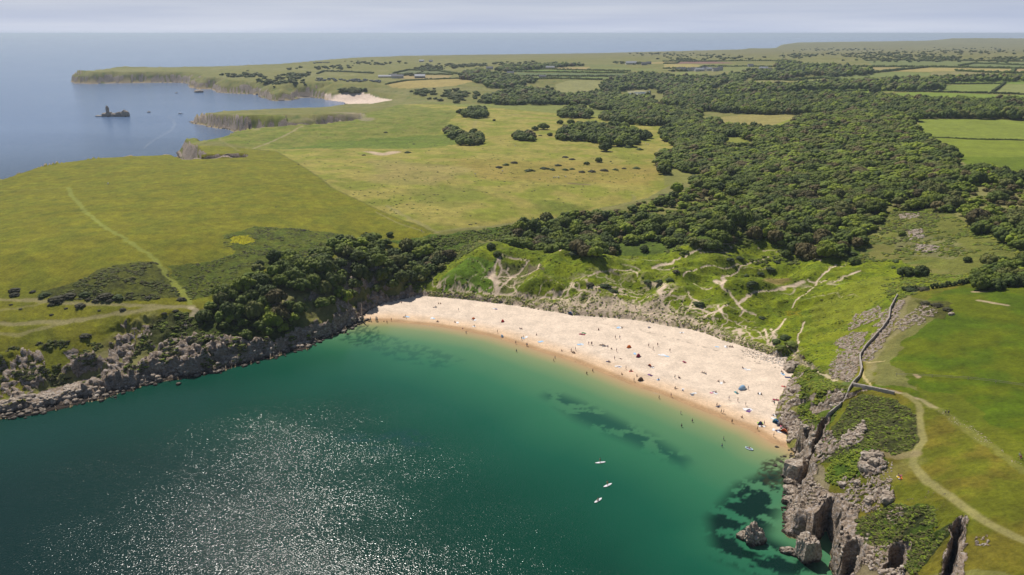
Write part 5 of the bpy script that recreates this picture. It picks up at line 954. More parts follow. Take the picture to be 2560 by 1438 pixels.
for a in [([(2262, 728), (2330, 722), (2400, 712), (2470, 694)], I0, 1.8, 2.2, 'thick dark hedge along the top of the bright green headland field', 5),
 ([(0, 318), (240, 320), (290, 302), (780, 306)], R3, 7, 4, 'dark hedge below the yellow field and the red ploughed strip', 0), ([(0, 284), (90, 282), (110, 268), (370, 268)], R3, 7, 4, 'hedge above the red ploughed strip', 0),
 ([(1350, 306), (1850, 309), (2120, 312), (2490, 318), (2700, 320)], R3, 7, 5, 'long hedge above the row of golden fields', 0), ([(1160, 383), (1300, 364), (1600, 338), (1870, 312)], R3, 7, 5, 'slanting hedge left of the golden fields', 0),
 ([(2080, 336), (2300, 347), (2480, 352), (2700, 354)], R3, 7, 5, 'hedge under the right-hand golden field', 0), ([(2480, 350), (2495, 320)], R3, 7, 4, 'short hedge between the two rightmost golden fields', 0),
 ([(1640, 480), (2000, 488), (2400, 498), (2700, 508)], R3, 4.5, 3.5, 'long low hedge above the brightest green field', 5), ([(2340, 488), (2380, 458), (2425, 422)], R3, 4.5, 3.5, 'slanting hedge between two green fields at the right', 5), ([(2010, 429), (2400, 426)], R3, 4, 3, 'straight hedge across the upper green fields', 5),
 ([(640, 481), (870, 481), (1440, 479)], R3, 4, 3, 'thin dark hedge splitting the bright strip field', 5), ([(1850, 806), (2300, 824), (2700, 832)], R3, 1.6, 1.3, 'thin fence-like hedge across the large right field', 0),
 ([(1220, 324), (1500, 324), (2060, 338)], R2, 6, 4, 'hedge above the bright green strip', 0), ([(1240, 343), (2040, 349)], R2, 6, 4, 'hedge below the bright green strip', 0), ([(1300, 374), (1980, 374)], R2, 6, 4, 'hedge under the blue-green field', 0), ([(1320, 394), (1860, 398)], R2, 6, 4, 'hedge above the pale valley field', 0),
 ([(330, 430), (480, 404), (830, 389), (965, 402)], R2, 5, 3, 'hedge round the top of the large golden barley field', 0), ([(350, 371), (520, 360), (800, 363)], R2, 6, 4, 'hedge above the narrow golden strip', 0), ([(380, 353), (480, 331), (700, 334), (830, 356)], R2, 6, 4, 'hedge above the grey-green field', 0),
 ([(220, 130), (300, 118), (640, 122), (900, 128)], lambda x, y: (600+x*0.45/1.0*0.45+150, 120+y*0.5), 6, 4, 'dark hedge above the camp site field', 0), ([(640, 404), (760, 397), (930, 404), (1130, 387), (1290, 405)], R3, 7, 5, 'hedge round the two small tan fields', 0),
 ([(0, 268), (400, 266), (900, 262)], R3, 8, 4, 'far hedge under the heath', 0), ([(1440, 262), (1900, 255), (2200, 264), (2700, 272)], R3, 8, 4, 'far hedge at the top of the right-hand farmland', 0), ([(2100, 300), (2200, 282), (2700, 300)], R3, 8, 4, 'hedge below the dark far field at the right', 0)]:
    hedge(a[0], a[1], a[2], a[3], a[4], a[5])
# scattered thorn scrub on the far heath
it = []; rg = np.random.default_rng(51)
for (cu, cv, du, dv, nn) in [(1750, 140, 120, 5, 60), (1720, 150, 60, 4, 40), (1830, 147, 60, 4, 40), (2010, 140, 60, 6, 60), (2200, 137, 130, 8, 150), (2420, 128, 130, 8, 120), (2300, 150, 150, 6, 120), (2520, 150, 60, 7, 80), (2100, 125, 120, 4, 70), (1640, 135, 80, 3, 30), (1300, 160, 120, 5, 60), (1150, 165, 80, 5, 50), (1080, 172, 50, 5, 60),
                          (940, 160, 80, 5, 30), (740, 190, 30, 5, 50), (700, 205, 60, 8, 60), (620, 190, 60, 6, 40), (820, 170, 60, 5, 30), (1140, 240, 50, 12, 80), (1060, 232, 30, 8, 30), (880, 228, 30, 5, 60), (1180, 165, 30, 3, 30), (2340, 145, 60, 3, 60), (2250, 143, 30, 3, 50), (1000, 190, 20, 2, 14), (1030, 188, 14, 2, 14), (1560, 158, 20, 2, 14), (1590, 160, 20, 2, 14), (1700, 178, 20, 2, 20), (1910, 178, 40, 4, 50), (1990, 176, 40, 3, 30)]:
    for _ in range(nn):
        u_ = cu+rg.normal()*du*.5; v_ = cv+rg.normal()*dv*.5; x, y = G(u_, v_)
        if math.hypot(x, y) > 9000: continue
        r_ = rg.uniform(4, 11); it.append((x, y, float(zat(x, y))-.5, r_, .6, int(rg.integers(0, 2)), rg.uniform(0, 6), rg.uniform(.7, 1.2)))
tag(merge('scrub', it, {0: LOW[0, 0], 1: LOW[4, 1]}, M_leaf), 'dark thorn scrub dotted over the far heath and fields', kind='stuff')
it = []
for q in range(1500):                    # rushes and small tussocks in the meadows
    poly = [(700, 380, 900), (1000, 330, 300), (1200, 420, 500), (1500, 440, 400), (1000, 500, 300)][q % 5]; u_ = poly[0]+rg.normal()*130; v_ = poly[1]+rg.normal()*35
    if v_ < 262 or u_ > 1640 or (u_ < 640+(v_-374)*2.1 and v_ > 370): continue
    x, y = G(u_, v_); r_ = rg.uniform(.4, 1.3); it.append((x, y, float(zat(x, y))-.2, r_, .45, int(rg.integers(0, 3)), 0, rg.uniform(.8, 1.5)))
tag(merge('tussocks', it, {0: BR[0], 1: BR[1], 2: BR[3]}, M_leaf), 'small tussocks dotted over the pale meadow', kind='stuff')

# lily pond in the valley
pv = np.array([(x, y, float(zat(*pondw[0]))+1.6) for x, y in pondw]); zp = 8.0
bm = bmesh.new(); bm.faces.new([bm.verts.new((x, y, max(float(zat(a, b)) for a, b in pondw)+.5)) for x, y in pondw]); mp_ = bpy.data.meshes.new('lily_pond'); bm.to_mesh(mp_); bm.free()
m, nt, p = nodes('pond_water'); g_ = N(nt, 'ShaderNodeNewGeometry'); z_ = N(nt, 'ShaderNodeTexNoise', i_Scale=0.035, i_Detail=4.0); L(nt, g_.outputs['Position'], z_.inputs['Vector'])
cr2 = N(nt, 'ShaderNodeValToRGB'); cr2.color_ramp.elements[0].position = .47; cr2.color_ramp.elements[0].color = (.02, .03, .04, 1); cr2.color_ramp.elements[1].position = .53; cr2.color_ramp.elements[1].color = (.40, .36, .13, 1); L(nt, z_.outputs[0], cr2.inputs[0]); L(nt, cr2.outputs[0], p.inputs['Base Color']); p.inputs['Roughness'].default_value = .25
mp_.materials.append(m); tag(link('pond', mp_), kind='structure')

# ------------------------------------------------------------------ rocks
M_rock = bpy.data.materials.new('limestone')
def rock_material():
    global M_rock
    m, nt, p = nodes('limestone'); geo = N(nt, 'ShaderNodeNewGeometry'); nz = N(nt, 'ShaderNodeTexNoise', i_Scale=1.1, i_Detail=7.0, i_Roughness=.65); L(nt, geo.outputs['Position'], nz.inputs['Vector'])
    c_ = N(nt, 'ShaderNodeValToRGB'); e = c_.color_ramp.elements; e[0].position = .3; e[0].color = (.13, .10, .085, 1); e[1].position = .7; e[1].color = (.52, .47, .44, 1); x = e.new(.5); x.color = (.35, .28, .21, 1); x = e.new(.57); x.color = (.42, .36, .29, 1); L(nt, nz.outputs[0], c_.inputs[0])
    sx = N(nt, 'ShaderNodeSeparateXYZ'); L(nt, geo.outputs['Position'], sx.inputs[0]); ad = N(nt, 'ShaderNodeMath', operation='MULTIPLY_ADD', i_1=2.0, i_2=-1.0); L(nt, nz.outputs[0], ad.inputs[0]); a2 = N(nt, 'ShaderNodeMath', operation='ADD'); L(nt, ad.outputs[0], a2.inputs[0]); L(nt, sx.outputs[2], a2.inputs[1])
    tr = N(nt, 'ShaderNodeMapRange', i_1=.5, i_2=1.5); L(nt, a2.outputs[0], tr.inputs[0]); mx = N(nt, 'ShaderNodeMix', data_type='RGBA'); L(nt, tr.outputs[0], mx.inputs[0]); mx.inputs[6].default_value = (.045, .034, .024, 1); L(nt, c_.outputs[0], mx.inputs[7])
    L(nt, mx.outputs[2], p.inputs['Base Color']); p.inputs['Roughness'].default_value = .9; bp = N(nt, 'ShaderNodeBump', i_Strength=.8, i_Distance=.5); L(nt, nz.outputs[0], bp.inputs['Height']); L(nt, bp.outputs[0], p.inputs['Normal']); M_rock = m
rock_material()
def rock_geo(seed, sub=4, blocky=0.6, sz=(1, 1, 1), amp=.28, freq=1.5):
    bm = bmesh.new(); bmesh.ops.create_icosphere(bm, subdivisions=sub, radius=1)
    rg = random.Random(seed); off = Vector((rg.uniform(0, 50), rg.uniform(0, 50), rg.uniform(0, 50)))
    for v_ in bm.verts:
        c = v_.co; mxx = max(abs(c.x), abs(c.y), abs(c.z)); b = c/mxx*0.82; c = c.lerp(b, blocky)
        nn = mnoise.noise(c*freq+off)+0.5*mnoise.noise(c*freq*2.3+off)+0.3*mnoise.noise(c*freq*5+off); vd = mnoise.voronoi((c*freq*1.6)+off)[0]; cr_ = min(vd[1]-vd[0], .25)
        c = c*(1+amp*nn+amp*1.2*(cr_-.15)); v_.co = Vector((c.x*sz[0], c.y*sz[1], c.z*sz[2]))
    me = bpy.data.meshes.new('rock'); bm.to_mesh(me); bm.free(); me.materials.append(M_rock); return me
def rock_at(u, v, z, sz, seed, name, label, rot=0.0, **k):
    x, y = PZ(u, v, z); o = link(name, rock_geo(seed, sz=sz, **k), loc=(float(x), float(y), z), rotz=rot); tag(o, label, 'rock', k.get('group')); return o
rock_at(1881, 1350, 0.3, (3.0, 2.6, 4.6), 3, 'sea_stack', 'knobbly grey rock standing alone in the dark weedy water', .3, blocky=.3, amp=.4, sub=5)
rock_at(1856, 1342, 0, (1.9, 1.6, 1.7), 5, 'rock', 'low brown rock at the foot of the lone knobbly stack', .3, blocky=.2)
rock_at(1897, 1356, 0, (1.6, 1.5, 1.3), 6, 'rock', 'low rock on the seaward right of the lone knobbly stack', 1.3, blocky=.2)
rock_at(2017, 1385, 1.2, (3.1, 3.0, 6.6), 8, 'sea_stack', 'tall square-topped grey block standing before the dark cleft', .25, blocky=.85, amp=.17, sub=5)
rock_at(1968, 1380, 0, (2.4, 1.4, 1.5), 9, 'rock', 'small brown rock left of the square-topped block', -.3, blocky=.3)
rock_at(1990, 1388, 0, (1.6, 1.0, .8), 10, 'rock', 'low wet ledge between the small brown rock and the block', -.3, blocky=.3)
rock_at(1985, 1182, 2, (3.3, 3.6, 5.0), 12, 'rock', 'large smooth grey block at the seaward end of the dark crack', .7, blocky=.75, amp=.16)
rock_at(1975, 1205, 0, (2.6, 2.0, 1.4), 13, 'rock', 'dark ledge under the large smooth block', .6, blocky=.5)
rock_at(1978, 1232, .4, (2.2, 2.6, 2.2), 14, 'rock', 'brown boulder below the ledge in the shallows', .2, blocky=.4)
rock_at(1972, 1255, .3, (2.0, 2.2, 1.8), 15, 'rock', 'brown boulder nearest the rocky headland slab', .9, blocky=.4)
for k, (u, v, z, s, lb) in enumerate([(2172, 1142, 18, 2.2, 'biggest pale boulder of the outcrop beside the cliff path'), (2183, 1155, 18, 1.8, 'grey boulder below the biggest of the outcrop'), (2162, 1170, 17, 1.9, 'tilted boulder at the lower left of the outcrop'), (2196, 1140, 19, 1.5, 'upper right boulder of the outcrop by the path'), (2178, 1175, 17, 1.3, 'lowest boulder of the outcrop beside the path'),
                               (2216, 1240, 16, 1.5, 'two-tone boulder near the picnic blanket'), (2218, 1252, 16, 1.6, 'dark boulder under the two-tone one'), (2175, 1252, 15, 1.6, 'boulder in the middle of the scattered stones'), (2195, 1232, 16, 1.2, 'small pale boulder among the scattered stones'), (2106, 1212, 13, 1.1, 'pale boulder on the lower left grass'), (2142, 1208, 14, 1.0, 'pale boulder on the grass right of the other'),
                               (1972, 925, 1.5, 2.6, 'cave-topped dark rock at the sand corner below the fence'), (1985, 915, 3, 2.6, 'grey rock above the sand corner below the fence'), (2378, 787, 30, 1.2, 'single grey boulder on the bright green field')]):
    x, y = G(u, v); o = link('boulder', rock_geo(40+k, 3, .45, (s*1.1, s*.9, s*.8), .3), loc=(x, y, float(zat(x, y))+.15*s), rotz=k); tag(o, lb, 'boulder', 'boulders of the right headland')
for k, (u, v, s, lb) in enumerate([(400, 935, 2.6, 'big grey boulder at the waterline under the left cliff'), (455, 925, 2.4, 'grey boulder in the rockfall under the left cliff'), (500, 915, 2.6, 'pale boulder in the middle of the rockfall'), (545, 905, 2.6, 'pale boulder at the right of the rockfall'), (585, 905, 2.4, 'boulder on the wet ledge beyond the rockfall'), (625, 890, 2.6, 'square boulder below the hanging bushes'), (240, 965, 3.0, 'lumpy brown rock on the far left ledge'), (180, 985, 3.2, 'flat-topped brown rock on the far left ledge'), (120, 1005, 3.0, 'brown rock low on the left ledge'), (60, 1010, 3.2, 'large brown rock near the left frame edge'), (20, 1020, 2.8, 'leftmost brown rock of the ledge'), (300, 960, 2.6, 'slanting grey rock at the gully mouth')]):
    x, y = PZ(u, v, 0.5); o = link('boulder', rock_geo(80+k, 4, .45, (s*1.5, s, s*.75), .34), loc=(float(x), float(y), max(0.4, float(zat(x, y))*.6)), rotz=k*.7+.3); tag(o, lb, 'boulder', 'boulders below the left cliff')
# church-like stack in the far bay, one rock with a tower
bm = bmesh.new()
for (du, sx_, sy_, sz_, zc, sd) in [(-6, 2.6, 3, 9.5, 9.5, 2), (-10, 8, 6, 6.5, 1, 1), (-2, 5, 5, 5.5, 3, 6), (12, 12, 6, 5.0, 0.5, 3), (28, 12, 7, 7.5, 1, 4), (36, 7, 6, 8.5, 2.5, 7), (-26, 9, 4, 1.6, .2, 5)]:
    me = rock_geo(60+sd, 3, .4, (sx_, sy_, sz_), .25); me.transform(__import__('mathutils').Matrix.Translation((du*1400/1900, 0, zc))); bm.from_mesh(me)
me = bpy.data.meshes.new('sea_stack'); bm.to_mesh(me); bm.free(); me.materials.append(M_rock); x, y = PZ(277, 291, 0); tag(link('sea_stack', me, loc=(float(x), float(y), 0)), 'dark offshore stack with a church-like tower in the open bay', 'rock')
for (u, v, s, lb) in [(497, 231, 9, 'dark islet off the cliffs below the far headland'), (645, 237, 5, 'little rock off the cliff near the far sandy bay'), (441, 233, 2.5, 'tiny rock awash left of the dark islet'), (372, 281, 2.5, 'tiny rock awash right of the tower stack')]:
    x, y = PZ(u, v, 0); tag(link('rock', rock_geo(int(u), 3, .3, (s*1.4, s, s*.7), .3), loc=(float(x), float(y), 0)), lb, 'rock', 'rocks awash in the far bay')
# loose stones (nobody could count them)
ST = {}
for k in range(5):
    me = rock_geo(200+k, 2, .5, (1, .8, .6), .35); V_ = np.array([q.co[:] for q in me.vertices]); F_ = np.array([list(q.vertices) for q in me.polygons]); ST[k] = (V_, F_, np.ones((len(V_), 3)))
it = []
def stones(poly, nn, rr, seed, off=0.0):
    for q in scatter(poly, nn, rr, [0, 1, 2, 3, 4], 1.0, -.05, 5, seed, off, avoid=False): it.append((q[0], q[1], q[2]+.1*q[3]+.0, q[3], q[4], q[5], q[6], 1))
stones([(2085, 855), (2130, 830), (2170, 830), (2150, 880), (2148, 920), (2125, 955), (2095, 950), (2070, 935), (2080, 905)], 200, (.2, .55), 61)
stones([(2160, 900), (2200, 830), (2240, 760), (2262, 745), (2250, 790), (2215, 850), (2185, 900)], 260, (.25, .7), 62)
stones([(2140, 1190), (2180, 1125), (2235, 1150), (2235, 1240), (2200, 1280), (2100, 1290), (2100, 1240)], 260, (.12, .42), 63)
stones([(2090, 1110), (2110, 1090), (2160, 1052), (2165, 1070), (2150, 1110), (2120, 1125)], 120, (.3, .9), 64)
stones([(2065, 1000), (2105, 975), (2112, 985), (2098, 1015), (2070, 1025)], 120, (.3, .8), 65)
stones([(2290, 770), (2345, 775), (2340, 800), (2250, 830), (2250, 800)], 70, (.3, .8), 66)
stones([(2330, 1015), (2420, 1055), (2500, 1120), (2560, 1160), (2540, 1165), (2400, 1070)], 120, (.08, .22), 67)
stones([(1955, 1190), (2060, 1220), (2060, 1310), (1955, 1320)], 200, (.2, .6), 68); stones([(2090, 1300), (2160, 1330), (2260, 1400), (2260, 1460), (2090, 1460)], 160, (.2, .7), 69)
stones([(1940, 1040), (1960, 985), (1985, 940), (2010, 1050), (2060, 1110), (2010, 1170), (1985, 1140)], 350, (.4, 1.2), 70); stones([(2270, 575), (2305, 572), (2310, 595), (2275, 600)], 80, (.4, 1.2), 71); stones([(2290, 610), (2350, 615), (2340, 632), (2290, 630)], 80, (.4, 1.1), 72)
rg = np.random.default_rng(77); cp = np.array([c[:2] for c in coast[2:19]])
for q in range(420):
    i = int(rg.integers(0, len(cp)-1)); t_ = rg.random(); b = cp[i]*(1-t_)+cp[i+1]*t_+rg.normal(0, 1, 2)*np.array([2.0, 2.5])+np.array([0, 3.0]); r_ = rg.uniform(.3, 1.4); z_ = float(zat(b[0], b[1]))
    if z_ > 5: continue
    it.append((b[0], b[1], max(z_, 0)+.1*r_, r_, 1.0, int(rg.integers(0, 5)), rg.uniform(0, 6), 1))
Pb = [(1850, 880), (1900, 874), (1975, 890), (1990, 925), (1950, 915), (1900, 900)]; w = [PZ(u_, v_, 3.5) for u_, v_ in Pb]
for q in range(420):
    u_ = 1985-rg.random()**1.7*130; v_ = 905-(1985-u_)*.22+rg.normal()*9; x, y = G(u_, v_)
    r_ = rg.uniform(.1, .38); it.append((x, y, float(zat(x, y))+.03, r_, .8, int(rg.integers(0, 5)), rg.uniform(0, 6), 1))
for q in range(60): u_ = 1985+rg.normal()*22; v_ = 1150+rg.normal()*20; x, y = PZ(u_, v_, 0); it.append((float(x), float(y), 0.0, rg.uniform(.3, .9), .6, int(rg.integers(0, 5)), rg.uniform(0, 6), 1))
o = merge('loose_stones', it, ST, M_rock); tag(o, 'loose limestone rubble on the slopes and along the shore', kind='stuff')

# ------------------------------------------------------------------ stone walls, steps fence
M_wall = plain('dry_stone', (0.36, 0.32, 0.28), .95, .45, 2.2)
def wall(pts, h, wd, label, z=22):
    P = [G(u_, v_) for u_, v_ in pts]; S_ = []
    for (a, b), (c, d) in zip(P[:-1], P[1:]):
        k = max(1, int(math.hypot(c-a, d-b)/.8))
        for i in range(k): S_.append((a+(c-a)*i/k, b+(d-b)*i/k))
    S_.append(P[-1]); S_ = np.array(S_); rg = np.random.default_rng(5); Z_ = zat(S_[:, 0], S_[:, 1]); Z_ = np.convolve(np.pad(Z_, 3, mode='edge'), np.ones(7)/7, 'valid')
    d_ = np.gradient(S_, axis=0); d_ /= np.linalg.norm(d_, axis=1)[:, None]; nrm = np.stack([-d_[:, 1], d_[:, 0]], 1); c0 = np.array([S_[0, 0], S_[0, 1], Z_[0]])
    rings = []
    for (o_, zz) in [(-.5, -1.0), (-.5, .35), (-.42, .75), (-.36, 1.0), (0, 1.07), (.36, 1.0), (.42, .75), (.5, .35), (.5, -1.0)]:
        j = rg.uniform(-.07, .07, (len(S_), 3)); rings.append(np.stack([S_[:, 0]+nrm[:, 0]*o_*wd, S_[:, 1]+nrm[:, 1]*o_*wd, Z_+zz*h], 1)+j-c0)
    V_ = np.stack(rings, 1).reshape(-1, 3); k = 9; n_ = len(S_); F_ = [(i*k+j, i*k+j+1, (i+1)*k+j+1, (i+1)*k+j) for i in range(n_-1) for j in range(k-1)]
    o = link('stone_wall', mesh_np('stone_wall', V_, np.array(F_), M_wall), loc=tuple(c0)); tag(o, label, 'wall', 'dry-stone walls of the headland'); return o
wall([(2243, 742), (2225, 775), (2222, 800), (2205, 825), (2186, 845), (2165, 868), (2150, 890), (2150, 905), (2154, 925), (2148, 945), (2130, 965), (2118, 985), (2098, 1018), (2072, 1042), (2066, 1058)], 1.35, .6, 'long grey dry-stone wall winding down the headland to the cliff edge')
wall([(2131, 966), (2165, 972), (2205, 980), (2235, 986)], 1.2, .6, 'short straight wall branching right from the long winding wall')
M_wood = plain('weathered_wood', (0.30, 0.26, 0.21), .85, .25, 4)
def box(bm, c, s, rot=0.0):
    r = bmesh.ops.create_cube(bm, size=1.0); ca, sa = math.cos(rot), math.sin(rot)
    for v_ in r['verts']:
        x, y, z = v_.co.x*s[0], v_.co.y*s[1], v_.co.z*s[2]; v_.co = Vector((c[0]+x*ca-y*sa, c[1]+x*sa+y*ca, c[2]+z))
    return r
def bm_mesh(name, bm, *mats):
    me = bpy.data.meshes.new(name); bm.to_mesh(me); bm.free()
    for q in mats: me.materials.append(q)
    return me
def fence(pts, label, step=2.0, h=1.2):
    P = [G(u_, v_) for u_, v_ in pts]; S_ = []
    for (a, b), (c, d) in zip(P[:-1], P[1:]):
        k = max(1, int(math.hypot(c-a, d-b)/step)); S_ += [(a+(c-a)*i/k, b+(d-b)*i/k) for i in range(k)]
    S_.append(P[-1]); z0 = float(zat(*S_[0])); root = link('wooden_fence', None, loc=(S_[0][0], S_[0][1], z0)); bm = bmesh.new()
    for (x, y) in S_:
        bq = bmesh.new(); box(bq, (0, 0, h/2-.15), (.13, .13, h+.3)); link('post', bm_mesh('post', bq, M_wood), root, (x-S_[0][0], y-S_[0][1], float(zat(x, y))-z0))
    for (a, b), (c, d) in zip(S_[:-1], S_[1:]):
        for hh in (.55, 1.05):
            V0 = Vector((a-S_[0][0], b-S_[0][1], float(zat(a, b))-z0+hh)); V1 = Vector((c-S_[0][0], d-S_[0][1], float(zat(c, d))-z0+hh)); r = bmesh.ops.create_cube(bm, size=1.0); dv = V1-V0; Mx = dv.to_track_quat('X', 'Z').to_matrix().to_4x4(); Mx.translation = (V0+V1)/2
            for v_ in r['verts']: v_.co = Mx @ Vector((v_.co.x*dv.length, v_.co.y*.05, v_.co.z*.12))
    link('rail', bm_mesh('rail', bm, M_wood), root); tag(root, label, 'fence')
fence([(1984, 886), (2000, 897), (2020, 912), (2042, 926)], 'grey wooden fence along the steps down to the sand', 1.6)
fence([(2240, 940), (2330, 944), (2420, 950), (2560, 968)], 'thin post fence across the bright green field', 7.0, 1.1)

# ------------------------------------------------------------------ people
def skin_person(pose):
    """verts with radii; edges; returns body, clothing and hair meshes"""
    V_, E_, R_ = [], [], []
    def add(p, r, parent=None):
        V_.append(Vector(p)); R_.append(r)
        if parent is not None: E_.append((parent, len(V_)-1))
        return len(V_)-1
    st = dict(stand=dict(hip=.92, lean=0, legs=((.10, 0, .48, .10, 0, .06), (-.10, 0, .48, -.10, 0, .06)), arms=((.24, .02, 1.12, .26, .08, .86), (-.24, .02, 1.12, -.26, .08, .86))),
              walk=dict(hip=.91, lean=.04, legs=((.10, .18, .50, .10, .26, .07), (-.10, .05, .48, -.10, -.30, .10)), arms=((.24, -.10, 1.14, .25, -.08, .88), (-.24, .12, 1.14, -.24, .28, .94))),
              sit=dict(hip=.14, lean=-.12, legs=((.14, .42, .42, .13, .62, .06), (-.14, .40, .36, -.13, .66, .06)), arms=((.26, -.12, .40, .28, -.22, .10), (-.26, .05, .42, -.22, .28, .38))),
              paddle=dict(hip=.88, lean=.10, legs=((.14, .06, .46, .15, 0, .06), (-.14, .06, .46, -.15, 0, .06)), arms=((.27, .16, 1.18, .20, .38, 1.12), (-.27, .14, 1.10, -.10, .36, .92))),
              lie=dict(hip=.12, lean=0))[pose]
    if pose == 'lie':
        p = add((0, 0, .13), .13); c = add((0, .28, .15), .14, p); n_ = add((0, .50, .15), .07, c); h = add((0, .66, .17), .10, n_); add((0, .78, .17), .085, h)
        sh = [(.18, .44, .14), (-.18, .44, .14)]; el = [(.34, .22, .10), (-.36, .50, .10)]; ha = [(.30, -.02, .08), (-.20, .70, .10)]; kn = [(.11, -.46, .13), (-.12, -.44, .22)]; an = [(.11, -.86, .08), (-.13, -.80, .08)]; toe = [(.12, -.90, .20), (-.14, -.84, .20)]
    else:
        hz, ln = st['hip'], st['lean']; p = add((0, 0, hz), .13); c = add((0, ln*.5, hz+.30), .145, p); n_ = add((0, ln, hz+.55), .065, c); h = add((0, ln+.02, hz+.72), .095, n_); add((0, ln+.01, hz+.84), .08, h)
        sh = [(.19, ln, hz+.48), (-.19, ln, hz+.48)]; el = []; ha = []; kn = []; an = []; toe = []
        for q in st['legs']: kn.append(q[:3]); an.append(q[3:]); toe.append((q[3], q[4]+.16, q[5]-.03))
        for q in st['arms']: el.append(q[:3]); ha.append(q[3:])
    add((V_[h].x, V_[h].y+(.10 if pose != 'lie' else 0), V_[h].z+(0 if pose != 'lie' else .10)), .022, h)
    for i in (0, 1):
        s_ = add(sh[i], .065, c); e = add(el[i], .042, s_); w_ = add(ha[i], .028, e); d = (Vector(ha[i])-Vector(el[i])).normalized(); sd = d.cross(Vector((.3, 1, .2))).normalized(); up = d.cross(sd)
        pm = add(Vector(ha[i])+d*.07, .036, w_)
        for k, ln_ in enumerate((.085, .10, .095, .07)): add(V_[pm]+d*ln_+sd*(k-1.5)*.022+up*.02, .010, pm)
        add(V_[w_]+d*.06+sd*-.055, .012, w_)
    hp = []
    for i in (0, 1): hj = add((.10 if i == 0 else -.10, V_[p].y, V_[p].z-.03), .095, p); k = add(kn[i], .065, hj); a_ = add(an[i], .042, k); add(toe[i], .035, a_); hp.append((hj, k))
    def build(nm, vs, es, rs, sub=1):
        me = bpy.data.meshes.new(nm); me.from_pydata(vs, es, []); o = bpy.data.objects.new(nm, me); COL.objects.link(o); md = o.modifiers.new('s', 'SKIN'); md.use_smooth_shade = True
        for sv, r in zip(me.skin_vertices[0].data, rs): sv.radius = (r, r)
        me.skin_vertices[0].data[0].use_root = True
        o.modifiers.new('u', 'SUBSURF').levels = sub; dg = bpy.context.evaluated_depsgraph_get(); r_ = bpy.data.meshes.new_from_object(o.evaluated_get(dg)); bpy.data.objects.remove(o); r_.name = nm; return r_
    body = build('person', V_, E_, R_)
    hj0, k0 = hp[0]; hj1, k1 = hp[1]; V2 = [V_[p], V_[c].lerp(V_[n_], .25), V_[c], V_[hj0], V_[hj0].lerp(V_[k0], .55), V_[hj1], V_[hj1].lerp(V_[k1], .55)]
    cl = build('clothing', V2, [(0, 2), (2, 1), (0, 3), (3, 4), (0, 5), (5, 6)], [.165, .165, .172, .125, .10, .125, .10])
    bm = bmesh.new(); bmesh.ops.create_icosphere(bm, subdivisions=2, radius=.118)
    hc = V_[h].lerp(V_[h+1], .45)+Vector((0, -.018, .012) if pose != 'lie' else (0, .012, -.012))
    bmesh.ops.delete(bm, geom=[f for f in bm.faces if (f.calc_center_median().y > .05 and f.calc_center_median().z < .05 and pose != 'lie') or (pose == 'lie' and f.calc_center_median().z > .07)], context='FACES')
    for v_ in bm.verts: v_.co = v_.co+hc
    hr = bpy.data.meshes.new('hair'); bm.to_mesh(hr); bm.free(); return body, cl, hr
M_skin = plain('skin', (0.40, 0.235, 0.165), .6, .08, 5); M_hair = plain('hair', (0.05, 0.032, 0.02), .6, .2, 8)
def objcol_material(name, rough=.8):
    m, nt, p = nodes(name); oi = N(nt, 'ShaderNodeObjectInfo'); tc = N(nt, 'ShaderNodeTexCoord'); nz = N(nt, 'ShaderNodeTexNoise', i_Scale=6.0, i_Detail=2.0); L(nt, tc.outputs['Object'], nz.inputs['Vector']); mr = N(nt, 'ShaderNodeMapRange', i_3=.85, i_4=1.15); L(nt, nz.outputs[0], mr.inputs[0])
    s = N(nt, 'ShaderNodeVectorMath', operation='SCALE'); L(nt, oi.outputs['Color'], s.inputs[0]); L(nt, mr.outputs[0], s.inputs['Scale']); L(nt, s.outputs[0], p.inputs['Base Color']); p.inputs['Roughness'].default_value = rough; return m
M_cloth = objcol_material('dyed_cloth')
PPL = {}
for ps in ('stand', 'walk', 'sit', 'lie', 'paddle'):
    b, c_, h_ = skin_person(ps); b.materials.clear(); b.materials.append(M_skin); c_.materials.clear(); c_.materials.append(M_cloth); h_.materials.append(M_hair); PPL[ps] = (b, c_, h_)
CLR = {'navy': (.02, .03, .10), 'black': (.012, .012, .015), 'red': (.50, .02, .02), 'white': (.75, .75, .75), 'blue': (.04, .16, .45), 'pale blue': (.35, .55, .75), 'grey': (.2, .2, .22), 'green': (.04, .18, .05), 'pink': (.60, .15, .25), 'purple': (.14, .05, .22), 'orange': (.75, .17, .02), 'yellow': (.75, .5, .03), 'brown': (.12, .07, .04), 'teal': (.02, .25, .28), 'crimson': (.28, .01, .05), 'lime': (.3, .65, .06)}
NAMED = []                               # (object, base label, u)
def person(u, v, pose, colr, where, z=None, rot=None, zoff=0.0):
    if z is None: x, y = G(u, v); z = float(zat(x, y))
    else: x, y = [float(q) for q in PZ(u, v, z)]
    b, c_, h_ = PPL[pose]; o = link('person', b, loc=(x, y, z+zoff), rotz=(u*7.3 % 6.28) if rot is None else rot); k = link('clothing', c_, o); k.color = (*CLR[colr], 1); link('hair', h_, o)
    o['category'] = 'person'; NAMED.append((o, f"person in {colr} {dict(stand='standing', walk='walking', sit='sitting', lie='lying down', paddle='standing with a paddle')[pose]} {where}", u)); return o
A_ = lambda x, y: (900+x/4.267, 720+y/4.267)
B_ = lambda x, y: (1400+x/3.595, 760+y/3.595)
cols = ['navy', 'black', 'grey', 'red', 'blue', 'white', 'purple', 'brown', 'black', 'navy', 'teal', 'pink']
ci = [0]
def nc(): ci[0] += 1; return cols[(ci[0]*5+ci[0]//3) % len(cols)]
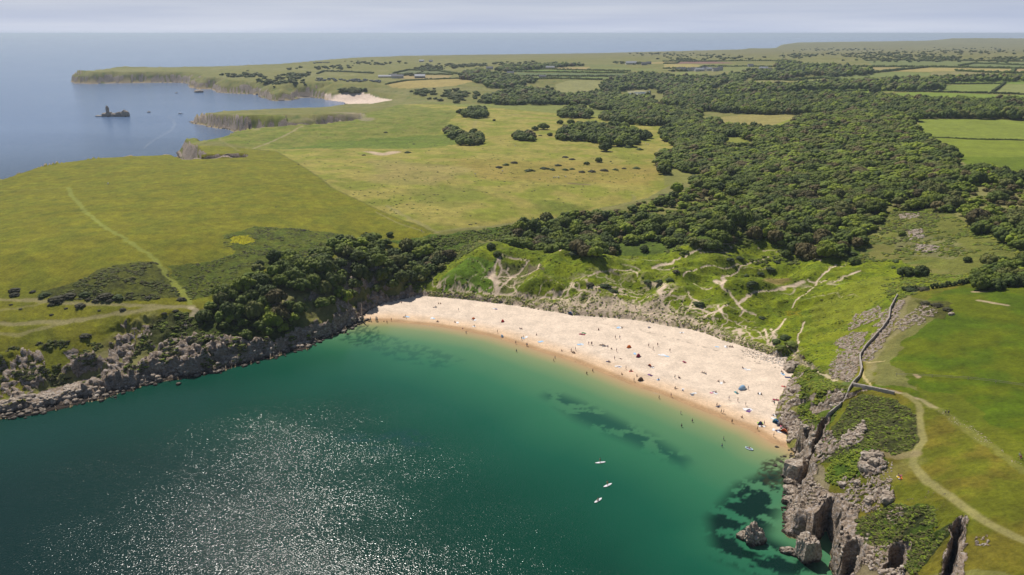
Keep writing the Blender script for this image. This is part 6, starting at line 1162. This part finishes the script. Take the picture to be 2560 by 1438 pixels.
def zone(u, v, water=False):
    if water: return 'in the shallow water'
    if u < 1040: return 'at the far end of the beach'
    if u < 1250: return 'near the far end of the beach'
    if u < 1480: return 'on the sand below the dune blowout'
    if u < 1700: return 'on the middle of the beach'
    if u < 1850: return 'on the broad near half of the sand'
    return 'on the sand near the right-hand rocks'
for fn, ps, pts in [(A_, 'stand', [(488, 318), (1052, 245), (1742, 540), (1465, 480), (1662, 598), (2482, 893), (2252, 680), (2440, 605), (2298, 665), (1776, 622)]), (A_, 'walk', [(1725, 553), (1788, 622), (2475, 610), (335, 352)]),
                    (A_, 'sit', [(838, 170), (858, 170), (440, 158), (826, 362), (832, 362), (1218, 408), (1706, 438), (1725, 440), (1884, 503), (2270, 693), (2285, 697), (1012, 370), (2545, 448), (2150, 675), (810, 206), (470, 315), (118, 240), (136, 240), (495, 70)]), (A_, 'lie', [(2365, 492), (1095, 432), (790, 208), (1200, 340), (1447, 225)]),
                    (B_, 'stand', [(383, 133), (405, 130), (497, 313), (797, 385), (877, 378), (508, 428), (490, 500), (592, 587), (1032, 668), (1518, 863), (1597, 878), (1668, 915), (1470, 985), (1545, 1070), (1835, 1088), (1920, 1195), (1690, 772), (1925, 905)]),
                    (B_, 'walk', [(537, 313), (836, 414), (987, 430), (280, 368), (1773, 1135), (997, 835), (1408, 922), (665, 697), (1450, 980), (100, 430)]),
                    (B_, 'sit', [(345, 235), (555, 218), (385, 372), (400, 380), (430, 385), (463, 406), (115, 440), (125, 442), (437, 522), (445, 522), (635, 605), (640, 603), (555, 635), (1065, 664), (1075, 668), (1280, 618), (1295, 624), (1310, 630), (1640, 578), (1500, 388), (1520, 388), (1535, 388), (1550, 390), (1425, 698), (1470, 706), (1035, 758), (1103, 780), (1400, 798), (1590, 806), (1780, 810), (1808, 815), (1425, 924), (1635, 1022), (1810, 1104), (2000, 1108), (1975, 1144), (2003, 630), (1990, 612), (1945, 866), (1917, 1004), (885, 684), (815, 646), (690, 650), (710, 478), (1920, 880)]),
                    (B_, 'lie', [(200, 272), (805, 214), (1095, 260), (545, 494), (530, 566), (1118, 526), (1660, 584), (1195, 812), (1385, 792), (1690, 954), (835, 566), (2015, 744), (1045, 764), (1985, 1140)])]:
    for q in pts: u_, v_ = fn(*q); person(u_, v_, ps, nc(), zone(u_, v_))
for fn, pts in [(A_, [(288, 372), (1132, 485), (1668, 680), (2080, 752), (2067, 783)]), (B_, [(295, 608), (240, 632), (890, 850), (1188, 1060), (1092, 1105), (1085, 990), (1470, 1222), (1455, 1285)])]:
    for q in pts: u_, v_ = fn(*q); person(u_, v_, 'stand', nc(), zone(u_, v_, True), z=0, zoff=-.35)
for (u_, v_, ps, cl_, wh) in [(2363, 1037, 'walk', 'black', 'on the stony track across the headland'), (2370, 1037, 'walk', 'navy', 'on the stony track across the headland'), (2195, 974, 'sit', 'navy', 'against the branching wall'), (2201, 975, 'sit', 'black', 'against the branching wall'), (2137, 964, 'stand', 'white', 'at the corner of the two walls'), (2143, 966, 'stand', 'navy', 'at the corner of the two walls'), (2002, 894, 'walk', 'navy', 'on the steps beside the fence'), (2007, 897, 'walk', 'blue', 'on the steps beside the fence'), (2010, 900, 'walk', 'black', 'on the steps beside the fence'),
                              (2267, 732, 'stand', 'brown', 'at the head of the long wall'), (2547, 1144, 'walk', 'pale blue', 'on the headland path at the picture edge'), (2551, 1150, 'walk', 'crimson', 'on the headland path at the picture edge'), (2246, 1191, 'sit', 'blue', 'on the headland picnic blanket'), (2252, 1190, 'lie', 'pink', 'on the headland picnic blanket'), (2250, 1198, 'sit', 'white', 'on the headland picnic blanket'), (2081, 944, 'walk', 'grey', 'on the sandy steps under the limestone scree'), (1054, 580, 'walk', 'blue', 'on the path at the corner of the pale meadow'), (1589, 772, 'stand', 'navy', 'in the sandy gap of the dunes'), (2063, 1105, 'stand', 'pink', 'beside the dark crack')]:
    person(u_, v_, ps, cl_, wh)

# ------------------------------------------------------------------ beach things
def towel_mesh():
    bm = bmesh.new(); bmesh.ops.create_grid(bm, x_segments=8, y_segments=14, size=.5)
    for v_ in bm.verts: v_.co = Vector((v_.co.x*.95, v_.co.y*1.9, .05+.03*math.sin(v_.co.x*9+v_.co.y*7)+.02*math.sin(v_.co.y*17)))
    r = bmesh.ops.extrude_face_region(bm, geom=bm.faces[:]); 
    for v_ in [g for g in r['geom'] if isinstance(g, bmesh.types.BMVert)]: v_.co.z -= .025
    return bm_mesh('towel', bm, M_cloth)
TOW = towel_mesh()
def towel(u, v, colr, s=1.0):
    x, y = G(u, v); o = link('beach_towel', TOW, loc=(x, y, float(zat(x, y))+.01), rotz=u*3.7); o.scale = (s, s, 1); o.color = (*CLR[colr], 1); o['category'] = 'towel'; NAMED.append((o, f'{colr} towel spread {zone(u, v)}', u))
for fn, lst in [(A_, [(768, 322, 'white', 1.4), (780, 326, 'pale blue', 1.2), (1040, 370, 'white', 1.3), (1228, 342, 'white', 1.2), (1440, 222, 'white', 1.3), (1930, 573, 'pale blue', 1.6), (2350, 602, 'pale blue', 1.6), (2370, 604, 'white', 1), (805, 207, 'grey', 1), (1775, 524, 'white', 1.3), (505, 308, 'pale blue', 1.4), (1215, 412, 'white', 1), (1740, 537, 'pale blue', 1.0), (1450, 226, 'purple', 1)]),
                (B_, [(525, 212, 'pale blue', 1.4), (540, 216, 'white', 1), (405, 378, 'grey', 1.5), (380, 372, 'brown', 1.5), (905, 460, 'white', 1.3), (935, 460, 'white', 1.5), (960, 470, 'pale blue', 1.2), (672, 447, 'pale blue', 1.2), (515, 560, 'white', 1.2), (540, 566, 'white', 1.), (825, 566, 'white', 1.4), (810, 640, 'purple', 1.2), (885, 680, 'pale blue', 1), (640, 606, 'red', 1), (1690, 592, 'white', 1.3), (1660, 582, 'white', 1.), (1490, 384, 'white', 1.4), (1412, 386, 'pale blue', 1), (1450, 712, 'white', 1.1), (1105, 768, 'white', 1.), (1205, 804, 'white', 1.2), (1185, 815, 'grey', 1.2), (1370, 796, 'pink', 1.2), (1390, 800, 'white', 1.4), (1585, 798, 'teal', 1.2), (1795, 806, 'white', 1.1), (1690, 948, 'white', 2.0), (1700, 958, 'purple', 1.6), (1920, 1130, 'white', 1), (2000, 1104, 'pink', 1.5), (1990, 1108, 'white', 1.2), (1975, 1142, 'white', 1.5), (1965, 1138, 'navy', 1.3), (2010, 742, 'red', 1.), (1940, 862, 'crimson', 1.3), (2003, 630, 'pale blue', 1.3), (2050, 660, 'navy', 1.4), (1930, 1000, 'white', 1.), (1918, 1032, 'white', 1.1), (1095, 257, 'white', 1.2), (800, 211, 'grey', 1.2), (1118, 523, 'crimson', 1.2), (200, 274, 'crimson', 1.6), (215, 262, 'green', 1.2), (1800, 1070, 'lime', 1.2), (1815, 1100, 'white', 1.2), (1425, 920, 'grey', 1.2), (435, 520, 'navy', 1.1)])]:
    for x, y, c_, s in lst: towel(*fn(x, y), c_, s)
x, y = G(2249, 1194)
for k, (du, c_, s) in enumerate([(-2, 'white', .8), (2, 'yellow', .9), (5, 'orange', .7)]): xx, yy = G(2249+du, 1194+abs(du)*.3); o = link('picnic_blanket', TOW, loc=(xx, yy, float(zat(xx, yy))+.05), rotz=k*1.1); o.scale = (s, s, 1); o.color = (*CLR[c_], 1); tag(o, f'{c_} picnic blanket on the grass of the right headland', 'blanket', 'picnic blankets on the headland')
M_frame = plain('alloy_pole', (.5, .5, .5), .4, .05, 3, .8)
def tent_parts():
    bm = bmesh.new(); n_, m_ = 14, 8; g_ = {}
    for i in range(n_+1):
        for j in range(m_+1):
            a = math.pi*i/n_*.5+0; t_ = math.pi*j/m_; r = 1.0+.05*math.cos(4*t_); g_[i, j] = bm.verts.new((1.15*math.cos(t_)*r, -1.0*math.sin(a)*math.sin(t_)*.9+.5, 1.15*math.cos(a)*math.sin(t_)*r+.02*math.sin(i*2)))
    for i in range(n_):
        for j in range(m_):
            try: bm.faces.new([g_[i, j], g_[i+1, j], g_[i+1, j+1], g_[i, j+1]])
            except ValueError: pass
    bmesh.ops.remove_doubles(bm, verts=bm.verts, dist=.001); sh = bm_mesh('canopy', bm, M_cloth)
    bm = bmesh.new(); box(bm, (0, .1, .03), (2.2, 1.3, .04)); fl = bm_mesh('groundsheet', bm, M_cloth)
    V_, F_ = tube_mesh([((1.15*math.cos(math.pi*k/10), .5, 1.17*math.sin(math.pi*k/10)), (1.15*math.cos(math.pi*(k+1)/10), .5, 1.17*math.sin(math.pi*(k+1)/10)), .018, .018) for k in range(10)], 5); return sh, fl, mesh_np('pole', V_, F_, M_frame)
TSH, TFL, TPO = tent_parts()
def tent(u, v, colr, label, s=1.0, rot=0.4):
    x, y = G(u, v); e = link('beach_tent', None, loc=(x, y, float(zat(x, y))), rotz=rot); e.scale = (s, s, s)
    a = link('canopy', TSH, e); a.color = (*CLR[colr], 1); b = link('groundsheet', TFL, e); b.color = (.10, .10, .12, 1); link('pole', TPO, e); tag(e, label, 'tent', 'pop-up tents on the beach')
for fn, x, y, c_, lb, s, r in [(A_, 1527, 362, 'red', 'bright red pop-up tent alone on the sand left of centre', 1.0, 1.0), (A_, 1212, 334, 'orange', 'orange tent beside a white towel, far left of the beach', .8, .4), (A_, 2250, 280, 'blue', 'bright blue tent close under the dunes', 1.2, 2.4), (B_, 624, 394, 'orange', 'orange pop-up tent in the middle of the beach', 1.05, .5), (B_, 710, 476, 'crimson', 'dark crimson tent with people beside it', 1.2, .8),
                           (B_, 812, 560, 'orange', 'orange tent with a towel in front, nearer the water', .95, 2.0), (B_, 1950, 1072, 'blue', 'blue shelter against the right-hand rocks', 1.3, 2.2), (B_, 1968, 1086, 'grey', 'grey-blue shelter joined to the blue one by the rocks', 1.0, 1.2), (B_, 1940, 1060, 'teal', 'teal shelter at the rock foot', 1.0, .2), (B_, 2022, 1156, 'orange', 'orange tent tucked beside the lowest rocks', 1.4, 2.2), (B_, 1645, 770, 'pale blue', 'pale blue shelter with people standing right of it', 1.5, .3), (B_, 1665, 765, 'white', 'white shelter beside the pale blue one', .9, 1.0), (A_, 1520, 520, 'pale blue', 'pale tent near the water left of centre', 1.0, 1.7), (B_, 1805, 1085, 'navy', 'navy tent among people near the right end', 1.0, .5), (B_, 730, 690, 'brown', 'brown shelter at the water side of mid beach', 1.2, .5)]:
    u_, v_ = fn(x, y); tent(u_, v_, c_, lb, s, r)
# paddleboards and riders, dinghy, far motor boat
def board_geo():
    bm = bmesh.new(); n_ = 18; rings = []
    for i in range(n_+1):
        t_ = i/n_; yy = -1.6+3.2*t_; wd__ = .40*max(.04, math.sin(math.pi*min(1, (t_*.93+.05)))**.55); zz = .10+.10*max(0, (t_-.75)/.25)**2
        rings.append([bm.verts.new(p) for p in ((-wd__, yy, zz), (-wd__*.6, yy, zz+.05), (wd__*.6, yy, zz+.05), (wd__, yy, zz), (wd__*.6, yy, zz-.07), (-wd__*.6, yy, zz-.07))])
    for a, b in zip(rings[:-1], rings[1:]):
        for j in range(6): bm.faces.new([a[j], a[(j+1) % 6], b[(j+1) % 6], b[j]])
    bm.faces.new(rings[0][::-1]); bm.faces.new(rings[-1]); return bm
M_white = plain('white_board', (.80, .80, .80), .35, .04, 1.0); M_grip = plain('deck_grip', (.55, .57, .60), .8, .05, 8); M_dark = plain('dark_plastic', (.02, .02, .022), .5, .1, 6)
BRD = bm_mesh('paddleboard', board_geo(), M_white); bm = bmesh.new(); box(bm, (0, -.25, .156), (.42, 1.2, .006)); PAD = bm_mesh('deck_pad', bm, M_grip); bm = bmesh.new(); box(bm, (0, -1.35, .0), (.02, .22, .16)); FIN = bm_mesh('fin', bm, M_dark)
V_, F_ = tube_mesh([((0, 0, 0), (0, 0, 1.75), .016, .016)], 6); SHF = mesh_np('shaft', V_, F_, M_dark); bm = bmesh.new(); box(bm, (0, 0, -.18), (.17, .015, .40)); bmesh.ops.bevel(bm, geom=bm.edges[:], offset=.006, segments=1); BLD = bm_mesh('blade', bm, M_white)
for (u_, v_, rot, lb, cl_) in [(1500.5, 1157, 1.80, 'farthest of the three white paddleboards, pointing across the bay', 'black'), (1519, 1214, 2.22, 'middle white paddleboard of the three', 'yellow'), (1495, 1252, 2.38, 'nearest white paddleboard of the three', 'brown')]:
    x, y = [float(q) for q in PZ(u_, v_, 0)]; e = link('paddleboard', BRD, loc=(x, y, .02), rotz=rot); e.scale = (1.15, 1.15, 1.1); link('deck_pad', PAD, e); link('fin', FIN, e); tag(e, lb, 'paddleboard', 'paddleboards in the bay')
    person(u_, v_, 'paddle' if cl_ != 'brown' else 'sit', cl_, 'on the '+lb.split(',')[0].replace('white ', '').replace('farthest of the three paddleboards', 'farthest paddleboard').replace(' of the three', ''), z=0, rot=rot, zoff=.17)
    pd = link('paddle', None, loc=(x+.35*math.cos(rot)-.1*math.sin(rot), y+.3, .05 if cl_ != 'brown' else .3)); pd.rotation_euler = (.25, .22, rot); link('shaft', SHF, pd); link('blade', BLD, pd); tag(pd, 'dark paddle held over the '+lb.split(' ')[0]+' white paddleboard', 'paddle', 'paddles in the bay')
def inflatable():
    V_, F_ = [], []; n_, m_ = 28, 8
    for i in range(n_):
        a = 2*math.pi*i/n_; cx, cy = .62*math.cos(a), 1.35*math.sin(a)
        for j in range(m_): b = 2*math.pi*j/m_; V_.append((cx+.2*math.cos(b)*math.cos(a), cy+.2*math.cos(b)*math.sin(a), .18+.2*math.sin(b)+.12*max(0, math.sin(a))**3))
    for i in range(n_):
        for j in range(m_): F_.append((i*m_+j, ((i+1) % n_)*m_+j, ((i+1) % n_)*m_+(j+1) % m_, i*m_+(j+1) % m_))
    return mesh_np('dinghy', np.array(V_), np.array(F_), M_cloth, smooth=True)
x, y = [float(q) for q in PZ(1873, 1123, 0)]; dn = link('dinghy', inflatable(), loc=(x, y, 0), rotz=.8); dn.color = (.45, .55, .65, 1); bm = bmesh.new(); box(bm, (0, 0, .1), (1.1, 2.3, .05)); k = link('floor', bm_mesh('floor', bm, M_cloth), dn); k.color = (.2, .3, .4, 1); bm = bmesh.new(); box(bm, (0, -.2, .32), (1.0, .25, .05)); link('seat', bm_mesh('seat', bm, M_white), dn)
tag(dn, 'small pale inflatable dinghy in the shallows near the rocks', 'dinghy'); person(1873, 1123, 'sit', 'red', 'in the pale inflatable dinghy', z=0, rot=.8, zoff=.2)
bm = bmesh.new(); bmesh.ops.create_grid(bm, x_segments=6, y_segments=12, size=.5)
for v_ in bm.verts: t_ = v_.co.y+.5; v_.co = Vector((v_.co.x*3.2*math.sqrt(max(0, 1-t_**3)), v_.co.y*9, .9-1.1*(1-abs(v_.co.x*2)**2)*(1-t_**4*.6)))
M_hull = plain('boat_hull', (.75, .75, .75), .4); x, y = [float(q) for q in PZ(452, 285, 0)]; bt = link('motor_boat', bm_mesh('motor_boat', bm, M_hull), loc=(x, y, .4), rotz=-1.1); bm = bmesh.new(); box(bm, (0, -.8, 1.2), (2.0, 2.2, 1.4)); bmesh.ops.bevel(bm, geom=bm.edges[:], offset=.2, segments=2); link('cabin', bm_mesh('cabin', bm, M_hull), bt); tag(bt, 'small white motor boat with a curling wake in the far bay', 'boat')
# white wake and foam lines
def ribbon(name, pts, w_, mat, z=.05, fn=None):
    P = np.array([PZ(u_, v_, 0) for u_, v_ in pts], float); d_ = np.gradient(P, axis=0); d_ /= np.linalg.norm(d_, axis=1)[:, None]; nr = np.stack([-d_[:, 1], d_[:, 0]], 1); k = len(P); ws = w_*(.5+.5*np.sin(np.linspace(.2, 2.9, k)))[:, None]
    V_ = np.concatenate([np.c_[P-nr*ws, np.full(k, z)], np.c_[P+nr*ws, np.full(k, z)]]); F_ = np.array([(i, i+1, k+i+1, k+i) for i in range(k-1)]); o = link(name, mesh_np(name, V_, F_, mat)); tag(o, kind='stuff'); return o
mf, nt, p = nodes('sea_foam'); g_ = N(nt, 'ShaderNodeNewGeometry'); z_ = N(nt, 'ShaderNodeTexNoise', i_Scale=.5, i_Detail=4.0); L(nt, g_.outputs['Position'], z_.inputs['Vector']); r_ = N(nt, 'ShaderNodeMapRange', i_1=.48, i_2=.70, i_3=0.0, i_4=.28); L(nt, z_.outputs[0], r_.inputs[0]); L(nt, r_.outputs[0], p.inputs['Alpha']); p.inputs['Base Color'].default_value = (.75, .77, .78, 1)
ribbon('boat_wake', [(450, 285), (435, 287), (420, 291), (432, 300), (438, 312), (430, 325), (415, 335), (395, 345), (375, 357), (360, 372)], 2.2, mf)
for pts in ([(1620, 978), (1640, 984), (1652, 988)], [(1840, 1062), (1858, 1069), (1872, 1076)], [(1060, 814), (1075, 816), (1085, 818)]): ribbon('sea_foam', pts, .35, mf, .04)

# ------------------------------------------------------------------ farms, houses, camp site, sheep
M_render = plain('white_render', (.62, .60, .57), .8, .08, .6); M_stone = plain('farm_stone', (.34, .31, .28), .9, .2, .8); M_slate = plain('slate_roof', (.13, .13, .15), .6, .2, .9); M_tin = plain('pale_tin_roof', (.42, .43, .45), .5, .1, .5); M_glass = plain('window_glass', (.03, .04, .05), .15, .1, 1)
def house(u, v, l, w, h, label, rot=.3, mw=None, mr=None, chim=True):
    mw = mw or M_render; mr = mr or M_slate; x, y = G(u, v); root = link('house', None, loc=(x, y, float(zat(x, y))-.5), rotz=rot)
    bm = bmesh.new(); box(bm, (0, 0, h/2), (l, w, h)); a = [bm.verts.new((sx_*l/2, sy_*w/2, h)) for sx_ in (-1, 1) for sy_ in (-1, 1)]; t1 = bm.verts.new((-l/2, 0, h+w*.38)); t2 = bm.verts.new((l/2, 0, h+w*.38)); bm.faces.new([a[0], a[1], t1]); bm.faces.new([a[2], t2, a[3]]); link('wall', bm_mesh('wall', bm, mw), root)
    bm = bmesh.new()
    for s_ in (-1, 1):
        q = [(-l/2-.4, s_*(w/2+.5), h-.35), (l/2+.4, s_*(w/2+.5), h-.35), (l/2+.4, 0, h+w*.38+.12), (-l/2-.4, 0, h+w*.38+.12)]; lo = [bm.verts.new(p_) for p_ in q]; hi = [bm.verts.new((p_[0], p_[1], p_[2]+.25)) for p_ in q]
        bm.faces.new(lo); bm.faces.new(hi)
        for k in range(4): bm.faces.new([lo[k], lo[(k+1) % 4], hi[(k+1) % 4], hi[k]])
    rf = link('roof', bm_mesh('roof', bm, mr), root)
    if chim:
        for s_ in (-1, 1): bm = bmesh.new(); box(bm, (s_*(l/2-.8), 0, h+w*.38+.6), (.9, .9, 1.9)); link('chimney', bm_mesh('chimney', bm, mw), rf)
    for k in range(max(2, int(l/4))):
        bm = bmesh.new(); box(bm, (-l/2+(k+.5)*l/max(2, int(l/4)), -w/2-.02, h*.6), (1.2, .1, 1.4)); link('window', bm_mesh('window', bm, M_glass), root)
    bm = bmesh.new(); box(bm, (l*.1, -w/2-.03, 1.5), (1.1, .1, 2.1)); link('door', bm_mesh('door', bm, M_dark), root); tag(root, label, 'house', 'houses and farms of the far country')
for a in [(994, 196, 30, 9, 6, 'long white farmhouse range above the golden barley field', .1), (985, 193, 16, 9, 5, 'low white farm building left of the long range', .1), (963, 194, 34, 8, 3.5, 'long grey shed at the left of the farm', .05, M_stone, M_tin, False), (1050, 195, 26, 12, 5, 'open barn with a white roof right of the farm trees', .05, M_stone, M_tin, False),
          (1578, 161, 36, 12, 5.5, 'white-roofed barn of the hilltop farm', .05, M_render, M_tin, False), (1610, 163, 18, 9, 6, 'dark farmhouse right of the white-roofed barn', .2, M_stone), (1622, 161, 14, 8, 6, 'small end house of the hilltop farm', .2, M_stone),
          (1697, 177, 14, 9, 6, 'grey house at the left end of the village', .4), (1707, 177, 16, 9, 6.5, 'white house second from the left in the village', .1), (1724, 178, 16, 9, 6, 'grey-roofed house left of the village centre', .3), (1735, 177, 18, 9, 6.5, 'white house in the village centre', .0), (1748, 178, 26, 10, 5.5, 'long pale building of the village', .1, M_render, M_tin), (1762, 176, 16, 9, 7, 'tall white house right of the long pale building', .2), (1772, 177, 18, 10, 6, 'blue-grey roofed house in the village', .3, M_render, M_tin), (1789, 178, 18, 9, 6.5, 'white gabled house near the right end of the village', .15), (1800, 176, 14, 9, 7, 'last white house at the right end of the village', .2),
          (1908, 175, 24, 11, 5, 'white bungalow in the trees right of the village', .1, M_render, M_tin, False), (1921, 177, 16, 9, 4.5, 'grey outbuilding beside the white bungalow', .2, M_stone), (1958, 173, 14, 9, 7, 'white tall house among the far trees', .1), (1963, 180, 26, 9, 4, 'long pale sheds above the pink field', .1, M_render, M_tin, False), (1990, 175, 18, 9, 6, 'blue-roofed house at the edge of the far trees', .1, M_render, M_tin),
          (1876, 167, 16, 9, 5, 'pale house by the far lane', .1), (2247, 224, 14, 9, 5, 'small farmhouse with a dark roof in the bright fields', .4), (2258, 223, 16, 8, 5.5, 'white farmhouse beside the lane in the bright fields', .1), (1356, 194.5, 18, 8, 4, 'dark barn alone in the green strip fields', .05, M_stone, M_slate, False), (1276, 185.5, 18, 9, 4, 'white building in the wooded valley', .1), (1224, 173.5, 20, 9, 5, 'pale house on the lane above the wooded valley', .1), (1338, 172, 14, 8, 4, 'tiny white barn by the lane', .1), (1375, 171.5, 26, 9, 4, 'blue-grey barn by the lane', .1, M_stone, M_tin, False), (1054, 155, 18, 9, 5, 'pale building on the far heath', .1, M_render, M_tin, False), (1077, 155, 14, 9, 4, 'small white building on the far heath', .1)]:
    house(*a)
def caravan():
    bm = bmesh.new(); box(bm, (0, 0, 1.55), (6.2, 2.3, 2.1)); bmesh.ops.bevel(bm, geom=bm.edges[:], offset=.25, segments=2); n0 = len(bm.faces)
    for s_ in (-1, 1): box(bm, (0, s_*1.16, 1.9), (4.2, .05, .7))
    for x_ in (-.5, .5): box(bm, (x_, 0, .35), (.7, 2.0, .7))
    bm.faces.ensure_lookup_table()
    for f_ in bm.faces[n0:]: f_.material_index = 1
    return bm_mesh('caravan', bm, M_white, M_glass)
CAR = caravan(); rg = np.random.default_rng(91)
for k in range(64):
    if k < 48: u_ = 790+rg.random()*165; v_ = 198+((u_-790)/165)*3.5+rg.choice([0, 2.6, 4.5])+rg.normal()*.5
    else: u_ = 785+rg.random()*45; v_ = 158.5-(u_-785)*.05+rg.normal()*.3
    x, y = G(u_, v_); o = link('caravan', CAR, loc=(x, y, float(zat(x, y))), rotz=rg.uniform(-.4, .4)); s_ = rg.uniform(.9, 1.5); o.scale = (s_, s_, s_); o['category'] = 'caravan'; rw_ = v_-(198+((u_-790)/165)*3.5); NAMED.append((o, ('white caravan in the '+('back' if rw_ < 1.3 else 'middle' if rw_ < 3.6 else 'front')+' row of the far camp site') if k < 48 else 'white caravan in the upper camp site by the sea', u_))
def sheep_mesh():
    V_ = [(0, -.45, .62), (0, 0, .66), (0, .4, .64), (0, .62, .80), (0, .80, .78)]; Rr_ = [.22, .27, .24, .10, .08]; E_ = [(0, 1), (1, 2), (2, 3), (3, 4)]
    for x_, b in ((.13, 0), (-.13, 0), (.13, 2), (-.13, 2)):
        yb = V_[b][1]; V_.append((x_, yb, .40)); Rr_.append(.07); E_.append((b, len(V_)-1)); V_.append((x_, yb+(-.04 if b == 0 else 0), .2)); Rr_.append(.04); E_.append((len(V_)-2, len(V_)-1)); V_.append((x_, yb, 0)); Rr_.append(.04); E_.append((len(V_)-2, len(V_)-1))
    me = bpy.data.meshes.new('sheep'); me.from_pydata(V_, E_, []); o = bpy.data.objects.new('sheep', me); COL.objects.link(o); o.modifiers.new('s', 'SKIN')
    for sv, r in zip(me.skin_vertices[0].data, Rr_): sv.radius = (r, r)
    me.skin_vertices[0].data[1].use_root = True; o.modifiers.new('u', 'SUBSURF').levels = 1; r_ = bpy.data.meshes.new_from_object(o.evaluated_get(bpy.context.evaluated_depsgraph_get())); bpy.data.objects.remove(o); r_.materials.clear(); r_.materials.append(M_render); r_.name = 'sheep'; return r_
SH = sheep_mesh()
for u_, v_ in [R2(1520, 1097), R2(1535, 1096), R2(1550, 1094), R2(1556, 1096), R2(1605, 1091), R2(963, 1072), R2(1155, 1050), R2(1245, 870), R2(2175, 855), R2(2190, 860), (270, 461)]:
    x, y = G(u_, v_); o = link('sheep', SH, loc=(x, y, float(zat(x, y))), rotz=u_); o['category'] = 'sheep'; NAMED.append((o, 'white sheep grazing on the open meadow', u_)); o.scale = (1.3, 1.3, 1.3)
# give every look-alike its own label
ORD = ['', 'leftmost']+[w_+' from the left' for w_ in 'second third fourth fifth sixth seventh eighth ninth tenth eleventh twelfth thirteenth fourteenth fifteenth sixteenth seventeenth eighteenth nineteenth twentieth'.split()]
by = {}
for o, lb, u_ in NAMED: by.setdefault(lb, []).append((u_, o))
for lb, lst in by.items():
    lst.sort(key=lambda q: q[0])
    for k, (u_, o) in enumerate(lst): o['label'] = lb if len(lst) == 1 else lb+', '+ORD[min(k+1, 20)]; o['group'] = {'person': 'people at the bay', 'towel': 'towels on the sand', 'sheep': 'sheep in the meadow', 'caravan': 'caravans of the camp sites'}[o['category']]


# ------------------------------------------------------------------ haze: one closed box of thin even air
def haze():
    bm = bmesh.new(); bmesh.ops.create_cube(bm, size=1.0); me = bpy.data.meshes.new('haze'); bm.to_mesh(me); bm.free()
    o = link('haze', me, loc=(0, 0, 0)); z0, z1 = -8.0, 148.0
    o.scale = (330000, 330000, z1-z0); o.location = (0, 0, (z0+z1)/2)
    m = bpy.data.materials.new('haze'); m.use_nodes = True; nt = m.node_tree; nt.nodes.remove(nt.nodes['Principled BSDF'])
    v = nt.nodes.new('ShaderNodeVolumePrincipled'); v.inputs['Color'].default_value = (0.72, 0.85, 1.0, 1); v.inputs['Density'].default_value = 5.6e-5; v.inputs['Anisotropy'].default_value = 0.2
    nt.links.new(v.outputs[0], nt.nodes['Material Output'].inputs['Volume']); me.materials.append(m)
    tag(o, kind='stuff', label='thin pale blue haze over the whole coast')
haze()
